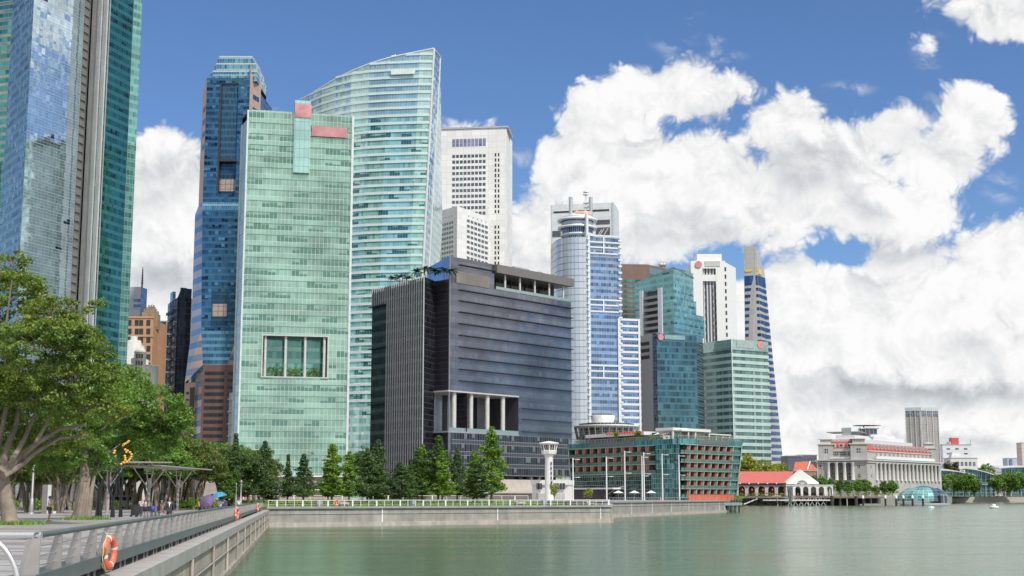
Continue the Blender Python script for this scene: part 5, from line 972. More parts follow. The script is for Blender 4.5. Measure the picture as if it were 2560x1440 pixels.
# right wing: six storeys
nr_ = 6; fh = (zt_ - .3 - zh(1243)) / nr_; zb0 = zh(1243)
for k in range(nr_ + 1): zz = zb0 + fh * k; q = MB(); LR_.box(q, .2, LR_.L + .1, zz - .25, zz, -2.2, .35); q.build('floor_slab', GRNM, r)
for k in range(nr_):
    za, zb_ = zb0 + fh * k, zb0 + fh * (k + 1) - .25
    for i in range(7):
        s_ = LR_.L * (.055 + .117 * i) + .3; q = MB()
        a = [(s_ + 1.7, za), (s_ + 2.6, za), (s_ + 3.0, zb_), (s_ + 2.0, zb_)]; A_ = [LR_.pt(s, z, -.1) for s, z in a]; B_ = [LR_.pt(s, z, -2.15) for s, z in a]; q.face(A_); q.face([B_[0], A_[0], A_[3], B_[3]]); q.face([A_[1], B_[1], B_[2], A_[2]]); q.build('red_partition', REDP, r)
        q = MB(); a = [(s_ + 2.75, za), (s_ + 3.0, za), (s_ + 3.3, zb_), (s_ + 3.05, zb_)]; A_ = [LR_.pt(s, z, .25) for s, z in a]; B_ = [LR_.pt(s, z, -1) for s, z in a]; q.face(A_); q.face([B_[0], A_[0], A_[3], B_[3]]); q.face([A_[1], B_[1], B_[2], A_[2]]); q.build('mullion', MATS['pale_green_mullion'], r)
    q = MB(); LR_.box(q, .4, LR_.L, za, za + .9, .2, .26); q.build('balustrade', MATS['green_balustrade_glass'], r)
q = MB(); LR_.quad(q, LR_.L * .88, LR_.L, z0h, zt_ - .3, -.3); q.build('end_glass', HG, r)
q = MB(); q.tube([LR_.pt(LR_.L, z0h, .1), LR_.pt(LR_.L, HH_ - 1, .1)], .22, 6); q.build('edge_post', MATS['pale_green_mullion'], r); q = MB(); q.tube([LL.pt(0, z0h, .1), LL.pt(0, HH_ - 1, .1)], .2, 6); q.build('edge_post', MATS['pale_green_mullion'], r)
bk = Hl + (Hr - Hc); q = MB(); q.face([(*x_, HH_ - .1) for x_ in (Hl, Hc, Hr, bk)]); q.face([(*hr0, z0h), (*(hl0 + hr0 - hc0), z0h), (*bk, HH_ - .1), (*Hr, HH_ - .1)]); q.face([(*(hl0 + hr0 - hc0), z0h), (*hl0, z0h), (*Hl, HH_ - .1), (*bk, HH_ - .1)]); q.build('roof_deck', pm('deck_wood', (.25, .2, .16), .7), r)
# white entrance canopy + dark wall
q = MB(); LL.box(q, -1.5, LL.L * .52, zh(1222), zh(1218), 0, 5); q.build('entrance_canopy', WHITE, r); q = MB(); LL.box(q, -1, LL.L * .40, z0h, zh(1222), .2, 1.2); q.build('garden_wall', pm('mauve_garden_wall', (.16, .13, .15), .7, var=.4, scale=.6), r)
q = MB(); pts_ = [LL.pt(LL.L * (.36 + .2 * t / 8), zh(1243) + 3.4 * math.sin(t / 8 * 1.57), 1.5) for t in range(9)]; q.tube(pts_, .25, 6); q.build('entrance_arch', pm('arch_grey', (.4, .42, .42), .5), r)
# roof terrace: railing with planting, pavilion, pergola
q = MB()
for ff_ in (LL, LR_):
    for i in range(int(ff_.L / .8)): ff_.box(q, .8 * i, .8 * i + .1, HH_, HH_ + 1.1, -.25, -.15)
    ff_.box(q, 0, ff_.L, HH_ + 1.02, HH_ + 1.1, -.3, -.1)
q.build('terrace_railing', pm('terrace_rail_grey', (.5, .52, .48), .5), r, kind='stuff')
s = lambda x: LL.L * (x - 1421) / 277.0
PVW = pm('pavilion_white', (.72, .70, .66), .6, var=.05)
q = MB(); LL.box(q, s(1462), s(1530), HH_, zh(1081), -8, -3); q.build('pavilion_glass', glass('pavilion_glass_brown', (.13, .11, .10), None, 1.3, 1.1, .08, .08, 0, (.22, .2, .18), metal=.3, var=.5), r)
q = MB(); LL.box(q, s(1459), s(1608), zh(1081), zh(1072), -12, -1.5); q.build('pavilion_roof', PVW, r); q = MB(); LL.box(q, s(1530), s(1610), HH_, zh(1075), -12, -7); q.build('pavilion_wall', PVW, r)
for i in range(14): sp_ = s(1517 + 6.4 * i); q = MB(); LL.box(q, sp_, sp_ + .55, zh(1076), zh(1071), -1.5, -1.1); q.build('red_awning', pm('awning_red', (.75, .06, .05), .5), r)
s2 = lambda x: LR_.L * (x - 1698) / 157.0
for x in (1699, 1717, 1735, 1752, 1786, 1804, 1820, 1837): q = MB(); z1_ = zh(1074) if x < 1790 else zh(1079); LR_.box(q, s2(x), s2(x) + .5, HH_, z1_, -3, -2.5); q.build('pergola_post', PVW, r)
q = MB(); LR_.box(q, s2(1697), s2(1788), zh(1075), zh(1068), -9, -2.2); q.build('pergola_roof', PVW, r); q = MB(); LR_.box(q, s2(1788), s2(1840), zh(1081), zh(1078), -9, -2.2); q.build('pergola_roof', PVW, r)
q = MB(); LL.box(q, s(1652), s(1697), zh(1077), zh(1073), -7, -1.2); q.build('pergola_roof', PVW, r); q = MB(); LR_.box(q, s2(1752), s2(1786), HH_, zh(1074), -8.5, -4); q.build('pergola_wall', pm('pergola_grey', (.5, .48, .46), .6), r)
q = MB()
for x in (1572, 1606): LL.box(q, s(x), s(x) + .3, HH_, zh(1077), -5, -4.7)
LL.box(q, s(1572), s(1630), zh(1077), zh(1075), -8, -4.7); q.build('black_pergola', DARK, r)
# ---- P: white oval drum building behind the hotel
DP = 560; P = gx(1518, DP); zp = lambda y: at(1518, y, DP).z; r = thing('oval_roof_building', 'low white building with wide oval roof rings and a ribbed drum behind the hotel', 'building', (P.x, P.y, 0))
q = MB(); q.lathe((P.x, P.y, 0), [(11.5, 0), (11.5, zp(1060))], 36); q.build('wall', glass('oval_dark_glass', (.09, .11, .13), None, 1.5, 3.4, .15, .25, .3, (.4, .42, .43), metal=.4), r)
q = MB(); q.lathe((P.x, P.y, 0), [(11.5, zp(1072)), (13.3, zp(1068)), (13.3, zp(1065)), (5, zp(1062))], 40); q.build('oval_roof', WHITE, r)
q = MB(); q.lathe((P.x - 1.5, P.y, 0), [(5.0, zp(1068)), (4.6, zp(1055)), (5.1, zp(1040)), (4.8, zp(1039)), (.1, zp(1040))], 32); q.build('ribbed_drum', pm('drum_white', (.75, .75, .73), .6, grid_=(.7, 30), gcol=(.62, .62, .6), gw=.1), r)
for k in range(14): a = R(180 + k * 13); q = MB(); q.tube([(P.x + 13.1 * math.cos(a), P.y + 13.1 * math.sin(a), zp(1068)), (P.x + 12 * math.cos(a), P.y + 12 * math.sin(a), zp(1100))], .35, 5); q.build('roof_strut', STEEL, r)
# ---- Q: white lookout tower and its house
DQ = 385; P = gx(1373, DQ, .5); zq = lambda y: at(1373, y, DQ).z; mpp = DQ / FPX
r = thing('lookout_tower', 'white round lookout tower with an octagonal glazed cabin above the trees', 'tower', (P.x, P.y, .5))
q = MB(); q.lathe((P.x, P.y, 0), [(1.35, .5), (1.2, 3), (1.1, zq(1145)), (1.35, zq(1137))], 24); q.build('shaft', pm('white_tower_render', (.80, .79, .77), .6, var=.04, streak=.08), r)
q = MB(); q.lathe((P.x, P.y, 0), [(1.3, zq(1137)), (2.0, zq(1135)), (2.25, zq(1127)), (2.0, zq(1126)), (.5, zq(1126))], 8, smooth=False); q.build('cabin_base', MATS['white_tower_render'], r)
q = MB(); q.lathe((P.x, P.y, 0), [(1.75, zq(1127)), (2.1, zq(1113))], 8, smooth=False); q.build('cabin_glass', glass('cabin_glass_brown', (.10, .09, .08), None, .6, 9, .12, .1, 0, (.7, .68, .62), metal=.3, var=.5), r)
for k in range(8): a = 6.2832 * k / 8; q = MB(); q.tube([(P.x + 1.9 * math.cos(a), P.y + 1.9 * math.sin(a), zq(1127)), (P.x + 2.3 * math.cos(a), P.y + 2.3 * math.sin(a), zq(1112))], .14, 5); q.build('cabin_post', MATS['white_tower_render'], r)
q = MB(); q.lathe((P.x, P.y, 0), [(1.9, zq(1113)), (2.75, zq(1110)), (2.85, zq(1108)), (2.6, zq(1106.5)), (.4, zq(1103)), (.01, zq(1103))], 8, smooth=False); q.build('cabin_roof', MATS['white_tower_render'], r)
for k in range(7): q = MB(); zz = zq(1155 + 12 * k); fq = F((P.x, P.y - 1.22), (P.x + 2, P.y - 1.22)); fq.box(q, .45, .75, zz - .9, zz, -.3, .1); q.build('slit_window', DARK, r)
A, B = gx(1330, DQ + 6).to_2d(), gx(1420, DQ + 4).to_2d(); f = F(A, B); zq2 = lambda y: f.px(1380, y)[1]
r = thing('white_terrace_house', 'low white flat-roofed house with a hedge on its roof beside the lookout tower', 'house', (A.x, A.y, 0)); q = MB(); f.box(q, 0, f.L, 0, zq2(1201), -10, 0); q.build('wall', MATS['white_tower_render'], r)
q = MB(); f.box(q, -.3, f.L + .3, zq2(1212), zq2(1200), -10.2, .5); q.build('parapet', MATS['white_tower_render'], r)
repeats(f, [(f.px(x, 1220)[0], f.px(x + 14, 1220)[0], zq2(1223), zq2(1208)) for x in (1342, 1384, 1400)], glass('house_window_glass', (.12, .12, .16), None, .8, 9, .08, .1, 0, (.5, .5, .5), metal=.3), r, 'window', .45, .6)
repeats(f, [(f.px(x, 1220)[0], f.px(x + 26, 1220)[0], .3, zq2(1233)) for x in (1340, 1386)], pm('garage_white_slats', (.6, .6, .58), .6, grid_=(.8, .6), gw=.08), r, 'garage_door', -.1, .1)
q = MB(); f.box(q, f.px(1384, 1190)[0], f.px(1416, 1190)[0], zq2(1200), zq2(1193), -8, -4); q.build('roof_box', MATS['grey_panels'], r)
# white mast poles
PW = pm('mast_white', (.78, .78, .78), .4, var=.03)
for x, yt, d, y0 in ((1433, 1145, 330, 2), (1517, 1142, 345, 1), (1563, 1127, 350, 1), (1606, 1140, 362, 1), (1611, 1131, 352, 1), (1657, 1134, 362, 1), (1699, 1137, 372, 1)):
    B = gx(x + (1243 - yt) * .012 * 0, d, .7); T = at(x - 2, yt, d)
    i_ = ['far left', 'second from left', 'tallest, third from left', 'shorter of the close pair', 'taller of the close pair', 'sixth from left', 'rightmost'][[1433, 1517, 1563, 1606, 1611, 1657, 1699].index(x)]
    t_ = thing('mast_light', 'white mast light in front of the glass hotel, ' + i_, 'mast light', (B.x, B.y, .7), 'white mast lights in front of the hotel')
    q = MB(); q.tube([B, (B.x, B.y, T.z)], [.18, .13], 8); q.build('mast', PW, t_)
    for zz in (T.z - .3, (T.z - .7) * .56 + .7):
        q = MB(); q.tube([(B.x, B.y, zz), (B.x + 1.5, B.y - .2, zz - .02)], .05, 5); q.box(B.x + .8, B.x + 1.7, B.y - .35, B.y - .05, zz - .1, zz + .04); q.build('lamp_arm', PW, t_)
# parasols and terrace furniture
def parasol(P, w_, h_, lab, mat=None, name='parasol', grp='white parasols on the hotel terraces'):
    t_ = thing(name, lab, 'parasol', P, grp); q = MB(); q.tube([P, (P[0], P[1], P[2] + h_)], .05, 6); q.build('pole', STEEL, t_)
    q = MB(); q.lathe((P[0], P[1], P[2] + h_ - .65), [(w_, 0), (w_ * .55, .28), (.05, .65)], 8, smooth=False); q.lathe((P[0], P[1], P[2] + h_ - .68), [(.05, .60), (w_ * .55, .24), (w_ * .99, -.03)], 8, smooth=False); q.build('canopy', mat or pm('parasol_white', (.78, .77, .74), .8), t_)
for x, lab in ((1546, 'white parasol on the hotel waterfront, left of three'), (1586, 'white parasol on the hotel waterfront, middle of three'), (1628, 'white parasol on the hotel waterfront, right of three')): parasol(gx(x, 372, .95), 1.5, 2.6, lab)
for x, d, lab in ((1645, 430, 'pale parasol on the hotel roof terrace, left one'), (1675, 430, 'pale parasol on the hotel roof terrace, right one')): P = gx(x, d, HH_); parasol((P.x, P.y, HH_), 1.5, 2.2, lab)
# red screens at the foot of the hotel's right wing
for i in range(7):
    x = 1722 + 16.3 * i; A, B = gx(x, 391 + i * 1.5, .9).to_2d(), gx(x + 15.6, 392.5 + i * 1.5, .9).to_2d(); f = F(A, B); q = MB(); f.box(q, 0, f.L, .9, 2.35, -.1, 0)
    tag(q.build('red_screen', pm('orange_red_screen', (.62, .12, .06), .5, var=.1)), 'orange red panel screening the waterfront terrace of the hotel, ' + ['first', 'second', 'third', 'fourth', 'fifth', 'sixth', 'seventh'][i] + ' from the left', 'screen', 'red screens at the foot of the hotel')
# hotel landing stage
A, B = gx(1797, 380).to_2d(), gx(1856, 392).to_2d(); f = F(A, B); r = thing('landing_stage', 'low green grey landing stage on short piles right of the hotel sea wall', 'jetty', (A.x, A.y, 0))
q = MB(); f.box(q, -.5, f.L, -.55, .25, -16, 0); q.build('deck', pm('deck_green_grey', (.25, .31, .30), .6), r)
for i in range(6): q = MB(); p_ = f.pt(1 + i * (f.L - 2) / 5, 0, -.6); q.tube([(p_[0], p_[1], WATER - 1), (p_[0], p_[1], -.5)], .22, 6); q.build('pile', DARK, r)
rail(f, .5, f.L, .25, 1.0, 1.6, 'steel railing on the landing stage right of the hotel', mat=STEEL, pw=.03, nr=2)
# ---- R: red-roofed pier building
DR = 700; zr = lambda y, x=2000, d=DR: at(x, y, d).z; zdk = zr(1239)
R0_, R1_ = at(1966, 1206, DR), at(2046, 1210, DR + 4); L0 = at(1840, 1206, DR + 3)
r = thing('red_roof_pier_hall', 'long low pier hall with a red roof, white gable with fan window and arches', 'hall', (R0_.x, R0_.y, zdk))
RT = pm('salmon_red_roof', (.52, .13, .11), .6, var=.06, scale=.3); PWh = pm('pier_white', (.74, .73, .72), .6, var=.05)
ze, zrd = zr(1208), zr(1177); gap_ = R1_.x - R0_.x; dep = 17
fr_ = F((L0.x, DR), (R0_.x, DR)); Lr = fr_.L
q = MB(); q.face([(L0.x, DR - .6, ze), (R0_.x, DR - .6, ze), (R0_.x + gap_ * .44, DR + dep, zrd), (L0.x, DR + dep, zrd)]); q.face([(L0.x, DR + dep, zrd), (R0_.x + gap_ * .44, DR + dep, zrd), (R0_.x + gap_, DR + 34, ze), (L0.x, DR + 34, ze)]); q.build('roof', RT, r)
fg = F((R0_.x - .3, DR - 1.0), (R1_.x, DR + 3)); ap = (fg.L * .46, zrd + .6)
q = MB(); G_ = [fg.pt(0, zr(1210)), fg.pt(fg.L, zr(1210)), fg.pt(fg.L, zr(1206)), fg.pt(ap[0], ap[1]), fg.pt(0, zr(1206))]; q.face(G_); q.face([fg.pt(0, zr(1206)), fg.pt(ap[0], ap[1]), fg.pt(ap[0], ap[1], -3), fg.pt(0, zr(1206), -3)][::-1]); q.build('gable', PWh, r)
q = MB(); cs, cz = ap[0] + .5, zr(1210); n_ = 12; q.face([fg.pt(cs + 2.9 * math.cos(math.pi * i / n_), cz + 1.9 * math.sin(math.pi * i / n_), .08) for i in range(n_ + 1)]); q.build('fan_window', pm('fan_window_glass', (.16, .2, .25), .2, .3), r)
for i in range(1, 7): q = MB(); a = math.pi * i / 7; q.tube([fg.pt(cs, cz, .15), fg.pt(cs + 2.9 * math.cos(a), cz + 1.9 * math.sin(a), .15)], .09, 4); q.build('fan_bar', PWh, r)
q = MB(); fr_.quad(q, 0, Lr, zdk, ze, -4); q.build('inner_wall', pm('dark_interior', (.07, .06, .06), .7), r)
q = MB(); fr_.box(q, 0, Lr, zr(1212), ze + .1, -3, -.3); q.build('eaves', pm('eaves_dark', (.14, .12, .12), .6), r)
for i in range(5): q = MB(); s_ = 1.5 + i * (Lr - 2) / 5; q.tube([fr_.pt(s_, ze - .1, -.2), fr_.pt(s_, ze - .1, .7)], .4, 6); q.build('eaves_bracket', PWh, r)
def arcade(f_, s0, s1, z0, zt, n, mat, par, wide=.76, d=0, th=.5, top=None):
    """a wall with n round arches"""
    w_ = (s1 - s0) / n
    for i in range(n):
        q = MB(); a0, a1 = s0 + i * w_, s0 + (i + 1) * w_; c_ = (a0 + a1) / 2; rr = w_ * wide / 2; zs_ = zt - rr - .5
        for dd, rev in ((d, 1), (d - th, -1)):
            for side in (-1, 1):
                P = [(c_ + side * w_ / 2, z0), (c_ + side * w_ / 2, zt), (c_, zt)] + [(c_ + side * rr * math.sin(t / 8 * 1.5708), zs_ + rr * math.cos(t / 8 * 1.5708)) for t in range(9)] + [(c_ + side * rr, z0)]
                for t in range(len(P) - 4):                       # fan strips keep the concave outline clean
                    pass
                arcp = P[3:12]
                q.face([f_.pt(*p_, dd) for p_ in [(c_ + side * w_ / 2, z0), (c_ + side * w_ / 2, zs_), (c_ + side * rr, zs_), (c_ + side * rr, z0)]])
                for t in range(8): q.face([f_.pt(*p_, dd) for p_ in [arcp[t], arcp[t + 1], (c_ + side * (w_ / 2) * (t + 1) / 8, zt), (c_ + side * (w_ / 2) * t / 8, zt)]])
                q.face([f_.pt(*p_, dd) for p_ in [arcp[8], (c_ + side * w_ / 2, zs_), (c_ + side * w_ / 2, zt)]])
                if rev == 1:
                    for t in range(8): q.face([f_.pt(*arcp[t], d), f_.pt(*arcp[t + 1], d), f_.pt(*arcp[t + 1], d - th), f_.pt(*arcp[t], d - th)])
                    q.face([f_.pt(c_ + side * rr, z0, d), f_.pt(c_ + side * rr, zs_, d), f_.pt(c_ + side * rr, zs_, d - th), f_.pt(c_ + side * rr, z0, d - th)])
        q.build('arch', mat, par)
arcade(fr_, 0, Lr, zdk, zr(1213), 5, pm('rose_grey_wall', (.48, .44, .43), .6), r, .66, -1)
fa2 = F((R0_.x - .8, DR - 3), (at(2081, 1212, DR).x, DR - 1)); arcade(fa2, 0, fa2.L, zdk, zr(1214), 6, PWh, r, .7)
q = MB(); fa2.box(q, -.2, fa2.L + .2, zr(1214), zr(1212), -6, .3); q.build('arcade_roof', PWh, r); fa3 = F(fa2.pt(fa2.L, 0), fa2.pt(fa2.L, 0, -12)); arcade(fa3, 0, 10, zdk, zr(1214), 2, PWh, r, .7)
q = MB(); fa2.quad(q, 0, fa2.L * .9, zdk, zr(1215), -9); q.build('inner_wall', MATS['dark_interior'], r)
for x in (1856, 1880, 1907, 1931, 1960): P = at(x, 1225, DR - 1.2); q = MB(); q.lathe(P, [(.05, .7), (.42, .4), (.5, 0), (.42, -.4), (.05, -.7)], 8); tag(q.build('red_lantern', pm('lantern_red', (.6, .05, .05), .5)), 'small red lantern hung between the arches of the red-roofed pier hall', 'lantern', 'red lanterns along the pier hall')
# its pier
A, B = (at(1815, 1245, DR).x, DR - 6), (at(2245, 1245, DR).x, DR - 4); f = F(A, B); r = thing('pier', 'long pier deck on dark and white timber piles below the red-roofed hall', 'pier', (A[0], A[1], 0)); TIM = pm('dark_timber', (.06, .05, .045), .8, var=.3, scale=1)
z_d = zr(1241); q = MB(); f.box(q, 0, f.L * .92, z_d - .9, z_d, -34, 0); q.build('deck', pm('pier_deck_brown', (.18, .145, .12), .7, var=.3, scale=.4), r)
q = MB(); f.box(q, f.L * .2, f.L * .6, z_d - 2.2, z_d - 1.6, 0, .6); q.build('fender_beam', PWh, r)
for i in range(60): s_ = f.L * (.02 + .88 * i / 59); q = MB(); q.tube([f.pt(s_, WATER - 1, -.4 - (i % 3) * 2.5), f.pt(s_ + (.5 if i % 4 == 0 else 0), z_d - .9, -.4 - (i % 3) * 2.5)], .22, 5); q.build('pile', PWh if (i * 7) % 5 < 2 and i > 15 else TIM, r)
for i in range(14): s_ = f.L * (.12 + .42 * i / 13); q = MB(); q.tube([f.pt(s_, WATER, -.2), f.pt(s_ + 2.2, z_d - 1, -.2)], .14, 4); q.tube([f.pt(s_ + 2.2, WATER, -.15), f.pt(s_, z_d - 1, -.15)], .14, 4); q.build('cross_brace', PWh if i > 6 else TIM, r)
q = MB(); q.tube([f.pt(f.L * .09, WATER + .6, .8), f.pt(f.L * .17, z_d - 1.2, .8)], .35, 5); q.build('stair_flight', PWh, r)
q = MB(); f.quad(q, 0, f.L * .92, WATER - 1, z_d - .9, -14); q.build('under_pier_shade', pm('painted_pier_shade', (.06, .06, .06), .9), r)  # near-black sheet standing in for the shade beneath the deck
rail(F(f.pt(f.L * .42, 0, -1), f.pt(f.L * .92, 0, -1)), 0, f.L * .5, z_d, 1.0, 2.0, 'brown railing on the pier deck beside the white arches', mat=TIM, pw=.05, d=0)
for x, h_ in ((2080, 1240), (2140, 1240)): P = gx(x, DR - 10); q = MB(); q.tube([(P.x, P.y, WATER - 2), (P.x, P.y, at(x, h_, DR - 10).z)], .85, 10); tag(q.build('mooring_dolphin', TIM), 'thick dark timber mooring pile before the pier, ' + ('left one' if x == 2080 else 'right one'), 'mooring pile', 'dark mooring piles before the pier')
A, B = gx(2150, 690), gx(2250, 690); f = F(A, B); q = MB(); f.box(q, 0, f.L, WATER, WATER + .8, -3, 0); f.box(q, 2, f.L - 2, WATER + .8, WATER + 1.0, -2, -.2); tag(q.build('pontoon', pm('pontoon_grey', (.3, .3, .31), .6)), 'low grey floating pontoon between the pier and the glass dome', 'pontoon')
PC = pm('post_black', (.03, .035, .05), .4)
for i, x in enumerate((2158, 2214, 2241, 2259, 2282, 2308)):
    P = gx(x, 675, WATER); t_ = thing('mooring_post', 'black mooring post with a white cap, ' + ['leftmost, by the pontoon', 'second from the left', 'third, at the dome\'s left edge', 'fourth, in front of the dome', 'fifth, in front of the dome', 'rightmost, before the dome door'][i], 'mooring post', P, 'white-capped mooring posts by the dome'); zz = at(x, 1246, 675).z
    q = MB(); q.tube([P, (P.x, P.y, zz)], .5, 10); q.build('post', PC, t_); q = MB(); q.lathe((P.x, P.y, zz), [(.62, 0), (.6, .8), (.35, 1.3), (.02, 1.6)], 12); q.build('cap', WHITE, t_)
# ---- W: glass dome pavilion on the water
DWm = 700; P = gx(2306, DWm + 12, 0); zw = lambda y: at(2306, y, DWm).z
r = thing('glass_dome_pavilion', 'turquoise faceted glass dome pavilion floating at the water edge', 'pavilion', (P.x, P.y, WATER)); q = MB(); N = 28; M = 6; rx, ry = 12.9, 10.0; zb_ = zw(1253); hd = zw(1213) - zb_
gr = [[(P.x + rx * math.cos(6.2832 * i / N) * (1 - (j / M) ** 2.6) ** .55 + (j / M) * 1.0, P.y + ry * math.sin(6.2832 * i / N) * (1 - (j / M) ** 2.6) ** .55, zb_ + hd * (j / M)) for i in range(N)] for j in range(M)] + [[(P.x + 1, P.y, zb_ + hd * 1.0)] * N]
for j in range(M):
    for i in range(N): a = [gr[j][i], gr[j][(i + 1) % N], gr[j + 1][(i + 1) % N], gr[j + 1][i]]; q.face(a[:3] if j == M - 1 else a, [(i * 2.6, j * 1.6), (i * 2.6 + 2.6, j * 1.6), (i * 2.6 + 2.6, j * 1.6 + 1.6), (i * 2.6, j * 1.6 + 1.6)][:3 if j == M - 1 else 4], 1 if 21.5 < i < 26 else 0)
q.build('glass_shell', [glass('turquoise_panes', (.20, .44, .43), None, 2.6, 1.6, .14, .12, 0, (.45, .62, .6), metal=.5, var=.35, tilt=.02), glass('slate_panes', (.10, .14, .18), None, 2.6, 1.6, .1, .1, 0, (.25, .32, .36), metal=.5, var=.3)], r)
q = MB(); q.lathe((P.x, P.y, 0), [(13.8, WATER), (13.9, WATER + 1.1), (13.0, WATER + 1.2), (5, WATER + 1.25)], 32); q.build('base_ring', MATS['pontoon_grey'], r)
q = MB(); fd = F((P.x + 6.2, P.y - 9.5), (P.x + 9.6, P.y - 8.6)); fd.box(q, 0, fd.L, WATER + 1.1, zw(1238), -1, .7); q.build('door', pm('door_dark', (.08, .09, .11), .3), r); q = MB(); fd.box(q, -.3, fd.L + .3, zw(1238), zw(1237), -1, .9); fd.box(q, fd.L / 2 - .1, fd.L / 2 + .1, WATER + 1.1, zw(1238), .7, .8); q.build('door_frame', PWh, r)
# ---- right bank quay
A, B = gx(2372, 1120).to_2d(), gx(2700, 1190).to_2d(); f = F(A, B); r = thing('river_wall', 'pale stone river wall along the right bank beyond the glass dome', 'sea wall', (A.x, A.y, 0)); zwt = f.px(2450, 1241)[1]; q = MB(); f.box(q, -8, f.L, WATER - 1, zwt, -10, 0); q.build('wall', pm('tan_stone', (.46, .40, .35), .8, grid_=(2, 1), gcol=(.36, .31, .27), gw=.1), r); q = MB(); f.box(q, -8, f.L, zwt, zwt + .4, -2, .4); q.build('coping', CONC2, r)
QD = zwt; b = MB(); b.face([(A.x - 8, A.y + 2, zwt - .05), (B.x, B.y + 2, zwt - .05), (B.x + 60, B.y + 500, zwt - .05), (A.x - 8, B.y + 500, zwt - .05)]); tag(b.build('right_bank', LAND), kind='structure')
rail(f, 0, f.L, zwt + .4, 1.2, 5, 'steel railing along the right bank river wall', mat=STEEL, pw=.08, d=-1)
# bank below the colonnaded building (raised quay)
zb2 = 2.2; b = MB(); b.face([(92, 690, zb2), (at(2245, 1243, 735).x, 735, zb2), (at(2380, 1243, 1000).x, 1000, zb2), (430, 1250, zb2), (60, 1250, zb2)]); b.face([(92, 690, -3), (at(2245, 1243, 735).x, 735, -3), (at(2245, 1243, 735).x, 735, zb2), (92, 690, zb2)]); b.face([(at(2245, 1243, 735).x, 735, -3), (at(2380, 1243, 1000).x, 1000, -3), (at(2380, 1243, 1000).x, 1000, zb2), (at(2245, 1243, 735).x, 735, zb2)]); tag(b.build('raised_quay', pm('raised_quay_grey', (.3, .29, .27), .8)), kind='structure')
# ---- S: colonnaded neoclassical hotel
DS = 800; zs_ = lambda y, x=2167, d=DS: at(x, y, d).z
zc_ = zs_(1149); S0 = onz(2043, 1150.5, zc_).to_2d(); S1 = at(2167, 1149, DS).to_2d(); S2 = onz(2352, 1157.5, zc_).to_2d(); fS1, fS2 = F(S0, S1), F(S1, S2)
r = thing('colonnaded_hotel', 'grand grey stone building with giant columns, red mansard roof and stepped white roof tiers', 'hotel', (S1.x, S1.y, zb2))
GS = pm('grey_ashlar', (.46, .455, .44), .7, var=.08, scale=.1, streak=.15, grid_=(2.4, 1.2), gcol=(.34, .33, .32), gw=.07); GSL = pm('pale_ashlar', (.58, .57, .55), .7, var=.06, streak=.1); WT = pm('white_tier_cladding', (.68, .69, .70), .5, var=.04, grid_=(60, 2.2), gcol=(.5, .52, .54), gw=.12)
RM = pm('mansard_red', (.46, .085, .07), .6, var=.1, scale=.3)
zk0 = zs_(1155)       # underside of entablature
L1, L2 = fS1.L, fS2.L
h1 = [(L1 * .22, L1 * .72, zs_(1200), zk0)]; h2 = [(L2 * .10, L2 * .97, zs_(1200), zk0)]
q = MB(); fS1.holes(q, 0, L1, zb2, zc_, h1, 3); fS2.holes(q, 0, L2, zb2, zc_, h2, 3); q.build('wall', GS, r)
WN = glass('classic_window_glass', (.12, .13, .14), None, 1.1, 1.6, .16, .16, 0, (.6, .6, .58), metal=.2, var=.4)
q = MB(); fS1.quad(q, h1[0][0], h1[0][1], h1[0][2], h1[0][3], -3); fS2.quad(q, h2[0][0], h2[0][1], h2[0][2], h2[0][3], -3); q.build('loggia_wall', pm('loggia_grey', (.27, .265, .26), .7, var=.08), r)
for i in range(4): s_ = L1 * (.225 + .163 * i); q = MB(); p_ = fS1.pt(s_, 0, .3); q.lathe((p_[0], p_[1], 0), [(1.25, zs_(1200)), (1.25, zs_(1199)), (1.05, zs_(1198)), (.9, zs_(1160)), (1.3, zs_(1157)), (1.3, zk0)], 12); q.build('column', GSL, r)
for i in range(17): s_ = L2 * (.11 + .85 * i / 16); q = MB(); p_ = fS2.pt(s_, 0, .3); q.lathe((p_[0], p_[1], 0), [(1.3, zs_(1200)), (1.05, zs_(1198)), (.9, zs_(1160)), (1.3, zs_(1157)), (1.3, zk0)], 10); q.build('column', GSL, r)
for (fx, n_, a, b_) in ((fS1, 3, .225, .715), (fS2, 16, .11, .96)):
    rc = []
    for i in range(n_):
        s_ = fx.L * (a + (b_ - a) * (i + .5) / n_)
        for y0, y1 in ((1176, 1164), (1195, 1182)): rc.append((s_ - 1.3, s_ + 1.3, zs_(y0), zs_(y1)))
    repeats(fx, rc, WN, r, 'window', -3.1, -2.8)
repeats(fS1, [(L1 * x - .9, L1 * x + .9, zs_(y + 8), zs_(y)) for x in (.84, .06) for y in (1162, 1185)], WN, r, 'window', -.1, .1); repeats(fS2, [(L2 * .05 - .9, L2 * .05 + .9, zs_(y + 8), zs_(y)) for y in (1162, 1185)], WN, r, 'window', -.1, .1)
for fx in (fS1, fS2): q = MB(); fx.box(q, -1, fx.L + 1, zs_(1151), zs_(1148), -2, 1.3); q.build('cornice', GSL, r); q = MB(); fx.box(q, -.5, fx.L + .5, zs_(1156), zs_(1154), -2, .8); q.build('frieze', GSL, r)
zA_ = zs_(1127)       # attic storeys set back
A1_, B1_, C1_ = Vector(fS1.pt(3, 0, -4)[:2]), Vector(fS1.pt(L1 - 2, 0, -4)[:2]), Vector(fS2.pt(L2 - 2, 0, -4)[:2])
f1, f2_ = F(A1_, B1_), F(B1_, C1_)
q = MB(); f1.quad(q, 0, f1.L, zc_, zA_ ); f2_.quad(q, 0, f2_.L, zc_, zs_(1127)); q.build('attic_wall', GS, r)
q = MB(); f1.box(q, f1.L * .15, f1.L * .72, zs_(1146), zs_(1141), 0, 1.5); f2_.box(q, f2_.L * .12, f2_.L * .97, zs_(1146), zs_(1138), 0, 2.0); q.build('white_gallery', WT, r)
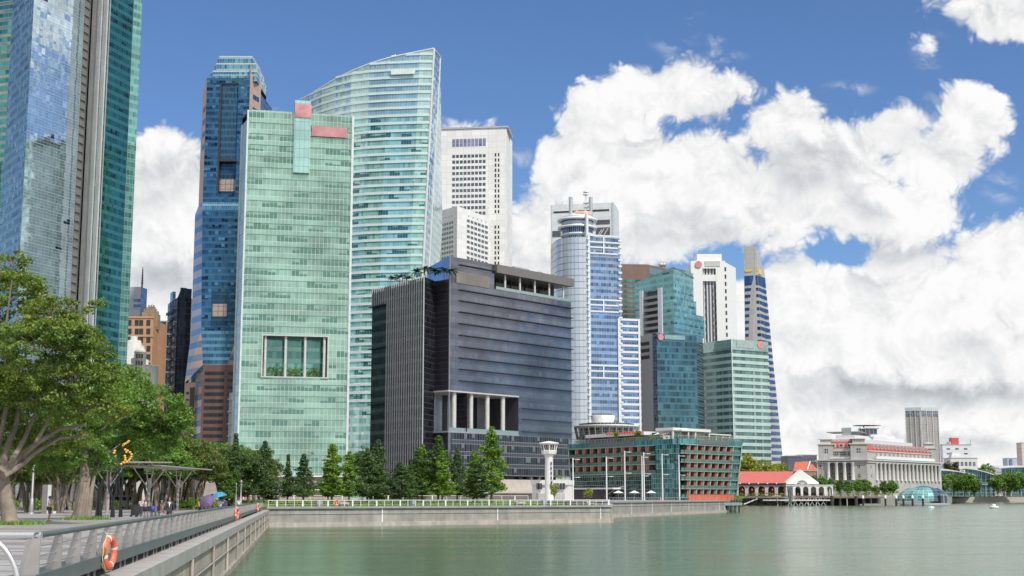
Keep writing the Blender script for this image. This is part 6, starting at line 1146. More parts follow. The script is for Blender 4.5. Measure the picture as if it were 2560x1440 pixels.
repeats(f1, [(f1.L * x - 1.6, f1.L * x + 1.6, zs_(1136), zs_(1129)) for x in (.3, .48, .66)], WN, r, 'window', -.1, .25)
repeats(f2_, [(f2_.L * (.16 + .79 * i / 13) - 1, f2_.L * (.16 + .79 * i / 13) + 1, zs_(1136), zs_(1130)) for i in range(14)], WN, r, 'window', -.1, .2)
# red mansard
def mans(fx, s0, s1, z0, z1, back_):
    q = MB(); q.face([fx.pt(s0, z0, .3), fx.pt(s1, z0, .3), fx.pt(s1, z1, -back_), fx.pt(s0, z1, -back_)]); q.face([fx.pt(s0, z0, .3), fx.pt(s0, z1, -back_), fx.pt(s0, z0, -back_)]); q.face([fx.pt(s1, z0, .3), fx.pt(s1, z0, -back_), fx.pt(s1, z1, -back_)]); q.build('mansard_roof', RM, r)
mans(f1, f1.L * .16, f1.L * .72, zs_(1120), zs_(1101), 3); mans(f2_, f2_.L * .06, f2_.L * .97, zs_(1125), zs_(1106), 4)
q = MB(); f1.box(q, 0, f1.L, zs_(1127), zs_(1120), -2, .4); f2_.box(q, 0, f2_.L, zs_(1127), zs_(1125), -3, .5); q.build('roof_curb', GSL, r)
def dorm(fx, s_, z_, w_): q = MB(); fx.box(q, s_ - w_, s_ + w_, z_, z_ + 2.4, -2.5, .2); q.build('dormer', GSL, r); q = MB(); fx.quad(q, s_ - w_ * .6, s_ + w_ * .6, z_ + .5, z_ + 1.8, .24); q.build('dormer_window', pm('dormer_glass', (.1, .1, .11), .2), r)
for x in (.24, .44, .64): dorm(f1, f1.L * x, zs_(1117), 1.5)
for i in range(16): dorm(f2_, f2_.L * (.13 + .78 * i / 15), zs_(1119), .62)
# corner pavilions
for (P_, w_) in ((fS1.pt(4, 0, -5), 4.6), (fS1.pt(L1 * .80, 0, -5), 5.2), (fS2.pt(4, 0, -6), 4.0), (fS2.pt(L2 - 4, 0, -6), 4.4)):
    x_, y_ = P_[0], P_[1]; q = MB(); c4 = [Vector((x_ - w_, y_ - w_ * .5)), Vector((x_ + w_ * .8, y_ - w_ * .8)), Vector((x_ + w_, y_ + w_ * .6)), Vector((x_ - w_ * .7, y_ + w_)),]
    q.prism(c4, zc_, zs_(1110)); q.build('corner_pavilion', GS, r); m_ = sum(c4, Vector((0, 0))) / 4
    q = MB(); q.prism([m_ + (c - m_) * 1.18 for c in c4], zs_(1110), zs_(1107.5)); q.prism([m_ + (c - m_) * .72 for c in c4], zs_(1107.5), zs_(1096)); q.prism([m_ + (c - m_) * 1.0 for c in c4], zs_(1096), zs_(1092.5), pts1=[m_ + (c - m_) * .25 for c in c4]); q.build('pavilion_cap', GSL, r)
    fx = F(c4[0], c4[1]); q = MB(); fx.box(q, fx.L * .36, fx.L * .64, zs_(1131), zs_(1120), -.1, .1); q.build('window', WN, r)
# white stepped tiers and rooftop pavilion
def tierS(k, xl, xr, y0, y1, dd):
    A_, B_, C_ = onz(xl, (y0 + y1) / 2, zs_((y0 + y1) / 2, 2167, DS + dd)).to_2d(), None, None
    a_ = Vector(fS1.pt(6 + k * 3, 0, -8 - 3 * k)[:2]); b_ = Vector(fS1.pt(L1 * .8 - k * 3, 0, -8 - 3 * k)[:2]); c_ = Vector(fS2.pt(L2 * .86 - k * 6, 0, -12 - 3 * k)[:2]); d_ = c_ + Vector(fS2.n) * -24; e_ = a_ + Vector(fS1.n) * -60
    q = MB(); q.prism([a_, b_, c_, d_, e_], zs_(y0), zs_(y1)); q.build('white_tier', WT, r)
tierS(0, 0, 0, 1108, 1095, 10); tierS(1, 0, 0, 1095, 1085, 12); tierS(2, 0, 0, 1085, 1077, 14)
f3_ = F(Vector(fS1.pt(9, 0, -11)[:2]), Vector(fS2.pt(L2 * .8, 0, -15)[:2]))
P = Vector(fS2.pt(L2 * .22, 0, -14)[:2]); fp = F(P, P + Vector(fS2.t) * 20 + Vector((6, -6))); 
q = MB(); fp.box(q, 0, 12, zs_(1080), zs_(1066), -10, 0); q.build('roof_pavilion_glass', glass('roof_pavilion_panes', (.12, .14, .22), None, 3, 9, .5, .2, 0, (.6, .62, .64), metal=.3), r)
q = MB(); fp.box(q, -7, 0, zs_(1080), zs_(1063), -10, -1); q.build('roof_pavilion', WT, r); q = MB(); fp.box(q, -1.5, 13.5, zs_(1066), zs_(1064), -12, 1.5); q.build('roof_pavilion_slab', WT, r); q = MB(); q.lathe((*(P + Vector((5, 6))), 0), [(8.5, zs_(1057)), (8.5, zs_(1056)), (.1, zs_(1054))], 20); q.tube([(P.x + 3, P.y + 6, zs_(1064)), (P.x + 3, P.y + 6, zs_(1056))], .4, 6); q.build('disc_canopy', GSL, r)
q = MB(); fS1.box(q, L1 * .1, L1 * .78, zs_(1077), zs_(1075), -30, -13); q.build('roof_trellis', pm('trellis_grey', (.35, .35, .34), .6), r)
# ---- T: grey brown tower behind
DT = 1150; HT = at(2300, 1020, DT).z; A = at(2262, 1022, DT + 5).to_2d(); B = at(2300, 1020, DT).to_2d(); C2 = onz(2345, 1021, HT).to_2d(); f, f2_ = F(A, B), F(B, C2)
TB = glass('taupe_ribbed_facade', (.34, .31, .29), (.28, .25, .23), 3, 1.5, .2, .3, .4, (.4, .38, .36), metal=.05, var=.1, rough=.5, tilt=0, wav=0)
r = thing('taupe_ribbed_tower', 'taupe ribbed tower with glazed top storeys behind the colonnaded building', 'skyscraper', (B.x, B.y, 0), SKG); q = MB(); f.quad(q, 0, f.L, 0, HT); f2_.quad(q, 0, f2_.L, 0, HT); q.build('wall', TB, r); q = MB(); c_ = A + C2 - B; q.face([(*x_, HT) for x_ in (A, B, C2, c_)]); poly_faces(q, [C2, c_, A], 0, HT); q.build('roof', MATS['grey_panels'], r)
for ff_, n_ in ((f, 3), (f2_, 3)):
    repeats(ff_, [(ff_.L * (.08 + .31 * i), ff_.L * (.08 + .31 * i) + ff_.L * .26, at(2300, 1040, DT).z, at(2300, 1027, DT).z) for i in range(3)], glass('plant_glass', (.2, .22, .28), None, 2, 4, .2, .2, 0, (.4, .4, .42), metal=.3), r, 'window', -.05, .3)
    for i in range(4): q = MB(); s_ = ff_.L * (.0 + .32 * i); ff_.box(q, s_, s_ + .6, 0, HT + .5, 0, .6); q.build('rib', MATS['fin_grey'], r)
    q = MB(); ff_.box(q, 0, ff_.L, at(2300, 1027, DT).z, HT + .6, 0, .7); q.build('crown_band', MATS['fin_grey'], r)
# ---- U: white terraced flats, V: glass pavilions, far blocks
def simple(name, lab, cat, x0, x1, yt, d, mat, yb=None, dep=20, win=None, parts=(), side=None):
    A = at(x0, yt, d).to_2d(); B = at(x1, yt, d).to_2d(); f_ = F(A, B); zt__ = at((x0 + x1) / 2, yt, d).z
    r_ = thing(name, lab, cat, (A.x, A.y, 0)); q = MB(); f_.box(q, 0, f_.L, 0, zt__, -dep, 0); q.build('wall', mat, r_)
    q = MB(); f_.box(q, -.4, f_.L + .4, zt__, zt__ + .6, -dep - .4, .4); q.build('roof', MATS['grey_panels'], r_)
    if win:
        nc, nr, fw, fh_, wm = win; repeats(f_, grid(f_.L * .05, f_.L * .95, zt__ * .35, zt__ * .97, nc, nr, fw, fh_), wm, r_, 'window', -.1, .2)
    return r_, f_, zt__
WGL = glass('small_window_glass', (.12, .14, .16), None, 1.6, 3, .12, .2, 0, (.4, .4, .4), metal=.3, var=.5)
r_, f_, zz = simple('white_terraced_flats', 'white terraced block of flats with a red rooftop box on the right bank', 'building', 2356, 2428, 1112, 1350, WT, win=(3, 7, .4, .3, WGL))
q = MB(); f_.box(q, f_.px(2382, 1100)[0], f_.px(2400, 1100)[0], zz, f_.px(2390, 1094)[1], -12, -4); q.build('red_box', pm('roof_red_box', (.6, .09, .08), .5), r_)
q = MB(); f_.box(q, f_.px(2378, 1100)[0], f_.px(2420, 1100)[0], zz, f_.px(2390, 1104)[1], -16, -5); q.build('penthouse', WT, r_)
q = MB(); q.tube([f_.pt(f_.px(2382, 1100)[0], zz, -6), f_.pt(f_.px(2382, 1100)[0], at(2382, 1093, 1350).z, -6)], .3, 4); q.tube([f_.pt(f_.px(2436, 1100)[0] - 2, zz, -6), f_.pt(f_.px(2436, 1100)[0] - 2, at(2382, 1098, 1350).z, -6)], .3, 4); q.build('mast', STEEL, r_)
r_, f_, zz = simple('white_balcony_house', 'small white balconied block with rooftop bushes in front of the terraced flats', 'building', 2376, 2443, 1146, 1300, pm('mottled_white', (.62, .62, .6), .6, var=.12, scale=.3), win=(6, 3, .6, .45, WGL))
for k, (x0, x1, yt) in enumerate(((2380, 2412, 1138), (2384, 2402, 1130))): q = MB(); f_.box(q, f_.px(x0, 1150)[0], f_.px(x1, 1150)[0], zz, f_.px(2390, yt)[1], -9 - k * 3, -1.5 - k * 2); q.build('upper_storey', WT, r_)
simple('blue_grey_block', 'dark blue grey flat office block between the green trees and colonnaded building', 'building', 1968, 2004, 1141, 850, pm('blue_grey_wall', (.13, .15, .22), .5, grid_=(5, 4), gw=.2), win=None)
simple('slate_glass_block', 'grey and teal glass block left of the colonnaded building', 'building', 2000, 2042, 1139, 870, glass('slate_teal_panes', (.16, .24, .28), (.25, .26, .31), 4, 8, .2, .5, .4, (.3, .32, .35), metal=.4))
r_, f_, zz = simple('brown_low_block', 'low brown block with a red tiled roof behind the pier hall', 'building', 1985, 2040, 1178, 780, pm('low_brown', (.3, .2, .15), .7))
P0_, P1_ = at(1984, 1178, 780), at(2046, 1178, 780); q = MB(); fx = F(P0_, P1_); q.face([fx.pt(0, zz + .7, 0), fx.pt(fx.L, zz + .7, 0), fx.pt(fx.L * .8, zz + 5.5, -9), fx.pt(fx.L * .2, zz + 5.5, -9)]); q.face([fx.pt(fx.L, zz + .7, 0), fx.pt(fx.L, zz + .7, -18), fx.pt(fx.L * .8, zz + 5.5, -9)]); q.build('tiled_roof', pm('orange_tiles', (.55, .13, .07), .7), r_); q = MB(); q.tube([fx.pt(fx.L * .55, zz + .9, .1), fx.pt(fx.L * .8, zz + 5.7, -8)], .4, 4); q.build('ridge_trim', WHITE, r_)
simple('far_blue_block', 'distant pale block with a blue stripe near the right border', 'building', 2518, 2552, 1146, 2100, pm('far_pale', (.5, .53, .58), .6, grid_=(9, 6), gcol=(.42, .46, .52), gw=1.0))
q_ = MB(); A = at(2524, 1146, 2099); B = at(2530, 1146, 2099); f_ = F(A, B); f_.box(q_, 0, f_.L, 0, A.z, 0, .5); o_ = q_.build('blue_stripe', pm('far_blue', (.12, .2, .42), .6), bpy.data.objects['far_blue_block'])
simple('far_cream_tower', 'distant cream tower cut by the right border', 'skyscraper', 2553, 2600, 1107, 2000, pm('far_cream', (.62, .55, .48), .6, grid_=(9, 6), gcol=(.5, .45, .4), gw=1.0))
for x0, x1, yt, d, lab in ((2436, 2490, 1170, 1500, 'low distant white building left of the far blocks'), (2486, 2522, 1166, 1600, 'low distant grey building under the far striped block'), (2520, 2600, 1172, 1450, 'long low distant grey building at the right border')): simple('distant_building', lab, 'building', x0, x1, yt, d, pm('far_grey', (.45, .45, .45), .7, grid_=(12, 5), gw=1.2))
# glass pavilions with curved white roofs
GPV = glass('pavilion_teal_panes', (.10, .24, .28), None, 4.2, 2.6, .3, .25, 0, (.42, .50, .5), metal=.45, var=.5)
def pav(x0, x1, yl, yt, yr, yb, d, lab, blueroof=False):
    A = at(x0, 1243, d).to_2d(); B = at(x1, 1243, d - 5).to_2d(); f_ = F(A, B); r_ = thing('glass_pavilion', lab, 'pavilion', (A.x, A.y, 2), 'curved-roofed glass pavilions on the right bank'); z = lambda y: at((x0 + x1) / 2, y, d).z
    n_ = 14; q = MB(); T = []
    for i in range(n_ + 1): t_ = i / n_; y = (1 - t_) ** 2 * yl + 2 * t_ * (1 - t_) * yt + t_ * t_ * yr; T.append((f_.L * t_, z(y)))
    for i in range(n_):
        (s0, za), (s1, zb_) = T[i], T[i + 1]; q.face([f_.pt(s0, za, 3), f_.pt(s1, zb_, 3), f_.pt(s1, zb_ + .8, 3), f_.pt(s0, za + .8, 3)]); q.face([f_.pt(s0, za + .8, 3), f_.pt(s1, zb_ + .8, 3), f_.pt(s1, zb_ + 2.2, -26), f_.pt(s0, za + 2.2, -26)]); q.face([f_.pt(s0, za, 3), f_.pt(s0, za, -26), f_.pt(s1, zb_, -26), f_.pt(s1, zb_, 3)])
    q.build('curved_roof', pm('pavilion_roof_white', (.62, .63, .62), .5, var=.06), r_)
    q = MB()
    for i in range(1, n_ - 1): (s0, za), (s1, zb_) = T[i], T[i + 1]; q.face([f_.pt(s0 + (.0), 2.2, 0), f_.pt(s1, 2.2, 0), f_.pt(s1, zb_, 0), f_.pt(s0, za, 0)], [(s0, 2.2), (s1, 2.2), (s1, zb_), (s0, za)])
    q.build('glass_wall', GPV, r_); q = MB(); f_.box(q, f_.L * .1, f_.L * .9, z(yb), z(yb) + .8, .1, 1.0); q.build('floor_band', pm('pavilion_band', (.5, .52, .52), .5), r_)
    for i in range(7): s_ = f_.L * (.1 + .8 * i / 6); q = MB(); k_ = min(n_, int(s_ / f_.L * n_)); q.tube([f_.pt(s_, 2.2, .5), f_.pt(s_ + 1.2, T[k_][1], 1.5)], .28, 5); q.build('column', STEEL, r_)
pav(2218, 2350, 1188, 1176, 1185, 1206, 960, 'glass pavilion with a curved white roof behind the dome')
pav(2322, 2440, 1178, 1173, 1190, 1212, 1040, 'middle glass pavilion with its roof curling over green trees')
pav(2410, 2495, 1172, 1174, 1192, 1212, 1080, 'glass pavilion with blue glass end, between two clumps of trees')
pav(2500, 2620, 1172, 1166, 1172, 1212, 1110, 'pavilion roof at the right border above the trees')
# small red lamp boards along the right quay
for i, x in enumerate((2395, 2422, 2448, 2500, 2528)):
    P = gx(x, 1108, QD); t_ = thing('banner_post', 'white post with a small red banner on the right bank quay', 'banner post', P, 'red banner posts on the right bank'); zz = at(x, 1222, 1108).z; q = MB(); q.tube([P, (P.x, P.y, zz)], .35, 5); q.build('post', WHITE, t_); q = MB(); q.box(P.x - 1.2, P.x + 1.2, P.y - .5, P.y - .3, zz - 2.2, zz + .6); q.build('banner', pm('lantern_red', (.6, .05, .05)), t_)
# fountain jet by the pier, white buoy
P = gx(1976, 660, WATER); FM, t, b = nm('fountain_spray'); g3 = G(t); b.inputs['Base Color'].default_value = (.9, .92, .93, 1); b.inputs['Roughness'].default_value = .6
g3.put(b.inputs['Alpha'], g3.m('MULTIPLY', g3.ramp(g3.noise(g3.obj(), 1.6, 4, .7), .4, .75, 0, .16), 1.0))
q = MB()
for k in range(9): a = 6.2832 * k / 9; q.tube([(P.x + math.cos(a) * (.3 + 2.0 * t_), P.y + math.sin(a) * (.3 + 2.0 * t_), WATER + 9.5 * (1 - (1 - t_ * 1.9) ** 2) + .05) for t_ in [i / 8 for i in range(9)]], [.35 + .5 * i / 8 for i in range(9)], 6, cap=False)
tag(q.build('fountain_jet', FM), 'faint white fountain spray rising before the pier hall arches', 'fountain')
P = gx(2485, 520, WATER); r = thing('white_buoy', 'small white buoy floating alone on the right side of the bay', 'buoy', P); P = at(2485, 1269, 520); P.z = WATER; q = MB(); q.lathe(P, [(.1, -.3), (1.7, .1), (1.9, .5), (1.5, .75), (.1, .8)], 16); q.build('float', WHITE, r); q = MB(); q.lathe((P.x, P.y, WATER + .8), [(.8, 0), (.7, .7), (.1, .9)], 12); q.build('top_light', WHITE, r)
# ============================================================ VEGETATION
def leafmat(name, c1, c2, c3=None, sc=.35, tr=.35):
    m = bpy.data.materials.new(name); m.use_nodes = True; t = m.node_tree; t.nodes.clear(); g = G(t)
    at_ = g.n('ShaderNodeAttribute'); at_.attribute_name = 'rnd'; nz = g.noise(g.obj(), sc, 3, .6)
    f = g.m('ADD', g.m('MULTIPLY', g.ramp(nz, .35, .65), .65), g.m('MULTIPLY', at_.outputs['Fac'], .45), clamp=True)
    c = g.mix(f, c1, c2)
    if c3: c = g.mix(g.m('MULTIPLY', g.m('GREATER_THAN', at_.outputs['Fac'], .93), g.ramp(g.noise(g.obj(), .5, 2, .6), .48, .55)), c, c3)
    d = g.n('ShaderNodeBsdfDiffuse'); g.put(d.inputs[0], c); tl = g.n('ShaderNodeBsdfTranslucent'); g.put(tl.inputs[0], g.mix(.35, c, (.25, .35, .03)))
    ms = g.n('ShaderNodeMixShader'); ms.inputs[0].default_value = tr; t.links.new(d.outputs[0], ms.inputs[1]); t.links.new(tl.outputs[0], ms.inputs[2])
    gl = g.n('ShaderNodeBsdfGlossy'); gl.inputs['Roughness'].default_value = .5; ms2 = g.n('ShaderNodeMixShader'); ms2.inputs[0].default_value = .04; t.links.new(ms.outputs[0], ms2.inputs[1]); t.links.new(gl.outputs[0], ms2.inputs[2])
    o = g.n('ShaderNodeOutputMaterial'); t.links.new(ms2.outputs[0], o.inputs[0]); return m
LEAF = leafmat('rain_tree_leaf', (.05, .115, .016), (.24, .35, .05), (.55, .38, .03))
LEAFD = leafmat('dark_green_leaf', (.04, .10, .022), (.13, .23, .05)); LEAFB = leafmat('bright_green_leaf', (.09, .20, .025), (.29, .45, .055), sc=.6); LEAFC = leafmat('deep_conifer_leaf', (.04, .095, .03), (.13, .22, .07), sc=.6)
LEAFY = leafmat('yellow_green_leaf', (.15, .22, .02), (.45, .48, .05), sc=.25); LEAFM = leafmat('mid_green_leaf', (.07, .17, .025), (.21, .37, .055)); LEAFO = leafmat('olive_leaf', (.06, .11, .022), (.20, .25, .055)); LEAFR = leafmat('rust_leaf', (.05, .035, .02), (.12, .08, .04))
BARK = pm('pale_bark', (.30, .25, .20), .85, var=.3, scale=1.2, bump=.4, streak=.35); BARKD = pm('brown_bark', (.16, .12, .09), .9, var=.3, scale=1.2, bump=.4)
def leaves(clumps, n_per, leaf, rng_, flat=.6, up=.5):
    """clumps (x,y,z,r): many small leaf faces"""
    cl = np.array(clumps); n = len(cl) * n_per; idx = np.repeat(np.arange(len(cl)), n_per)
    u = rng_.normal(size=(n, 3)); u /= np.linalg.norm(u, axis=1)[:, None]; rr = rng_.uniform(.15, 1, n) ** .55
    off_ = u * rr[:, None] * cl[idx, 3][:, None]; off_[:, 2] *= flat; P = cl[idx, :3] + off_
    nrm = u * .7 + rng_.normal(size=(n, 3)) * .55 + np.array([0, 0, up]); nrm /= np.linalg.norm(nrm, axis=1)[:, None]
    t = rng_.normal(size=(n, 3)); t -= nrm * (t * nrm).sum(1)[:, None]; t /= np.linalg.norm(t, axis=1)[:, None]; b = np.cross(nrm, t)
    s = leaf * rng_.uniform(.6, 1.3, n)[:, None]; t = t * s * .5; b = b * s * .27
    V = np.stack([P - t, P + b, P + t, P - b], 1).reshape(-1, 3); return V, rng_.uniform(0, 1, n)
def leafobj(name, clumps, n_per, leaf, mat, parent=None, seed=0, flat=.6, up=.5, origin=(0, 0, 0)):
    V, rn = leaves(clumps, n_per, leaf, np.random.default_rng(seed), flat, up); V = V - np.array(origin); n = len(V) // 4
    me = bpy.data.meshes.new(name); me.vertices.add(4 * n); me.vertices.foreach_set('co', V.astype(np.float32).ravel()); me.loops.add(4 * n); me.loops.foreach_set('vertex_index', np.arange(4 * n, dtype=np.int32))
    me.polygons.add(n); me.polygons.foreach_set('loop_start', np.arange(0, 4 * n, 4, dtype=np.int32)); 
    a = me.attributes.new('rnd', 'FLOAT', 'FACE'); a.data.foreach_set('value', rn.astype(np.float32)); me.materials.append(mat); me.update(calc_edges=True)
    o = bpy.data.objects.new(name, me); C.objects.link(o)
    if parent: o.parent = parent
    return o
def blob_clumps(blobs, n, rc, rng_, lo=.45):
    w_ = np.array([(b[3] * b[4] * b[5]) ** .66 for b in blobs]); w_ /= w_.sum(); out = []
    for i in rng_.choice(len(blobs), n, p=w_):
        b = blobs[i]; u = rng_.normal(size=3); u /= np.linalg.norm(u)
        if u[2] < -.3 and rng_.random() < .5: u[2] *= -1
        k = rng_.uniform(lo, 1.0) ** .6; out.append((b[0] + u[0] * b[3] * k, b[1] + u[1] * b[4] * k, b[2] + u[2] * b[5] * k, rc * rng_.uniform(.6, 1.35)))
    return out
def limb(q, a, b, r0, r1, rng_, wob=.12, n=6, seg=7):
    a, b = Vector(a), Vector(b); L = (b - a).length; pts = []; 
    o1 = Vector(rng_.normal(size=3)) * wob * L
    for i in range(n + 1): t = i / n; p_ = a.lerp(b, t) + o1 * math.sin(t * math.pi) * .6; p_.z += L * .10 * math.sin(t * math.pi) * (1 if b.z > a.z else 0); pts.append(p_)
    q.tube(pts, [r0 + (r1 - r0) * i / n for i in range(n + 1)], seg)
def bb(x, y, d, rx, ry, rz=None):
    P = at(x, y, d); k = d / FPX; return (P.x, P.y, P.z, rx * k, (rz if rz else rx) * k, ry * k)
rg = np.random.default_rng(11)
# --- the two big trees in front
d1 = 88.5; base1 = gx(22, d1)
t1 = thing('rain_tree', 'largest leafy tree at the left border with pale trunk and yellowing leaves', 'tree', base1)
q = MB(); A = lambda x, y, d=d1: at(x, y, d)
q.tube([A(28, 1316), A(24, 1300), A(18, 1255), A(10, 1215), A(2, 1180)], [.72, .52, .45, .42, .42], 12)
for pts_, r0, r1 in (([(2, 1182), (-14, 1140), (-30, 1080), (-60, 1010)], .3, .12), ([(4, 1185), (40, 1150), (95, 1105), (150, 1072), (215, 1062)], .3, .08), ([(8, 1190), (50, 1165), (90, 1130), (150, 1095), (230, 1090)], .24, .06), ([(0, 1182), (14, 1130), (40, 1060), (60, 960), (70, 800)], .3, .05), ([(30, 1150), (60, 1100), (85, 1040), (120, 960), (150, 880)], .18, .04), ([(90, 1105), (140, 1020), (200, 950)], .13, .04), ([(-10, 1140), (20, 1000), (10, 850), (30, 700)], .2, .04)):
    q.tube([at(x, y, d1 + (i * 1.2 - 1) * (1 if k_ % 2 else -1)) for i, (x, y) in enumerate(pts_) for k_ in (len(pts_),)], [r0 + (r1 - r0) * i / (len(pts_) - 1) for i in range(len(pts_))], 8)
q.build('trunk', BARK, t1)
B1 = [bb(30, 665, 88, 50, 45), bb(20, 760, 90, 110, 95), bb(-90, 800, 92, 110, 150), bb(130, 790, 87, 75, 60), bb(100, 880, 86, 150, 90), bb(-60, 950, 90, 150, 110), bb(215, 880, 89, 70, 60), bb(180, 960, 87, 120, 70), bb(60, 1010, 90, 140, 70), bb(-80, 1060, 90, 110, 70), bb(230, 1030, 88, 95, 45), bb(270, 935, 89, 40, 40), bb(235, 770, 91, 25, 20), bb(120, 1100, 96, 110, 40), bb(10, 1130, 97, 100, 30), bb(-40, 1000, 95, 140, 90), bb(110, 1010, 97, 140, 60), bb(170, 850, 85, 70, 50)]
cl = blob_clumps(B1, 1900, .55, rg); leafobj('crown', cl, 56, .225, LEAF, t1, 1, .5, .5, base1)
q = MB()
for i in range(150):
    b_ = B1[rg.integers(len(B1))]; p0 = Vector(b_[:3]); u_ = Vector(rg.normal(size=3)).normalized(); p1 = p0 + Vector((u_.x * b_[3], u_.y * b_[4], abs(u_.z) * b_[5])) * .95; limb(q, p0, p1, .035, .012, rg, .1, 4, 4)
q.build('twigs', BARK, t1, kind='stuff')
d2 = 108; base2 = gx(205, d2)
t2 = thing('rain_tree', 'second big tree with a fluted gnarled trunk in the middle of the paving', 'tree', base2)
q = MB(); q.tube([at(200, 1300, d2), at(203, 1280, d2), at(208, 1240, d2), at(212, 1205, d2), at(212, 1160, d2), at(210, 1110, d2)], [.8, .62, .5, .42, .34, .3], 12)
for x0, x1, y1, x2, y2 in ((192, 203, 1240, 207, 1200), (214, 222, 1235, 214, 1195), (219, 228, 1230, 236, 1190), (206, 215, 1230, 224, 1195), (198, 210, 1225, 214, 1180)): q.tube([at(x0, 1300, d2 - .5), at(x1, y1, d2 - .4), at(x2, y2, d2 - .2)], [.28, .18, .12], 8)
for pts_, r0 in (([(212, 1165), (190, 1140), (178, 1120)], .14), ([(213, 1160), (225, 1145), (238, 1125)], .14), ([(210, 1115), (215, 1060), (230, 1000)], .26), ([(210, 1112), (270, 1060), (340, 1030)], .18), ([(210, 1112), (150, 1060), (120, 1030)], .18), ([(236, 1190), (250, 1150), (300, 1110)], .12)): q.tube([at(x, y, d2 + i) for i, (x, y) in enumerate(pts_)], [r0 * (1 - .3 * i) for i in range(len(pts_))], 7)
q.build('trunk', BARK, t2)
B2 = [bb(230, 1010, 108, 110, 60), bb(320, 960, 124, 60, 45), bb(390, 1010, 128, 70, 50), bb(310, 1055, 128, 110, 50), bb(410, 1060, 128, 65, 38), bb(170, 1080, 108, 110, 50), bb(185, 1125, 107, 80, 40), bb(120, 1155, 112, 70, 25), bb(120, 1130, 110, 90, 35), bb(440, 1045, 128, 40, 30), bb(360, 1110, 130, 80, 35), bb(300, 1000, 112, 60, 60), bb(60, 1120, 112, 60, 35), bb(245, 1155, 108, 50, 18), bb(345, 1080, 130, 90, 50), bb(440, 1085, 130, 40, 25), bb(270, 1130, 130, 60, 35)]
cl = blob_clumps(B2, 1300, .62, rg); leafobj('crown', cl, 50, .25, LEAFM, t2, 2, .5, .5, base2)
q = MB()
for i in range(60):
    b_ = B2[rg.integers(len(B2))]; p0 = Vector(b_[:3]); u_ = Vector(rg.normal(size=3)).normalized(); limb(q, p0, p0 + Vector((u_.x * b_[3], u_.y * b_[4], abs(u_.z) * b_[5])) * .95, .035, .012, rg, .1, 4, 4)
q.build('twigs', BARK, t2, kind='stuff')
for P, lab in ((base1, 'short green grass growing round the foot of the largest tree'), (base2, 'short green grass round the foot of the gnarled tree')):
    tag(tufts('ground_cover', [(P.x + random.gauss(.3, .75), P.y + random.gauss(0, .7), 0) for _ in range(900)], .28, pm('grass_blade', (.16, .27, .04), .8)), lab, 'grass', kind='stuff')
# --- promenade tree variants
def umbrella_tree(seed, mat, h=10, R_=4.6, stems=3, bark=BARK):
    rn = np.random.default_rng(seed); root = thing('promenade_tree', '', 'tree'); q = MB(); tops = []
    for k in range(stems):
        a = 6.28 * (k + rn.uniform(0, .5)) / stems; p0 = Vector((math.cos(a) * .35, math.sin(a) * .35, -.1)); p1 = Vector((math.cos(a) * 1.3, math.sin(a) * 1.3, h * .42)); p2 = Vector((math.cos(a) * R_ * .55, math.sin(a) * R_ * .55, h * .68))
        limb(q, p0, p1, .22, .15, rn, .07, 5); limb(q, p1, p2, .15, .07, rn, .08, 4)
        for j in range(3): aa = a + rn.uniform(-.9, .9); limb(q, p1.lerp(p2, .3 * j), Vector((math.cos(aa) * R_ * .8, math.sin(aa) * R_ * .8, h * rn.uniform(.62, .85))), .08, .03, rn, .1, 4, 5)
    q.build('trunk', bark, root)
    B = [(0, 0, h * .78, R_ * .75, R_ * .75, h * .20)] + [(math.cos(a) * R_ * .55, math.sin(a) * R_ * .55, h * (.62 + rn.uniform(-.08, .06)), R_ * .52, R_ * .52, h * .19) for a in np.arange(6) * 1.05 + rn.uniform(0, 1)]
    leafobj('crown', blob_clumps(B, 260, .75, rn), 34, .40, mat, root, seed, .5, .5); return root
protos = [umbrella_tree(21, LEAFM, stems=3), umbrella_tree(22, LEAFD, stems=2), umbrella_tree(23, LEAFO, stems=4), umbrella_tree(24, LEAFM, R_=5.2, stems=3)]
PT = []; rnd = random.Random(5)
for row, (dm, n_) in enumerate(((152, 12), (192, 15), (212, 16), (238, 14))):
    for i in range(n_):
        x = (-20 + (640 + row * 14) * (i + rnd.uniform(.1, .9)) / n_)
        if x > 1280 - 3390 * .158 - 4.3 * 3390 / -dm * -1 - 12: continue
        if x > 235 and dm < 190: continue
        PT.append((x, dm + rnd.uniform(-9, 9)))
PT = [p_ for p_ in PT if gx(p_[0], p_[1]).x < railx(p_[1]) - 9 or p_[1] > 200]
used = set(); where = ['far left', 'left', 'centre left', 'right', 'far right']
for i, (x, d) in enumerate(sorted(PT)):
    topy = np.interp(x, [0, 300, 400, 480, 560, 620, 700], [1095, 1090, 1085, 1090, 1104, 1120, 1124]) + rnd.uniform(-3, 12); k = rnd.randrange(4); src = protos[k]
    if x > 585: src = protos[2]; k = 2
    o = src if k not in used else copy_tree(src); used.add(k)
    o.location = gx(x, d); s_ = ((HOR - topy) * d / FPX + EYE) / 9.9; o.scale = (s_ * rnd.uniform(.9, 1.1), s_ * rnd.uniform(.9, 1.1), s_); o.rotation_euler = (0, 0, rnd.uniform(0, 6.28))
    o['group'] = 'slender trees crowded along the promenade'; o['label'] = 'slender many-stemmed tree in the dense grove along the promenade behind the shelter'
for k, p_ in enumerate(protos):
    if k not in used: p_.location = gx(60 + 30 * k, 240); p_['label'] = 'slender many-stemmed tree in the dense grove along the promenade behind the shelter'; p_['group'] = 'slender trees crowded along the promenade'
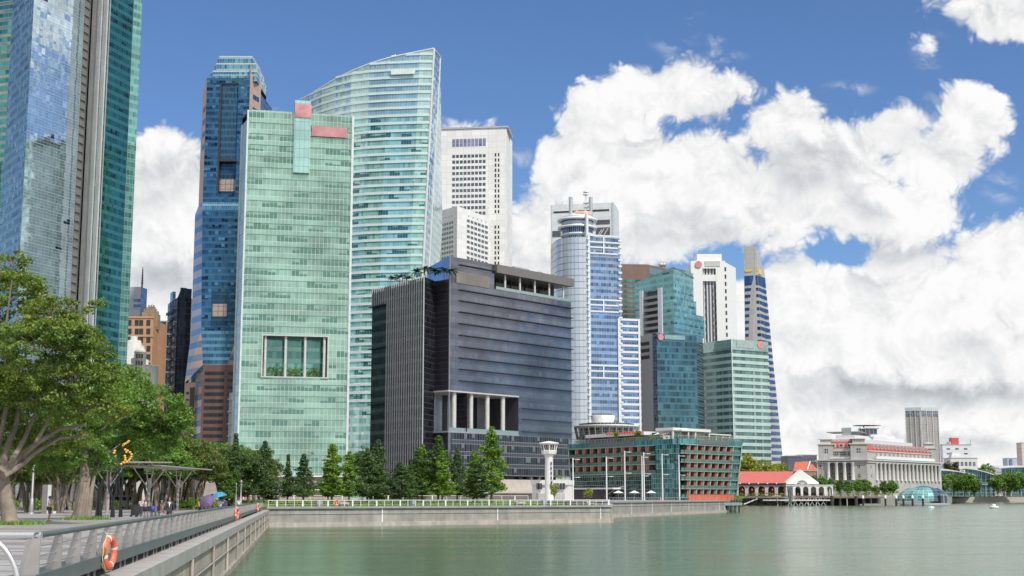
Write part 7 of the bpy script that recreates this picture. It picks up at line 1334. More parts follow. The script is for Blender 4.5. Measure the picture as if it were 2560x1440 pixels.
# --- conifers on the lawn
def cone_tree(seed, mat, h=12, R_=2.2, n=260, spire=1.0, broad=False):
    rn = np.random.default_rng(seed); root = thing('lawn_tree', '', 'tree'); q = MB(); q.tube([(0, 0, -.3), (0, 0, h * .3), (0, 0, h * .95)], [.17, .13, .03], 7)
    cl = []
    for i in range(n):
        t = rn.uniform(0, 1) ** 1.15; z = h * (.17 + .83 * t); prof = (1 - t) ** (.62 if broad else .85 * spire) * (1 + .22 * math.sin(t * 30 + seed)); prof *= min(1, t * 9 + .45); a = rn.uniform(0, 6.28); rr = R_ * prof * rn.uniform(.35, 1.0) * (1 + .42 * math.sin(a * 2 + t * 9 + seed))
        cl.append((math.cos(a) * rr, math.sin(a) * rr, z, .55 * (1 - .45 * t) * rn.uniform(.7, 1.3)))
    for i in range(16): t = i / 16; a = rn.uniform(0, 6.28); z = h * (.2 + .7 * t); q.tube([(0, 0, z), (math.cos(a) * R_ * (1 - t) * .9, math.sin(a) * R_ * (1 - t) * .9, z + .5)], [.05, .015], 4)
    q.build('trunk', BARKD, root); leafobj('crown', cl, 30, .34, mat, root, seed, .75, .35); return root
cp = {'B0': cone_tree(31, LEAFB, spire=1.0), 'B1': cone_tree(32, LEAFB, spire=.8), 'D0': cone_tree(33, LEAFC, spire=.9), 'D1': cone_tree(34, LEAFC, broad=True, R_=2.6), 'D2': cone_tree(35, LEAFC, spire=1.6), 'M0': cone_tree(36, LEAFD, spire=.75, R_=2.4), 'M1': cone_tree(37, LEAFM, spire=1.2)}
WL = lambda x, dd: W1.pt(spx(W1, x), .44 + .8 * (dd - 1) / 33, -dd)
LT = [  # pixel column, top, width factor, distance behind the wall, kind, label
 (689, 1085, 1.1, 14, 'D2', 'dark conifer with a thin double spire at the left end of the lawn'), (652, 1165, 1.3, 12, 'M1', 'small light green tree at the very left of the lawn'), (722, 1150, 1.2, 16, 'M0', 'bushy green tree filling the gap between the two dark spires'), (758, 1104, 1.15, 13, 'D0', 'tall dark conifer standing before the green glass tower'),
 (792, 1195, 1.5, 15, 'D1', 'low dark round tree right of the tall dark conifer'), (827, 1137, 1.0, 14, 'D2', 'thin pointed tree, left of a close pair before the glass tower corner'), (845, 1136, 1.3, 11, 'D0', 'pointed dark tree, right of a close pair before the glass tower corner'),
 (926, 1110, 1.35, 12, 'B0', 'bright green conifer before the fins of the dark office wing'), (962, 1130, 1.2, 11, 'B1', 'bright conifer with a dark left side before the silver fins'), (948, 1150, 1.0, 16, 'M0', 'green conifer half hidden between two bright conifers'), (1009, 1128, 1.4, 11, 'D1', 'dull dark green tree right of the bright pair'),
 (1060, 1101, 1.2, 14, 'D0', 'tallest dark conifer near the corner of the dark office block'), (1036, 1165, 1.3, 11, 'D1', 'broad dark tree left below the tallest dark conifer'), (1093, 1157, 1.5, 11, 'D1', 'broad round dark tree right of the tallest dark conifer'), (1127, 1150, 1.1, 12, 'D2', 'narrow dark tree with a thin tip before the office corner'),
 (1163, 1120, 1.2, 14, 'M0', 'mid green conifer at the left of the bright clump'), (1183, 1112, 1.1, 15, 'B1', 'bright conifer behind the middle of the bright clump'), (1201, 1128, 1.3, 11, 'B0', 'yellow green conifer in front of the bright clump'), (1216, 1090, 1.2, 14, 'M0', 'tall green conifer at the right of the bright clump'),
 (1256, 1122, 1.0, 13, 'D0', 'lone narrow dark conifer between two bright clumps'), (1290, 1158, 1.5, 11, 'D1', 'round dark tree in front of the bright conifer by the lookout tower'), (1308, 1126, 1.2, 14, 'B0', 'bright conifer left of the tallest green one'), (1336, 1069, 1.3, 12, 'B1', 'tallest bright conifer beside the white lookout tower'), (1322, 1150, 1.1, 16, 'M0', 'green conifer tucked behind the tallest bright conifer')]
usedc = set()
for x, ty, wf, dd, k, lab in LT:
    src = cp[k]; o = src if k not in usedc else copy_tree(src); usedc.add(k); P = Vector(WL(x, dd)); h_ = at(x, ty, P.y).z - P.z; s_ = h_ / 12.0; o.location = P; o.scale = (1.0 * wf * (.35 + .65 * s_), 1.0 * wf * (.35 + .65 * s_), s_); o.rotation_euler = (0, 0, rnd.uniform(0, 6.28)); o['label'] = lab; o['group'] = 'conifers on the waterfront lawn'
# --- other single trees
def single(x, ybase, ytop, wpx, d, mat, lab, z0=0, seed=1, name='tree', grp=None, n=150, leaf=.6, rc=1.1, bark=BARKD, npx=26, trunk=.25, cat='tree'):
    P = gx(x, d, z0); k = d / FPX; h_ = at(x, ytop, d).z - z0; R_ = wpx * k; root = thing(name, lab, cat, P, grp); rn = np.random.default_rng(seed + int(x)); q = MB(); limb(q, P + Vector((0, 0, -.3)), P + Vector((0, 0, h_ * .5)), max(.12, h_ * .02), h_ * .014, rn, .03)
    for j in range(5): a = rn.uniform(0, 6.28); limb(q, P + Vector((0, 0, h_ * trunk)), P + Vector((math.cos(a) * R_ * .7, math.sin(a) * R_ * .7, h_ * rn.uniform(.55, .85))), h_ * .012, h_ * .004, rn, .08, 4, 5)
    q.build('trunk', bark, root); cz = h_ * (.5 + trunk / 2) + z0; rz = h_ * (1 - trunk) / 2
    B = [(P.x, P.y, cz, R_ * .7, R_ * .7, rz * .95)] + [(P.x + math.cos(a) * R_ * .55, P.y + math.sin(a) * R_ * .55, cz + rn.uniform(-.35, .35) * rz, R_ * .48, R_ * .48, rz * .55) for a in np.arange(7) * .9]
    leafobj('crown', blob_clumps(B, n, rc, rn), npx, leaf, mat, root, seed, .7, .5, P); return root
single(905, 1243, 1112, 34, 330, LEAFC, 'dark round tree behind the lawn between the glass tower and finned wing', n=200)
YG = 'yellow green trees behind the pier hall'
single(1872, 1243, 1130, 26, 760, LEAFY, 'yellow green tree next to the right side of the glass hotel', grp=YG, n=300, leaf=1.1, rc=1.9, trunk=.1); single(1908, 1243, 1145, 34, 775, LEAFY, 'broad yellow green tree over the salmon roof, left of centre', grp=YG, n=240, leaf=1.0, rc=1.7); single(1955, 1243, 1150, 32, 790, LEAFY, 'yellow green tree behind the white gable of the pier hall', grp=YG, n=300, leaf=1.1, rc=1.9, trunk=.1)
for o_, d_ in ((1, 1),): pass
QT = 'small trees before the colonnaded building'
for i, (x, ty, w_, m_, lab) in enumerate(((2036, 1187, 12, LEAFO, 'small olive tree right of the white gable'), (2056, 1190, 13, LEAFM, 'small tree behind the end of the white arcade'), (2078, 1194, 9, LEAFM, 'slim tree between the white arcade and the columns'), (2100, 1198, 8, LEAFD, 'narrow dark tree before the left columns'), (2122, 1196, 12, LEAFM, 'green tree before the three windows with columns'), (2146, 1198, 11, LEAFM, 'green tree under the corner of the colonnaded building'), (2166, 1194, 13, LEAFM, 'leafy tree at the corner of the colonnaded building'), (2190, 1214, 9, LEAFO, 'low tree right of the corner'), (2212, 1202, 10, LEAFD, 'dark narrow tree before the long colonnade'), (2232, 1200, 12, LEAFM, 'tall green tree left of the glass dome'))):
    single(x, 1243, ty, w_, 745, m_, lab, z0=2.2, grp=QT, n=130, leaf=.8, rc=1.1, seed=60 + i, npx=24, trunk=.08)
RT_ = 'trees on the right bank'
for i, (x, ty, w_, m_, d_, lab) in enumerate(((2360, 1187, 20, LEAFM, 1000, 'green tree at the left of the clump behind the dome'), (2385, 1180, 24, LEAFM, 1010, 'green tree in the middle of the clump behind the dome'), (2415, 1181, 24, LEAFM, 1005, 'green tree at the right of the clump behind the dome'), (2436, 1190, 16, LEAFD, 1015, 'darker tree ending the clump right of the dome'), (2495, 1186, 20, LEAFM, 1010, 'first tree of the right border clump'), (2520, 1180, 24, LEAFM, 1010, 'second tree of the right border clump'), (2550, 1178, 26, LEAFM, 1005, 'last tree cut by the right border'), (2375, 1146, 14, LEAFR, 1180, 'rust brown tree right of the colonnaded building'), (2392, 1150, 10, LEAFR, 1185, 'small rust brown tree beside the larger brown one'), (2470, 1154, 22, LEAFM, 1380, 'distant round tree above the pavilion roofs'))):
    single(x, 1243, ty, w_, d_, m_, lab, z0=2.2, trunk=.12, grp=RT_, n=170, leaf=1.3, rc=1.9, seed=80 + i)
def hedge(A, B, h_, w_, lab, mat=LEAFB, z0=0, leaf=.16, dens=60, name='hedge', rc=.3, cat='hedge'):
    f_ = F(A, B); rn = np.random.default_rng(int(abs(A[0]) * 10) + 3); n = int(f_.L * dens * h_ * .35) + 8
    cl = [(*f_.pt(rn.uniform(0, f_.L), z0 + rn.uniform(.15, 1) * h_, -rn.uniform(0, w_)),) + (rc,) for _ in range(n)]; o_ = leafobj(name, cl, 14, leaf, mat, None, n, .8, .6); return tag(o_, lab, cat)
hedge(gx(-60, 176), gx(300, 190), 1.3, 1.5, 'clipped hedge behind the trunks at the left', leaf=.3, dens=14, rc=.4); hedge(gx(445, 188), gx(560, 196), 1.5, 1.5, 'clipped hedge behind the shelter posts', leaf=.3, dens=14, rc=.4)
hedge((at(1850, 1238, 690).x, 690), (at(1965, 1238, 690).x, 690), 1.2, 2, 'planted hedge along the pier before the dark arches', z0=2.6, leaf=.45, dens=6, rc=.5, mat=LEAFY)
hedge((at(2090, 1238, 740).x, 738), (at(2230, 1238, 740).x, 738), 2.4, 4, 'low planting before the colonnaded building', z0=2.3, leaf=.5, dens=5, rc=.6)
hedge(gx(1384, 382, 10), gx(1416, 382, 10), .9, 1.5, 'lime green hedge on the roof of the white terrace house', z0=at(1400, 1197, 383).z, leaf=.3, dens=20, rc=.3, mat=LEAFY)
hedge(gx(1842, 392), gx(1858, 394), 1.6, 2, 'small green bush at the right foot of the hotel', z0=.5, leaf=.3, dens=20, rc=.4)
# roof garden planting on the hotel
for x0, x1, h_, m_, lab in ((1425, 1460, 1.2, LEAFO, 'low planting at the left end of the hotel roof'), (1555, 1585, 1.5, LEAFY, 'yellow green planting on the middle of the hotel roof'), (1618, 1660, 1.8, LEAFM, 'leafy planting beside the hotel roof parasols'), (1700, 1850, 1.0, LEAFO, 'long planter hedge along the right wing of the hotel roof')):
    ff_, s_f = (LL, s) if x1 < 1699 else (LR_, s2); A = ff_.pt(s_f(x0), HH_, -1.2); B = ff_.pt(s_f(x1), HH_, -1.2); hedge(A, B, h_, 1.5, lab, mat=m_, z0=HH_, leaf=.3, dens=12, rc=.4, name='roof_planting', cat='planting')
for x, w_, lab in ((1541, 7, 'small tree on the hotel roof before the pavilion'), (1594, 10, 'spreading small tree on the hotel roof beside the black pergola')): single(x, 1095, 1078 if x < 1560 else 1074, w_, 438, LEAFB, lab, z0=HH_ - .2, n=40, leaf=.3, rc=.4, seed=9, grp='roof trees on the hotel')
for x, y0, lab in ((1472, 1220, 'small bright tree before the hotel entrance wall'), (1385, 1208, 'small yellow green tree beside the lookout tower shaft')): single(x, 1243, y0, 11, 345, LEAFY, lab, z0=.5, n=45, leaf=.3, rc=.5, seed=12, grp='small bright trees by the hotel')
# palms on the dark office block
def palm(P, lab, s_=1.0, seed=0):
    rn = np.random.default_rng(seed); root = thing('rooftop_palm', lab, 'palm', P, 'palms on the roof of the dark office block'); q = MB(); h_ = 1.7 * s_
    for k in range(2): q.tube([P + Vector((k * .8, 0, 0)), P + Vector((k * 1.3 - .3, 0, h_))], [.16, .12], 6)
    q.build('trunk', BARKD, root); q = MB()
    for c_ in (P + Vector((0, 0, h_)), P + Vector((1.6 * s_, 0, h_ * .85)), P + Vector((-1.5 * s_, .5, h_ * .8))):
        for k in range(34):
            a = rn.uniform(0, 6.28); el = rn.uniform(.25, 1.45); L_ = rn.uniform(1.2, 2.0) * s_; pts_ = []
            for i in range(5): t = i / 4; pts_.append(c_ + Vector((math.cos(a) * L_ * t * math.cos(el * (1 - t * .5)), math.sin(a) * L_ * t * math.cos(el * (1 - t * .5)), L_ * t * math.sin(el) - 1.1 * L_ * t * t * .6)))
            sd_ = Vector((-math.sin(a), math.cos(a), 0))
            for i in range(4): w0, w1 = (.42 * (1 - abs(i / 4 - .45))), (.32 * (1 - abs((i + 1) / 4 - .45)) if i < 3 else .03); q.face([pts_[i] - sd_ * w0, pts_[i] + sd_ * w0, pts_[i + 1] + sd_ * w1, pts_[i + 1] - sd_ * w1])
    q.build('fronds', pm('palm_green', (.045, .09, .025), .6, var=.35, scale=.5), root)
for i, (x, s_, lab) in enumerate(((985, 1.1, 'leftmost palm clump on the roof of the finned wing'), (1047, 1.2, 'larger palm clump on the roof of the finned wing near its corner'), (1100, 1.0, 'single palm in front of the blue penthouse glass'))):
    if x < 1060: s__ = fW.px(x, 700)[0]; P = Vector(fW.pt(s__, HW - .3, -2.5))
    else: P = Vector(F(Wc, N0).pt(7.5, HW, .3)); P.z = HW - .2
    palm(P, lab, s_ * 1.75, i)
# shrubs in the sky garden of the mint tower
for i, (x0, x1) in enumerate(((666, 711), (717, 760), (766, 808))):
    cl = []; rn = np.random.default_rng(i)
    for _ in range(90): s__ = fC.px(rn.uniform(x0 + 3, x1 - 3), 925)[0]; cl.append((*fC.pt(s__, ho[2] + rn.uniform(.3, 3.6), -2.5 - rn.uniform(0, 1.2)), .5))
    tag(leafobj('sky_garden_shrub', cl, 18, .35, LEAFM, None, i + 40, .8, .4), ['left', 'middle', 'right'][i] + ' clump of shrubs in the sky garden of the mint glass tower', 'shrub', 'shrubs in the sky garden')
# ============================================================ PROMENADE OBJECTS
# steel shelter with V struts
P1, P2, P3 = gx(268, 150), gx(370, 160), gx(443, 181)
SHS = pm('shelter_steel', (.36, .33, .31), .5, .2, var=.1)
r = thing('promenade_shelter', 'slatted flat roof shelter on steel posts with V-shaped struts beside the grove', 'shelter', P2)
zr_ = [at(268, 1160, 150).z, at(370, 1168, 160).z, at(443, 1175, 181).z]; ax = (P3 - P1).normalized(); pe = Vector((ax.y, -ax.x, 0))
for i, (P, zr__) in enumerate(zip((P1, P2, P3), zr_)):
    zt = zr__ - 2.6; q = MB(); q.tube([P, (P.x, P.y, zt + 1.0)], .19, 10); q.build('post', SHS, r); q = MB(); q.tube([(P.x, P.y, zt + .2), (P.x, P.y, zt + 1.3)], .3, 10); q.build('post_head', SHS, r)
    for sx in (-1, 1):
        for sy in (-1, 1): q = MB(); q.tube([P + Vector((0, 0, zt)), P + ax * sx * 3.3 * (1.3 if i else 1) + pe * sy * .7 + Vector((0, 0, zr__ - .15))], .075, 6); q.build('strut', SHS, r)
    q = MB(); q.tube([P - ax * 2.4 + Vector((0, 0, zr__ - .75)), P + ax * 2.4 + Vector((0, 0, zr__ - .75))], .05, 5); q.build('tie_rod', SHS, r)
def roofpanel(Pa, Pb, za, zb_, w_):
    L = (Pb - Pa).length; d_ = (Pb - Pa).normalized(); q = MB()
    for k in (-1, 0, 1): q.tube([Pa + pe * w_ * k + Vector((0, 0, za)), Pb + pe * w_ * k + Vector((0, 0, zb_))], .07, 5)
    q.build('roof_beam', SHS, r); q = MB(); n = int(L / .45)
    for i in range(n + 1):
        t = i / n; c_ = Pa.lerp(Pb, t); z__ = za + (zb_ - za) * t + .12; a = c_ + pe * w_; b_ = c_ - pe * w_; e = d_ * .13
        q.face([(*(a - e)[:2], z__), (*(a + e)[:2], z__), (*(b_ + e)[:2], z__), (*(b_ - e)[:2], z__)]); q.face([(*(a - e)[:2], z__ - .06), (*(b_ - e)[:2], z__ - .06), (*(b_ + e)[:2], z__ - .06), (*(a + e)[:2], z__ - .06)]); q.face([(*(a - e)[:2], z__ - .06), (*(a + e)[:2], z__ - .06), (*(a + e)[:2], z__), (*(a - e)[:2], z__)]); q.face([(*(a - e)[:2], z__), (*(b_ - e)[:2], z__), (*(b_ - e)[:2], z__ - .06), (*(a - e)[:2], z__ - .06)])
    q.build('roof_slats', SHS, r)
roofpanel(P1 - ax * 3, P2 + ax * 1.5, zr_[0] + .1, zr_[1] + .55, 2.2); roofpanel(P2 - ax * 4, P3 + ax * 9, zr_[1] + .05, zr_[2] + .15, 2.4)
# black forked sculptures with strings of yellow lamps
LAMP = pm('amber_glass', (.85, .48, .08), .3)
def sculpt(x, d, w_, zf_, br, lab, lamps):
    P = gx(x, d); t_ = thing('forked_sculpture', lab, 'sculpture', P, 'black forked sculptures on the promenade'); q = MB(); zf_ = at(x, zf_, d).z
    q.tube([P, P + Vector((0, 0, .5)), P + Vector((-.05, 0, zf_ * .6)), P + Vector((0, 0, zf_))], [w_, w_ * .85, w_ * .68, w_ * .62], 16)
    for (x1, y1, x2, y2, rr) in br: q.tube([P + Vector((0, 0, zf_ - .25)), at(x1, y1, d), at(x2, y2, d)], [w_ * .5, rr, rr * .6], 12)
    q.build('forked_trunk', BLACK, t_)
    if lamps:
        q = MB(); q.tube([at(*lamps[0][:2], d), at(lamps[0][2], lamps[0][3], d)], .03, 5)
        q.build('rod', BLACK, t_)
        for (x, y) in lamps[1]:
            q = MB(); L_ = at(x, y, d + 1); q.lathe(L_, [(.01, .11), (.10, .07), (.125, 0), (.09, -.08), (.01, -.11)], 10); q.build('lamp', LAMP, t_)
sculpt(246, 122.5, .33, 1222, [(238, 1215, 233, 1206, .15), (255, 1212, 259, 1197, .14)], 'thickest black forked sculpture on the promenade, with short stubby arms', None)
sculpt(281, 120.5, .21, 1243, [(273, 1225, 272, 1190, .10), (291, 1225, 292, 1196, .08)], 'middle black forked sculpture with a long curved left arm and amber lamps', ((274, 1195, 274, 1125), [(285, 1132), (287, 1127), (313, 1145), (313, 1150), (312, 1140), (309, 1156), (303, 1160), (317, 1155)]))
sculpt(301, 122.5, .19, 1232, [(298, 1215, 297, 1165, .07), (306, 1215, 307, 1160, .07)], 'slimmest black forked sculpture with a tall ring of amber lamps above it', ((307, 1165, 309, 1110), [(322, 1103), (319, 1106), (314, 1109), (310, 1111), (308, 1114), (313, 1124), (319, 1127), (325, 1131), (329, 1136), (328, 1142), (325, 1147), (322, 1151), (317, 1154), (311, 1157), (316, 1130)]))
q = MB(); P = gx(293, 124)
for x, y in ((290, 1105), (306, 1100), (318, 1112), (280, 1118)): q.tube([at(293 + (x - 293) * .2, 1200, 124), at(x, y + 20, 124), at(x, y, 124)], .025, 4)
tag(q.build('lamp_rods', BLACK), 'thin black rods rising above the forked sculptures and holding the lamps', 'sculpture')
# grey info pillar, lamp posts, ground lights
P = gx(113, 148); r = thing('info_pillar', 'grey metal slab pillar with a pale edge behind the man in the blue cap', 'pillar', P); h_ = at(113, 1212, 148).z; f = F((P.x - .42, P.y), (P.x + .42, P.y + .1)); q = MB(); f.box(q, 0, .55, 0, h_, -.35, 0); q.build('slab', pm('pillar_grey', (.26, .23, .23), .4, .3), r); q = MB(); f.box(q, .55, .9, 0, h_, -.3, .0); q.build('light_edge', pm('pillar_pale', (.55, .57, .55), .4), r); q = MB(); f.box(q, .58, .86, h_ * .55, h_ * .85, 0, .02); q.build('panel', pm('pillar_panel', (.65, .66, .5), .5), r)
def post(x, d, yt, lab, w_=.12, base=True, head=True):
    P = gx(x, d); h_ = at(x, yt, d).z; t_ = thing('lamp_post', lab, 'lamp post', P, 'lamp posts on the promenade'); q = MB(); q.tube([P, P + Vector((0, 0, 1.6)), P + Vector((0, 0, 1.65)), P + Vector((0, 0, h_))], [w_ * 1.7, w_ * 1.6, w_, w_ * .8], 10); q.build('pole', pm('pole_grey', (.3, .3, .3), .4, .3), t_)
    q = MB(); q.lathe(P, [(w_ * 3.2, 0), (w_ * 3, .12), (w_ * 1.8, .2)], 12); q.build('base_plate', MATS['pole_grey'], t_)
    q = MB(); q.lathe((P.x, P.y, h_), [(.05, 0), (w_ * 1.5, .1), (w_ * 1.5, .3), (.05, .38)], 10); q.build('lamp_head', MATS['pole_grey'], t_)
post(78, 145, 1105, 'thick grey lamp post among the left trunks', .12); post(152, 165, 1190, 'thin grey lamp post behind the info pillar, left grove', .1); post(601, 168, 1208, 'slim grey lamp post near the far end of the railing', .09); post(589, 175, 1215, 'very thin dark lamp post left of the slim one at the railing end', .06)
for x, d, lab in ((136, 150, 'small white ground light beside the man in the blue cap'), (222, 152, 'small white ground light right of the gnarled trunk')):
    P = gx(x, d); t_ = thing('ground_light', lab, 'ground light', P, 'white ground lights'); q = MB(); q.box(P.x - .16, P.x + .16, P.y - .12, P.y + .12, 0, .26); q.build('housing', WHITE, t_); q = MB(); q.box(P.x - .18, P.x + .18, P.y - .14, P.y + .14, .26, .3); q.build('cover', STEEL, t_)
# outdoor tables, chairs and a pushcart under the shelter
def chair(P, rz, lab, mat=DARK):
    t_ = thing('bench_chair', lab, 'chair', P, 'chairs by the shelter', rz)
    def bx(n_, *a): q = MB(); q.v = []; q.box(*a); o_ = MB.build(q, n_, mat, None); o_.parent = t_; return o_
    bx('seat', -.28, .28, -.25, .25, .42, .47); bx('backrest', -.28, .28, .22, .27, .5, .95)
    for x_ in (-.25, .21):
        for y_ in (-.23, .2): bx('leg', x_, x_ + .04, y_, y_ + .04, 0, .42)
for x, d, rz, lab in ((345, 122, .3, 'black chair left of the standing woman'), (378, 124, 1.2, 'black chair right of the standing woman'), (390, 126, -.8, 'black chair with a blue bag'), (403, 128, 2, 'black chair under the seated reader')): chair(gx(x, d), rz, lab)
for x, d, lab in ((337, 124, 'black cart left of the standing woman'),):
    P = gx(x, d); t_ = thing('service_cart', lab, 'cart', P); q = MB(); q.box(P.x - .3, P.x + .3, P.y - .3, P.y + .3, .15, 1.1); q.build('body', DARK, t_); q = MB(); q.tube([P + Vector((-.3, 0, 1.15)), P + Vector((-.5, 0, 1.25)), P + Vector((-.5, 0, 1.0))], .03, 5); q.build('handle', STEEL, t_)
    for sx in (-.25, .25): q = MB(); q.tube([P + Vector((sx, -.33, .12)), P + Vector((sx, -.27, .12))], .12, 10); q.build('wheel', DARK, t_)
P = gx(381, 125, .47); q = MB(); q.lathe((P.x, P.y, .47), [(.1, 0), (.24, .08), (.26, .3), (.16, .48), (.03, .52)], 10); tag(q.build('blue_bag', pm('bag_blue', (.04, .08, .45), .6)), 'bright blue bag standing on a black chair beside the woman', 'bag')
# bicycle at the left border
def torus(q, c_, n_, R_, r_, N=28, M=6):
    c_ = Vector(c_); n_ = Vector(n_).normalized(); u_ = Vector((0, 0, 1)).cross(n_).normalized(); k_ = n_.cross(u_); q.tube([c_ + (u_ * math.cos(6.2832 * i / N) + k_ * math.sin(6.2832 * i / N)) * R_ for i in range(N + 1)], r_, M, cap=False)
P = gx(8, 90); r = thing('bicycle', 'green framed bicycle parked behind the largest tree at the left border', 'bicycle', P); nb_ = (0, -1, 0)
for sx, nm_ in ((0, 'wheel'), (-1.05, 'wheel')):
    q = MB(); c_ = P + Vector((sx, 0, .34)); torus(q, c_, nb_, .32, .025); w_ = q.build(nm_, DARK, r); q = MB()
    for k in range(10): a = 6.2832 * k / 10; q.tube([c_, c_ + Vector((math.cos(a) * .31, 0, math.sin(a) * .31))], .004, 3)
    o_ = q.build('spokes', STEEL, w_)
GRF = pm('bike_green', (.15, .6, .08), .4); q = MB(); b0, s0_, h0, a0_ = P + Vector((-.55, 0, .3)), P + Vector((-.7, 0, .85)), P + Vector((-.15, 0, .85)), P + Vector((-1.05, 0, .34))
for a, b_ in ((b0, s0_), (s0_, h0), (h0, b0), (a0_, b0), (a0_, s0_), (h0, P + Vector((0, 0, .34)))): q.tube([a, b_], .025, 6)
q.build('frame', GRF, r); q = MB(); q.tube([h0, h0 + Vector((.0, 0, .2)), h0 + Vector((-.1, .25, .22))], .016, 5); q.tube([h0 + Vector((0, 0, .2)), h0 + Vector((-.1, -.25, .22))], .016, 5); q.build('handlebar', DARK, r)
q = MB(); q.lathe(s0_ + Vector((0, 0, .08)), [(.02, -.03), (.12, 0), (.1, .04), (.01, .05)], 8); q.build('saddle', DARK, r); torus(q2_ := MB(), P + Vector((0, 0, .34)), nb_, .38, .03, 12); q2_.build('mudguard', GRF, r)
# pink feather flags behind the lawn
for i, x in enumerate((897, 912, 926, 944, 960)):
    P = Vector(W1.pt(spx(W1, x), .3, -44 - i)); t_ = thing('feather_flag', 'slim pink feather flag behind the lawn, ' + ['leftmost of five', 'second of five', 'middle one of five', 'fourth of five', 'rightmost of five'][i], 'flag', P, 'pink flags behind the lawn'); q = MB(); q.tube([P, P + Vector((0, 0, 3.4))], .03, 5); q.build('pole', WHITE, t_)
    q = MB(); q.face([P + Vector((.03, 0, 1.0)), P + Vector((.6, 0, 1.1)), P + Vector((.75, 0, 2.6)), P + Vector((.4, 0, 3.3)), P + Vector((.03, 0, 3.4))]); q.face([P + Vector((.03, .03, 1.0)), P + Vector((.03, .03, 3.4)), P + Vector((.4, .03, 3.3)), P + Vector((.75, .03, 2.6)), P + Vector((.6, .03, 1.1))]); q.build('banner', pm('flag_pink', (.75, .28, .36), .7, var=.2), t_)
# white parked van glimpsed between trunks
P = gx(322, 205); r = thing('parked_van', 'white van glimpsed between the trunks behind the shelter', 'van', P); q = MB(); q.box(P.x - 2.3, P.x + 2.3, P.y - .9, P.y + .9, .35, 1.25); q.box(P.x - 2.2, P.x + 1.4, P.y - .85, P.y + .85, 1.25, 2.0); q.build('body', WHITE, r)
q = MB(); q.box(P.x - 1.9, P.x + 1.2, P.y - .87, P.y - .84, 1.3, 1.8); q.build('side_window', DARK, r)
for sx in (-1.4, 1.4):
    for sy in (-.92, .8): q = MB(); q.tube([P + Vector((sx, sy, .34)), P + Vector((sx, sy + .12, .34))], .34, 12); q.build('wheel', DARK, r)

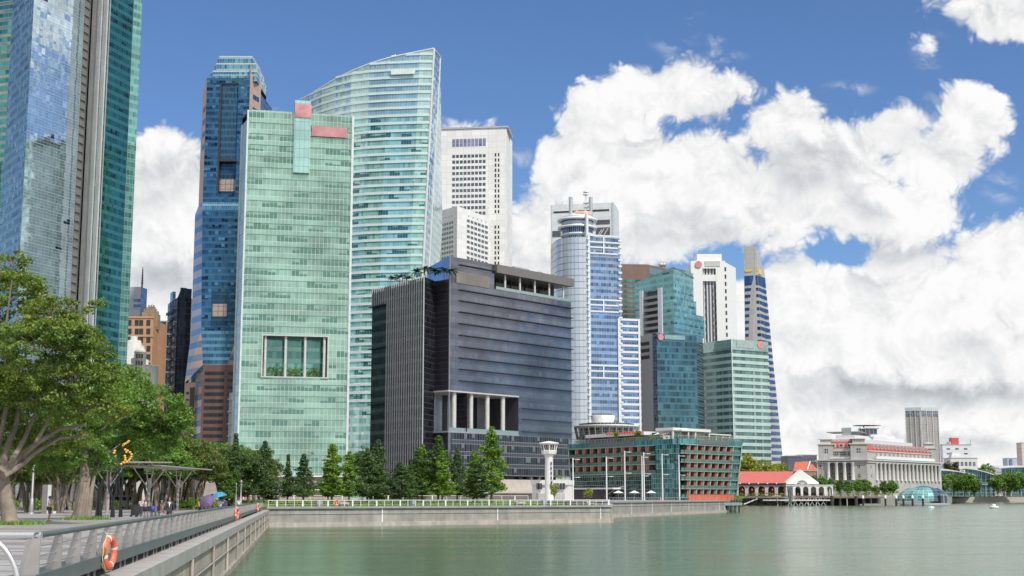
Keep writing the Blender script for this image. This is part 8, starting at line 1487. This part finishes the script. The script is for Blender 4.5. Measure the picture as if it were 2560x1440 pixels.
# ============================================================ PEOPLE
SKIN = pm('tan_skin', (.42, .23, .15), .6, var=.05); HAIRK = pm('black_hair', (.02, .015, .012), .6)
def skin(name, V, E, rad, mat, parent, sub=1):
    me = bpy.data.meshes.new(name); me.from_pydata([tuple(v) for v in V], E, []); o = bpy.data.objects.new(name, me); C.objects.link(o); o.parent = parent; me.materials.append(mat)
    md = o.modifiers.new('skin', 'SKIN'); md.use_smooth_shade = True
    for i, sv_ in enumerate(me.skin_vertices[0].data): sv_.radius = (rad[i][0], rad[i][1]) if isinstance(rad[i], tuple) else (rad[i], rad[i]); sv_.use_root = (i == 0)
    s_ = o.modifiers.new('sub', 'SUBSURF'); s_.levels = sub; s_.render_levels = sub; return o
def person(P, label, h=1.72, rz=0.0, top=(.7, .7, .7), legs=(.1, .1, .12), skirt=False, shorts=False, hair=HAIRK, long_hair=False, arms='down', stride=0.0, sit=False, jacket=None, group='people on the promenade'):
    root = thing('person', label, 'person', P, group, rz); k = h / 1.75; root.scale = (k, k, k)
    # facing -Y; joints
    hipz = .93 if not sit else .50; dz = hipz - .93
    J = {'pelvis': (0, 0, .95 + dz), 'waist': (0, .005, 1.10 + dz), 'chest': (0, 0, 1.30 + dz), 'neck': (0, .01, 1.47 + dz), 'chin': (0, -.02, 1.54 + dz), 'head': (0, -.01, 1.63 + dz), 'crown': (0, .01, 1.70 + dz)}
    V = [J[n_] for n_ in ('pelvis', 'waist', 'chest', 'neck', 'chin', 'head', 'crown')]; E = [(0, 1), (1, 2), (2, 3), (3, 4), (4, 5), (5, 6)]; rad = [(.15, .11), (.13, .10), (.16, .11), .05, .065, (.075, .09), .06]
    nose = len(V); V.append((0, -.115, 1.60 + dz)); E.append((5, nose)); rad.append(.014)
    segs = {}
    for sg, sd_ in ((-1, 'R'), (1, 'L')):
        if sit: kn, an, to = (sg * .1, -.42, .50), (sg * .1, -.45, .08), (sg * .1, -.60, .03)
        else: s_ = stride * sg; kn, an, to = (sg * .10, -.04 - s_ * .22, .50), (sg * .10, .02 - s_ * .38, .09 + (.05 if s_ < 0 else 0)), (sg * .11, -.14 - s_ * .38, .03)
        i = len(V); V += [(sg * .09, 0, .90 + dz), kn, an, to]; E += [(0, i), (i, i + 1), (i + 1, i + 2), (i + 2, i + 3)]; rad += [.085, .055, .038, .035]; segs['leg' + sd_] = [V[i], kn, an]
        a = arms if isinstance(arms, str) else arms[0 if sg < 0 else 1]
        sh = (sg * .18, 0, 1.41 + dz)
        if a == 'down': el, wr = (sg * .235, .02, 1.13 + dz), (sg * .25, -.05, .88 + dz)
        elif a == 'phone': el, wr = (sg * .22, -.05, 1.15 + dz), (sg * .08, -.30, 1.22 + dz)
        elif a == 'up': el, wr = (sg * .26, -.12, 1.22 + dz), (sg * .16, -.22, 1.48 + dz)
        elif a == 'swing': el, wr = (sg * .235, .10 * sg, 1.13 + dz), (sg * .24, .0 + .1 * sg, .90 + dz)
        i = len(V); hd = Vector(wr) + (Vector(wr) - Vector(el)).normalized() * .08; V += [sh, el, wr, tuple(hd)]; E += [(2, i), (i, i + 1), (i + 1, i + 2), (i + 2, i + 3)]; rad += [.058, .04, .028, (.036, .02)]; segs['arm' + sd_] = [sh, el, wr]
        dr = (hd - Vector(wr)).normalized(); sid = dr.cross(Vector((0, 1, .2))).normalized()
        for f_ in range(4): p1 = hd + sid * (.024 * (f_ - 1.5)) + dr * (.045 + .01 * (f_ in (1, 2))); p2 = p1 + dr * .03 + Vector((0, -.012, 0)); j = len(V); V += [tuple(p1), tuple(p2)]; E += [(i + 3, j), (j, j + 1)]; rad += [.009, .008]
        j = len(V); V += [tuple(Vector(wr) + dr * .05 - sid * sg * .045)]; E += [(i + 3, j)]; rad += [.010]
    skin('body', V, E, rad, SKIN, root)
    # eyes, mouth
    for sx in (-.03, .03): q = MB(); q.lathe((sx, -.088, 1.635 + dz), [(.002, -.01), (.011, 0), (.002, .01)], 6); q.build('eye', HAIRK, None).parent = root
    # shirt
    tm = pm('cloth_%02d%02d%02d' % tuple(int(c * 99) for c in top), top, .85, var=.08, scale=4); lm = pm('cloth_%02d%02d%02d' % tuple(int(c * 99) for c in legs), legs, .85, var=.08, scale=4)
    V = [J['waist'], J['pelvis'], J['chest'], (0, .01, 1.44 + dz)]; V[1] = (0, 0, .93 + dz); E = [(0, 1), (0, 2), (2, 3)]; rad = [(.15, .125), (.165, .135), (.185, .135), .085]
    for sd_ in 'RL': a = segs['arm' + sd_]; i = len(V); m_ = Vector(a[0]).lerp(Vector(a[1]), .75) if not jacket else Vector(a[1]); V += [a[0], tuple(m_)]; E += [(2, i), (i, i + 1)]; rad += [.075, .062]
    if jacket:
        for n_, sd_ in enumerate('RL'): i = len(V); V += [segs['arm' + sd_][2]]; E += [(5 + 2 * n_, i)]; rad += [.045]
    skin('jacket' if jacket else 'shirt', V, E, rad, pm('jacket_dark', jacket, .8, var=.1) if jacket else tm, root)
    if jacket: q = MB(); q.face([(-.07, -.155, 1.44 + dz), (0, -.175, 1.08 + dz), (.07, -.155, 1.44 + dz)]); q.build('shirt', tm, None).parent = root
    # trousers / shorts / skirt
    if skirt: q = MB(); q.lathe((0, 0, 0), [(.155, 1.0 + dz), (.19, .9 + dz), (.22, .58 + dz), (.2, .57 + dz)], 14); q.build('skirt', lm, None).parent = root
    else:
        V = [(0, 0, .93 + dz)]; E = []; rad = [(.16, .125)]
        for sd_ in 'RL':
            l_ = segs['leg' + sd_]; i = len(V); V.append(l_[0]); E.append((0, i)); rad.append(.105); V.append(tuple(Vector(l_[1]))); E.append((i, i + 1)); rad.append(.078)
            if not shorts: V.append(tuple(Vector(l_[2]) + Vector((0, 0, .02)))); E.append((i + 1, i + 2)); rad.append(.062)
        skin('shorts' if shorts else 'trousers', V, E, rad, lm, root)
    for sg, sd_ in ((-1, 'R'), (1, 'L')):
        a = Vector(segs['leg' + sd_][2]); q = MB(); q.tube([a + Vector((0, .06, -.05)), a + Vector((0, -.04, -.045)), a + Vector((0, -.17, -.06))], [.045, .05, .035], 8); q.build('shoe', DARK, None).parent = root
    q = MB(); q.lathe((0, .012, 1.63 + dz), [(.01, .125), (.07, .105), (.098, .05), (.100, 0), (.085, -.05)] if not long_hair else [(.01, .125), (.07, .105), (.10, .05), (.105, -.02), (.10, -.16), (.07, -.2)], 14, a0=-.35, a1=3.49); q.lathe((0, .005, 1.66 + dz), [(.01, .1), (.06, .08), (.093, .03), (.094, .01)], 14); q.build('hair', hair, None).parent = root
    return root
p_ = person(gx(122, 100.5), 'man in a blue cap, white T-shirt and dark shorts looking down at his phone', 1.84, R(95), (.72, .70, .72), (.07, .08, .11), shorts=True, arms='phone')
q = MB(); q.lathe((0, 0, 1.68), [(.01, .09), (.08, .06), (.108, 0), (.108, -.03)], 14); q.box(-.07, .07, -.2, -.08, 1.66, 1.68); c_ = q.build('cap', pm('cap_blue', (.05, .12, .55), .7)); c_.parent = p_
q = MB(); q.box(-.16, .16, -.24, -.13, .92, 1.12); q.lathe((0, 0, 1.0), [(.175, -.03), (.18, .03)], 14); o_ = tag(q.build('waist_bag', pm('bag_yellow', (.75, .55, .05), .6)), 'yellow waist bag worn by the man in the blue cap', 'bag'); o_.location = p_.location + Vector((.0, 0, .03)); o_.rotation_euler = (0, 0, R(95)); o_.scale = (1.05, 1.05, 1.05)
q = MB(); q.box(-.04, .04, -.40, -.385, 1.22, 1.38); o_ = tag(q.build('phone', pm('phone_white', (.6, .6, .6), .3)), 'phone held by the man in the blue cap', 'phone'); o_.location = p_.location; o_.rotation_euler = (0, 0, R(95)); o_.scale = (1.05, 1.05, 1.05)
person(gx(362, 121), 'woman with long reddish hair, white sleeveless top and short black skirt', 1.62, R(-60), (.62, .60, .58), (.03, .03, .04), skirt=True, hair=pm('auburn_hair', (.12, .04, .03), .6), long_hair=True, arms='phone')
p_ = person(gx(422, 86), 'man in a dark suit with a white shirt walking along the railing', 1.78, R(12), (.6, .62, .72), (.045, .045, .055), jacket=(.045, .045, .06), arms='swing', stride=.8, hair=pm('brown_hair', (.10, .05, .04), .6))
q = MB(); q.lathe((-.3, 0, .62), [(.03, .12), (.11, .08), (.12, -.06), (.03, -.12)], 10); q.tube([(-.27, 0, .73), (-.25, 0, .86), (-.22, 0, .73)], .012, 5); o_ = tag(q.build('pink_bag', pm('bag_pink', (.65, .15, .30), .6)), 'small pink bag hanging from the hand of the man in the suit', 'bag'); o_.location = p_.location; o_.rotation_euler = (0, 0, R(12))
p_ = person(gx(499, 126), 'person in a bright yellow top, dark shorts and white stockings near the railing', 1.62, R(150), (.80, .50, .03), (.04, .03, .04), shorts=True, arms=('down', 'up'))
for sg in (-1, 1): q = MB(); q.tube([(sg * .10, -.03, .48), (sg * .10, .0, .28), (sg * .10, .02, .1)], [.062, .056, .045], 8); o_ = q.build('stocking', WHITE); o_.parent = p_
def umbrella(P, rad, mat, lab, tilt):
    t_ = thing('umbrella', lab, 'umbrella', P, 'umbrellas held by walkers'); t_.rotation_euler = tilt; q = MB(); q.tube([(0, 0, 0), (0, 0, .95)], .012, 5); q.build('shaft', STEEL, None).parent = t_
    q = MB(); n = 8; q.lathe((0, 0, .62), [(rad, 0), (rad * .8, .13), (rad * .45, .25), (.01, .32)], 8, smooth=False); q.lathe((0, 0, .61), [(.01, .31), (rad * .45, .24), (rad * .99, -.01)], 8, smooth=False); q.build('canopy', mat, None).parent = t_
    for i in range(8): a = 6.2832 * i / 8; q = MB(); q.tube([(rad * math.cos(a), rad * math.sin(a), .615), (rad * .45 * math.cos(a), rad * .45 * math.sin(a), .86), (0, 0, .93)], .006, 4); q.build('rib', STEEL, None).parent = t_
p_ = person(gx(528, 112), 'person in dark clothes hidden behind a big purple umbrella', 1.70, R(170), (.06, .06, .08), (.20, .08, .06), arms=('up', 'down')); umbrella(p_.location + Vector((-.10, -.35, 1.08)), .66, pm('umbrella_purple', (.13, .09, .20), .6, var=.1), 'large purple umbrella tilted towards the camera', (R(58), 0, R(-12)))
p_ = person(gx(549, 118), 'person in a white top walking under a turquoise umbrella', 1.70, R(160), (.62, .62, .62), (.08, .10, .16), arms=('up', 'down')); umbrella(p_.location + Vector((.05, -.25, 1.28)), .66, pm('umbrella_turquoise', (.02, .30, .48), .5, var=.1), 'turquoise umbrella held high above two walkers', (R(12), R(-8), 0))
person(gx(560, 124), 'walker in a dark blue shirt behind the turquoise umbrella', 1.7, R(175), (.04, .07, .22), (.05, .05, .07), arms='down')
person(gx(596, 160), 'person with long dark hair and white shirt leaning near the far railing', 1.62, R(40), (.7, .7, .7), (.05, .05, .06), long_hair=True)
person(gx(401, 127.6), 'person in a dark red top sitting on a chair reading', 1.65, R(-70), (.25, .05, .05), (.3, .27, .25), sit=True, arms='phone')
person(gx(352, 130), 'person in a white top standing far behind the black cart', 1.65, R(20), (.6, .6, .62), (.08, .08, .1))
for x, d, tp, lab in ((1995, 698, (.6, .6, .6), 'tiny figure in white on the pier deck'), (2120, 696, (.3, .1, .1), 'tiny figure in dark red on the pier deck'), (2172, 697, (.1, .12, .3), 'tiny figure in blue on the pier deck')):
    person((gx(x, d, z_d).x, d, z_d), lab, 1.7, 0, tp, (.1, .1, .12), group='people on the pier')
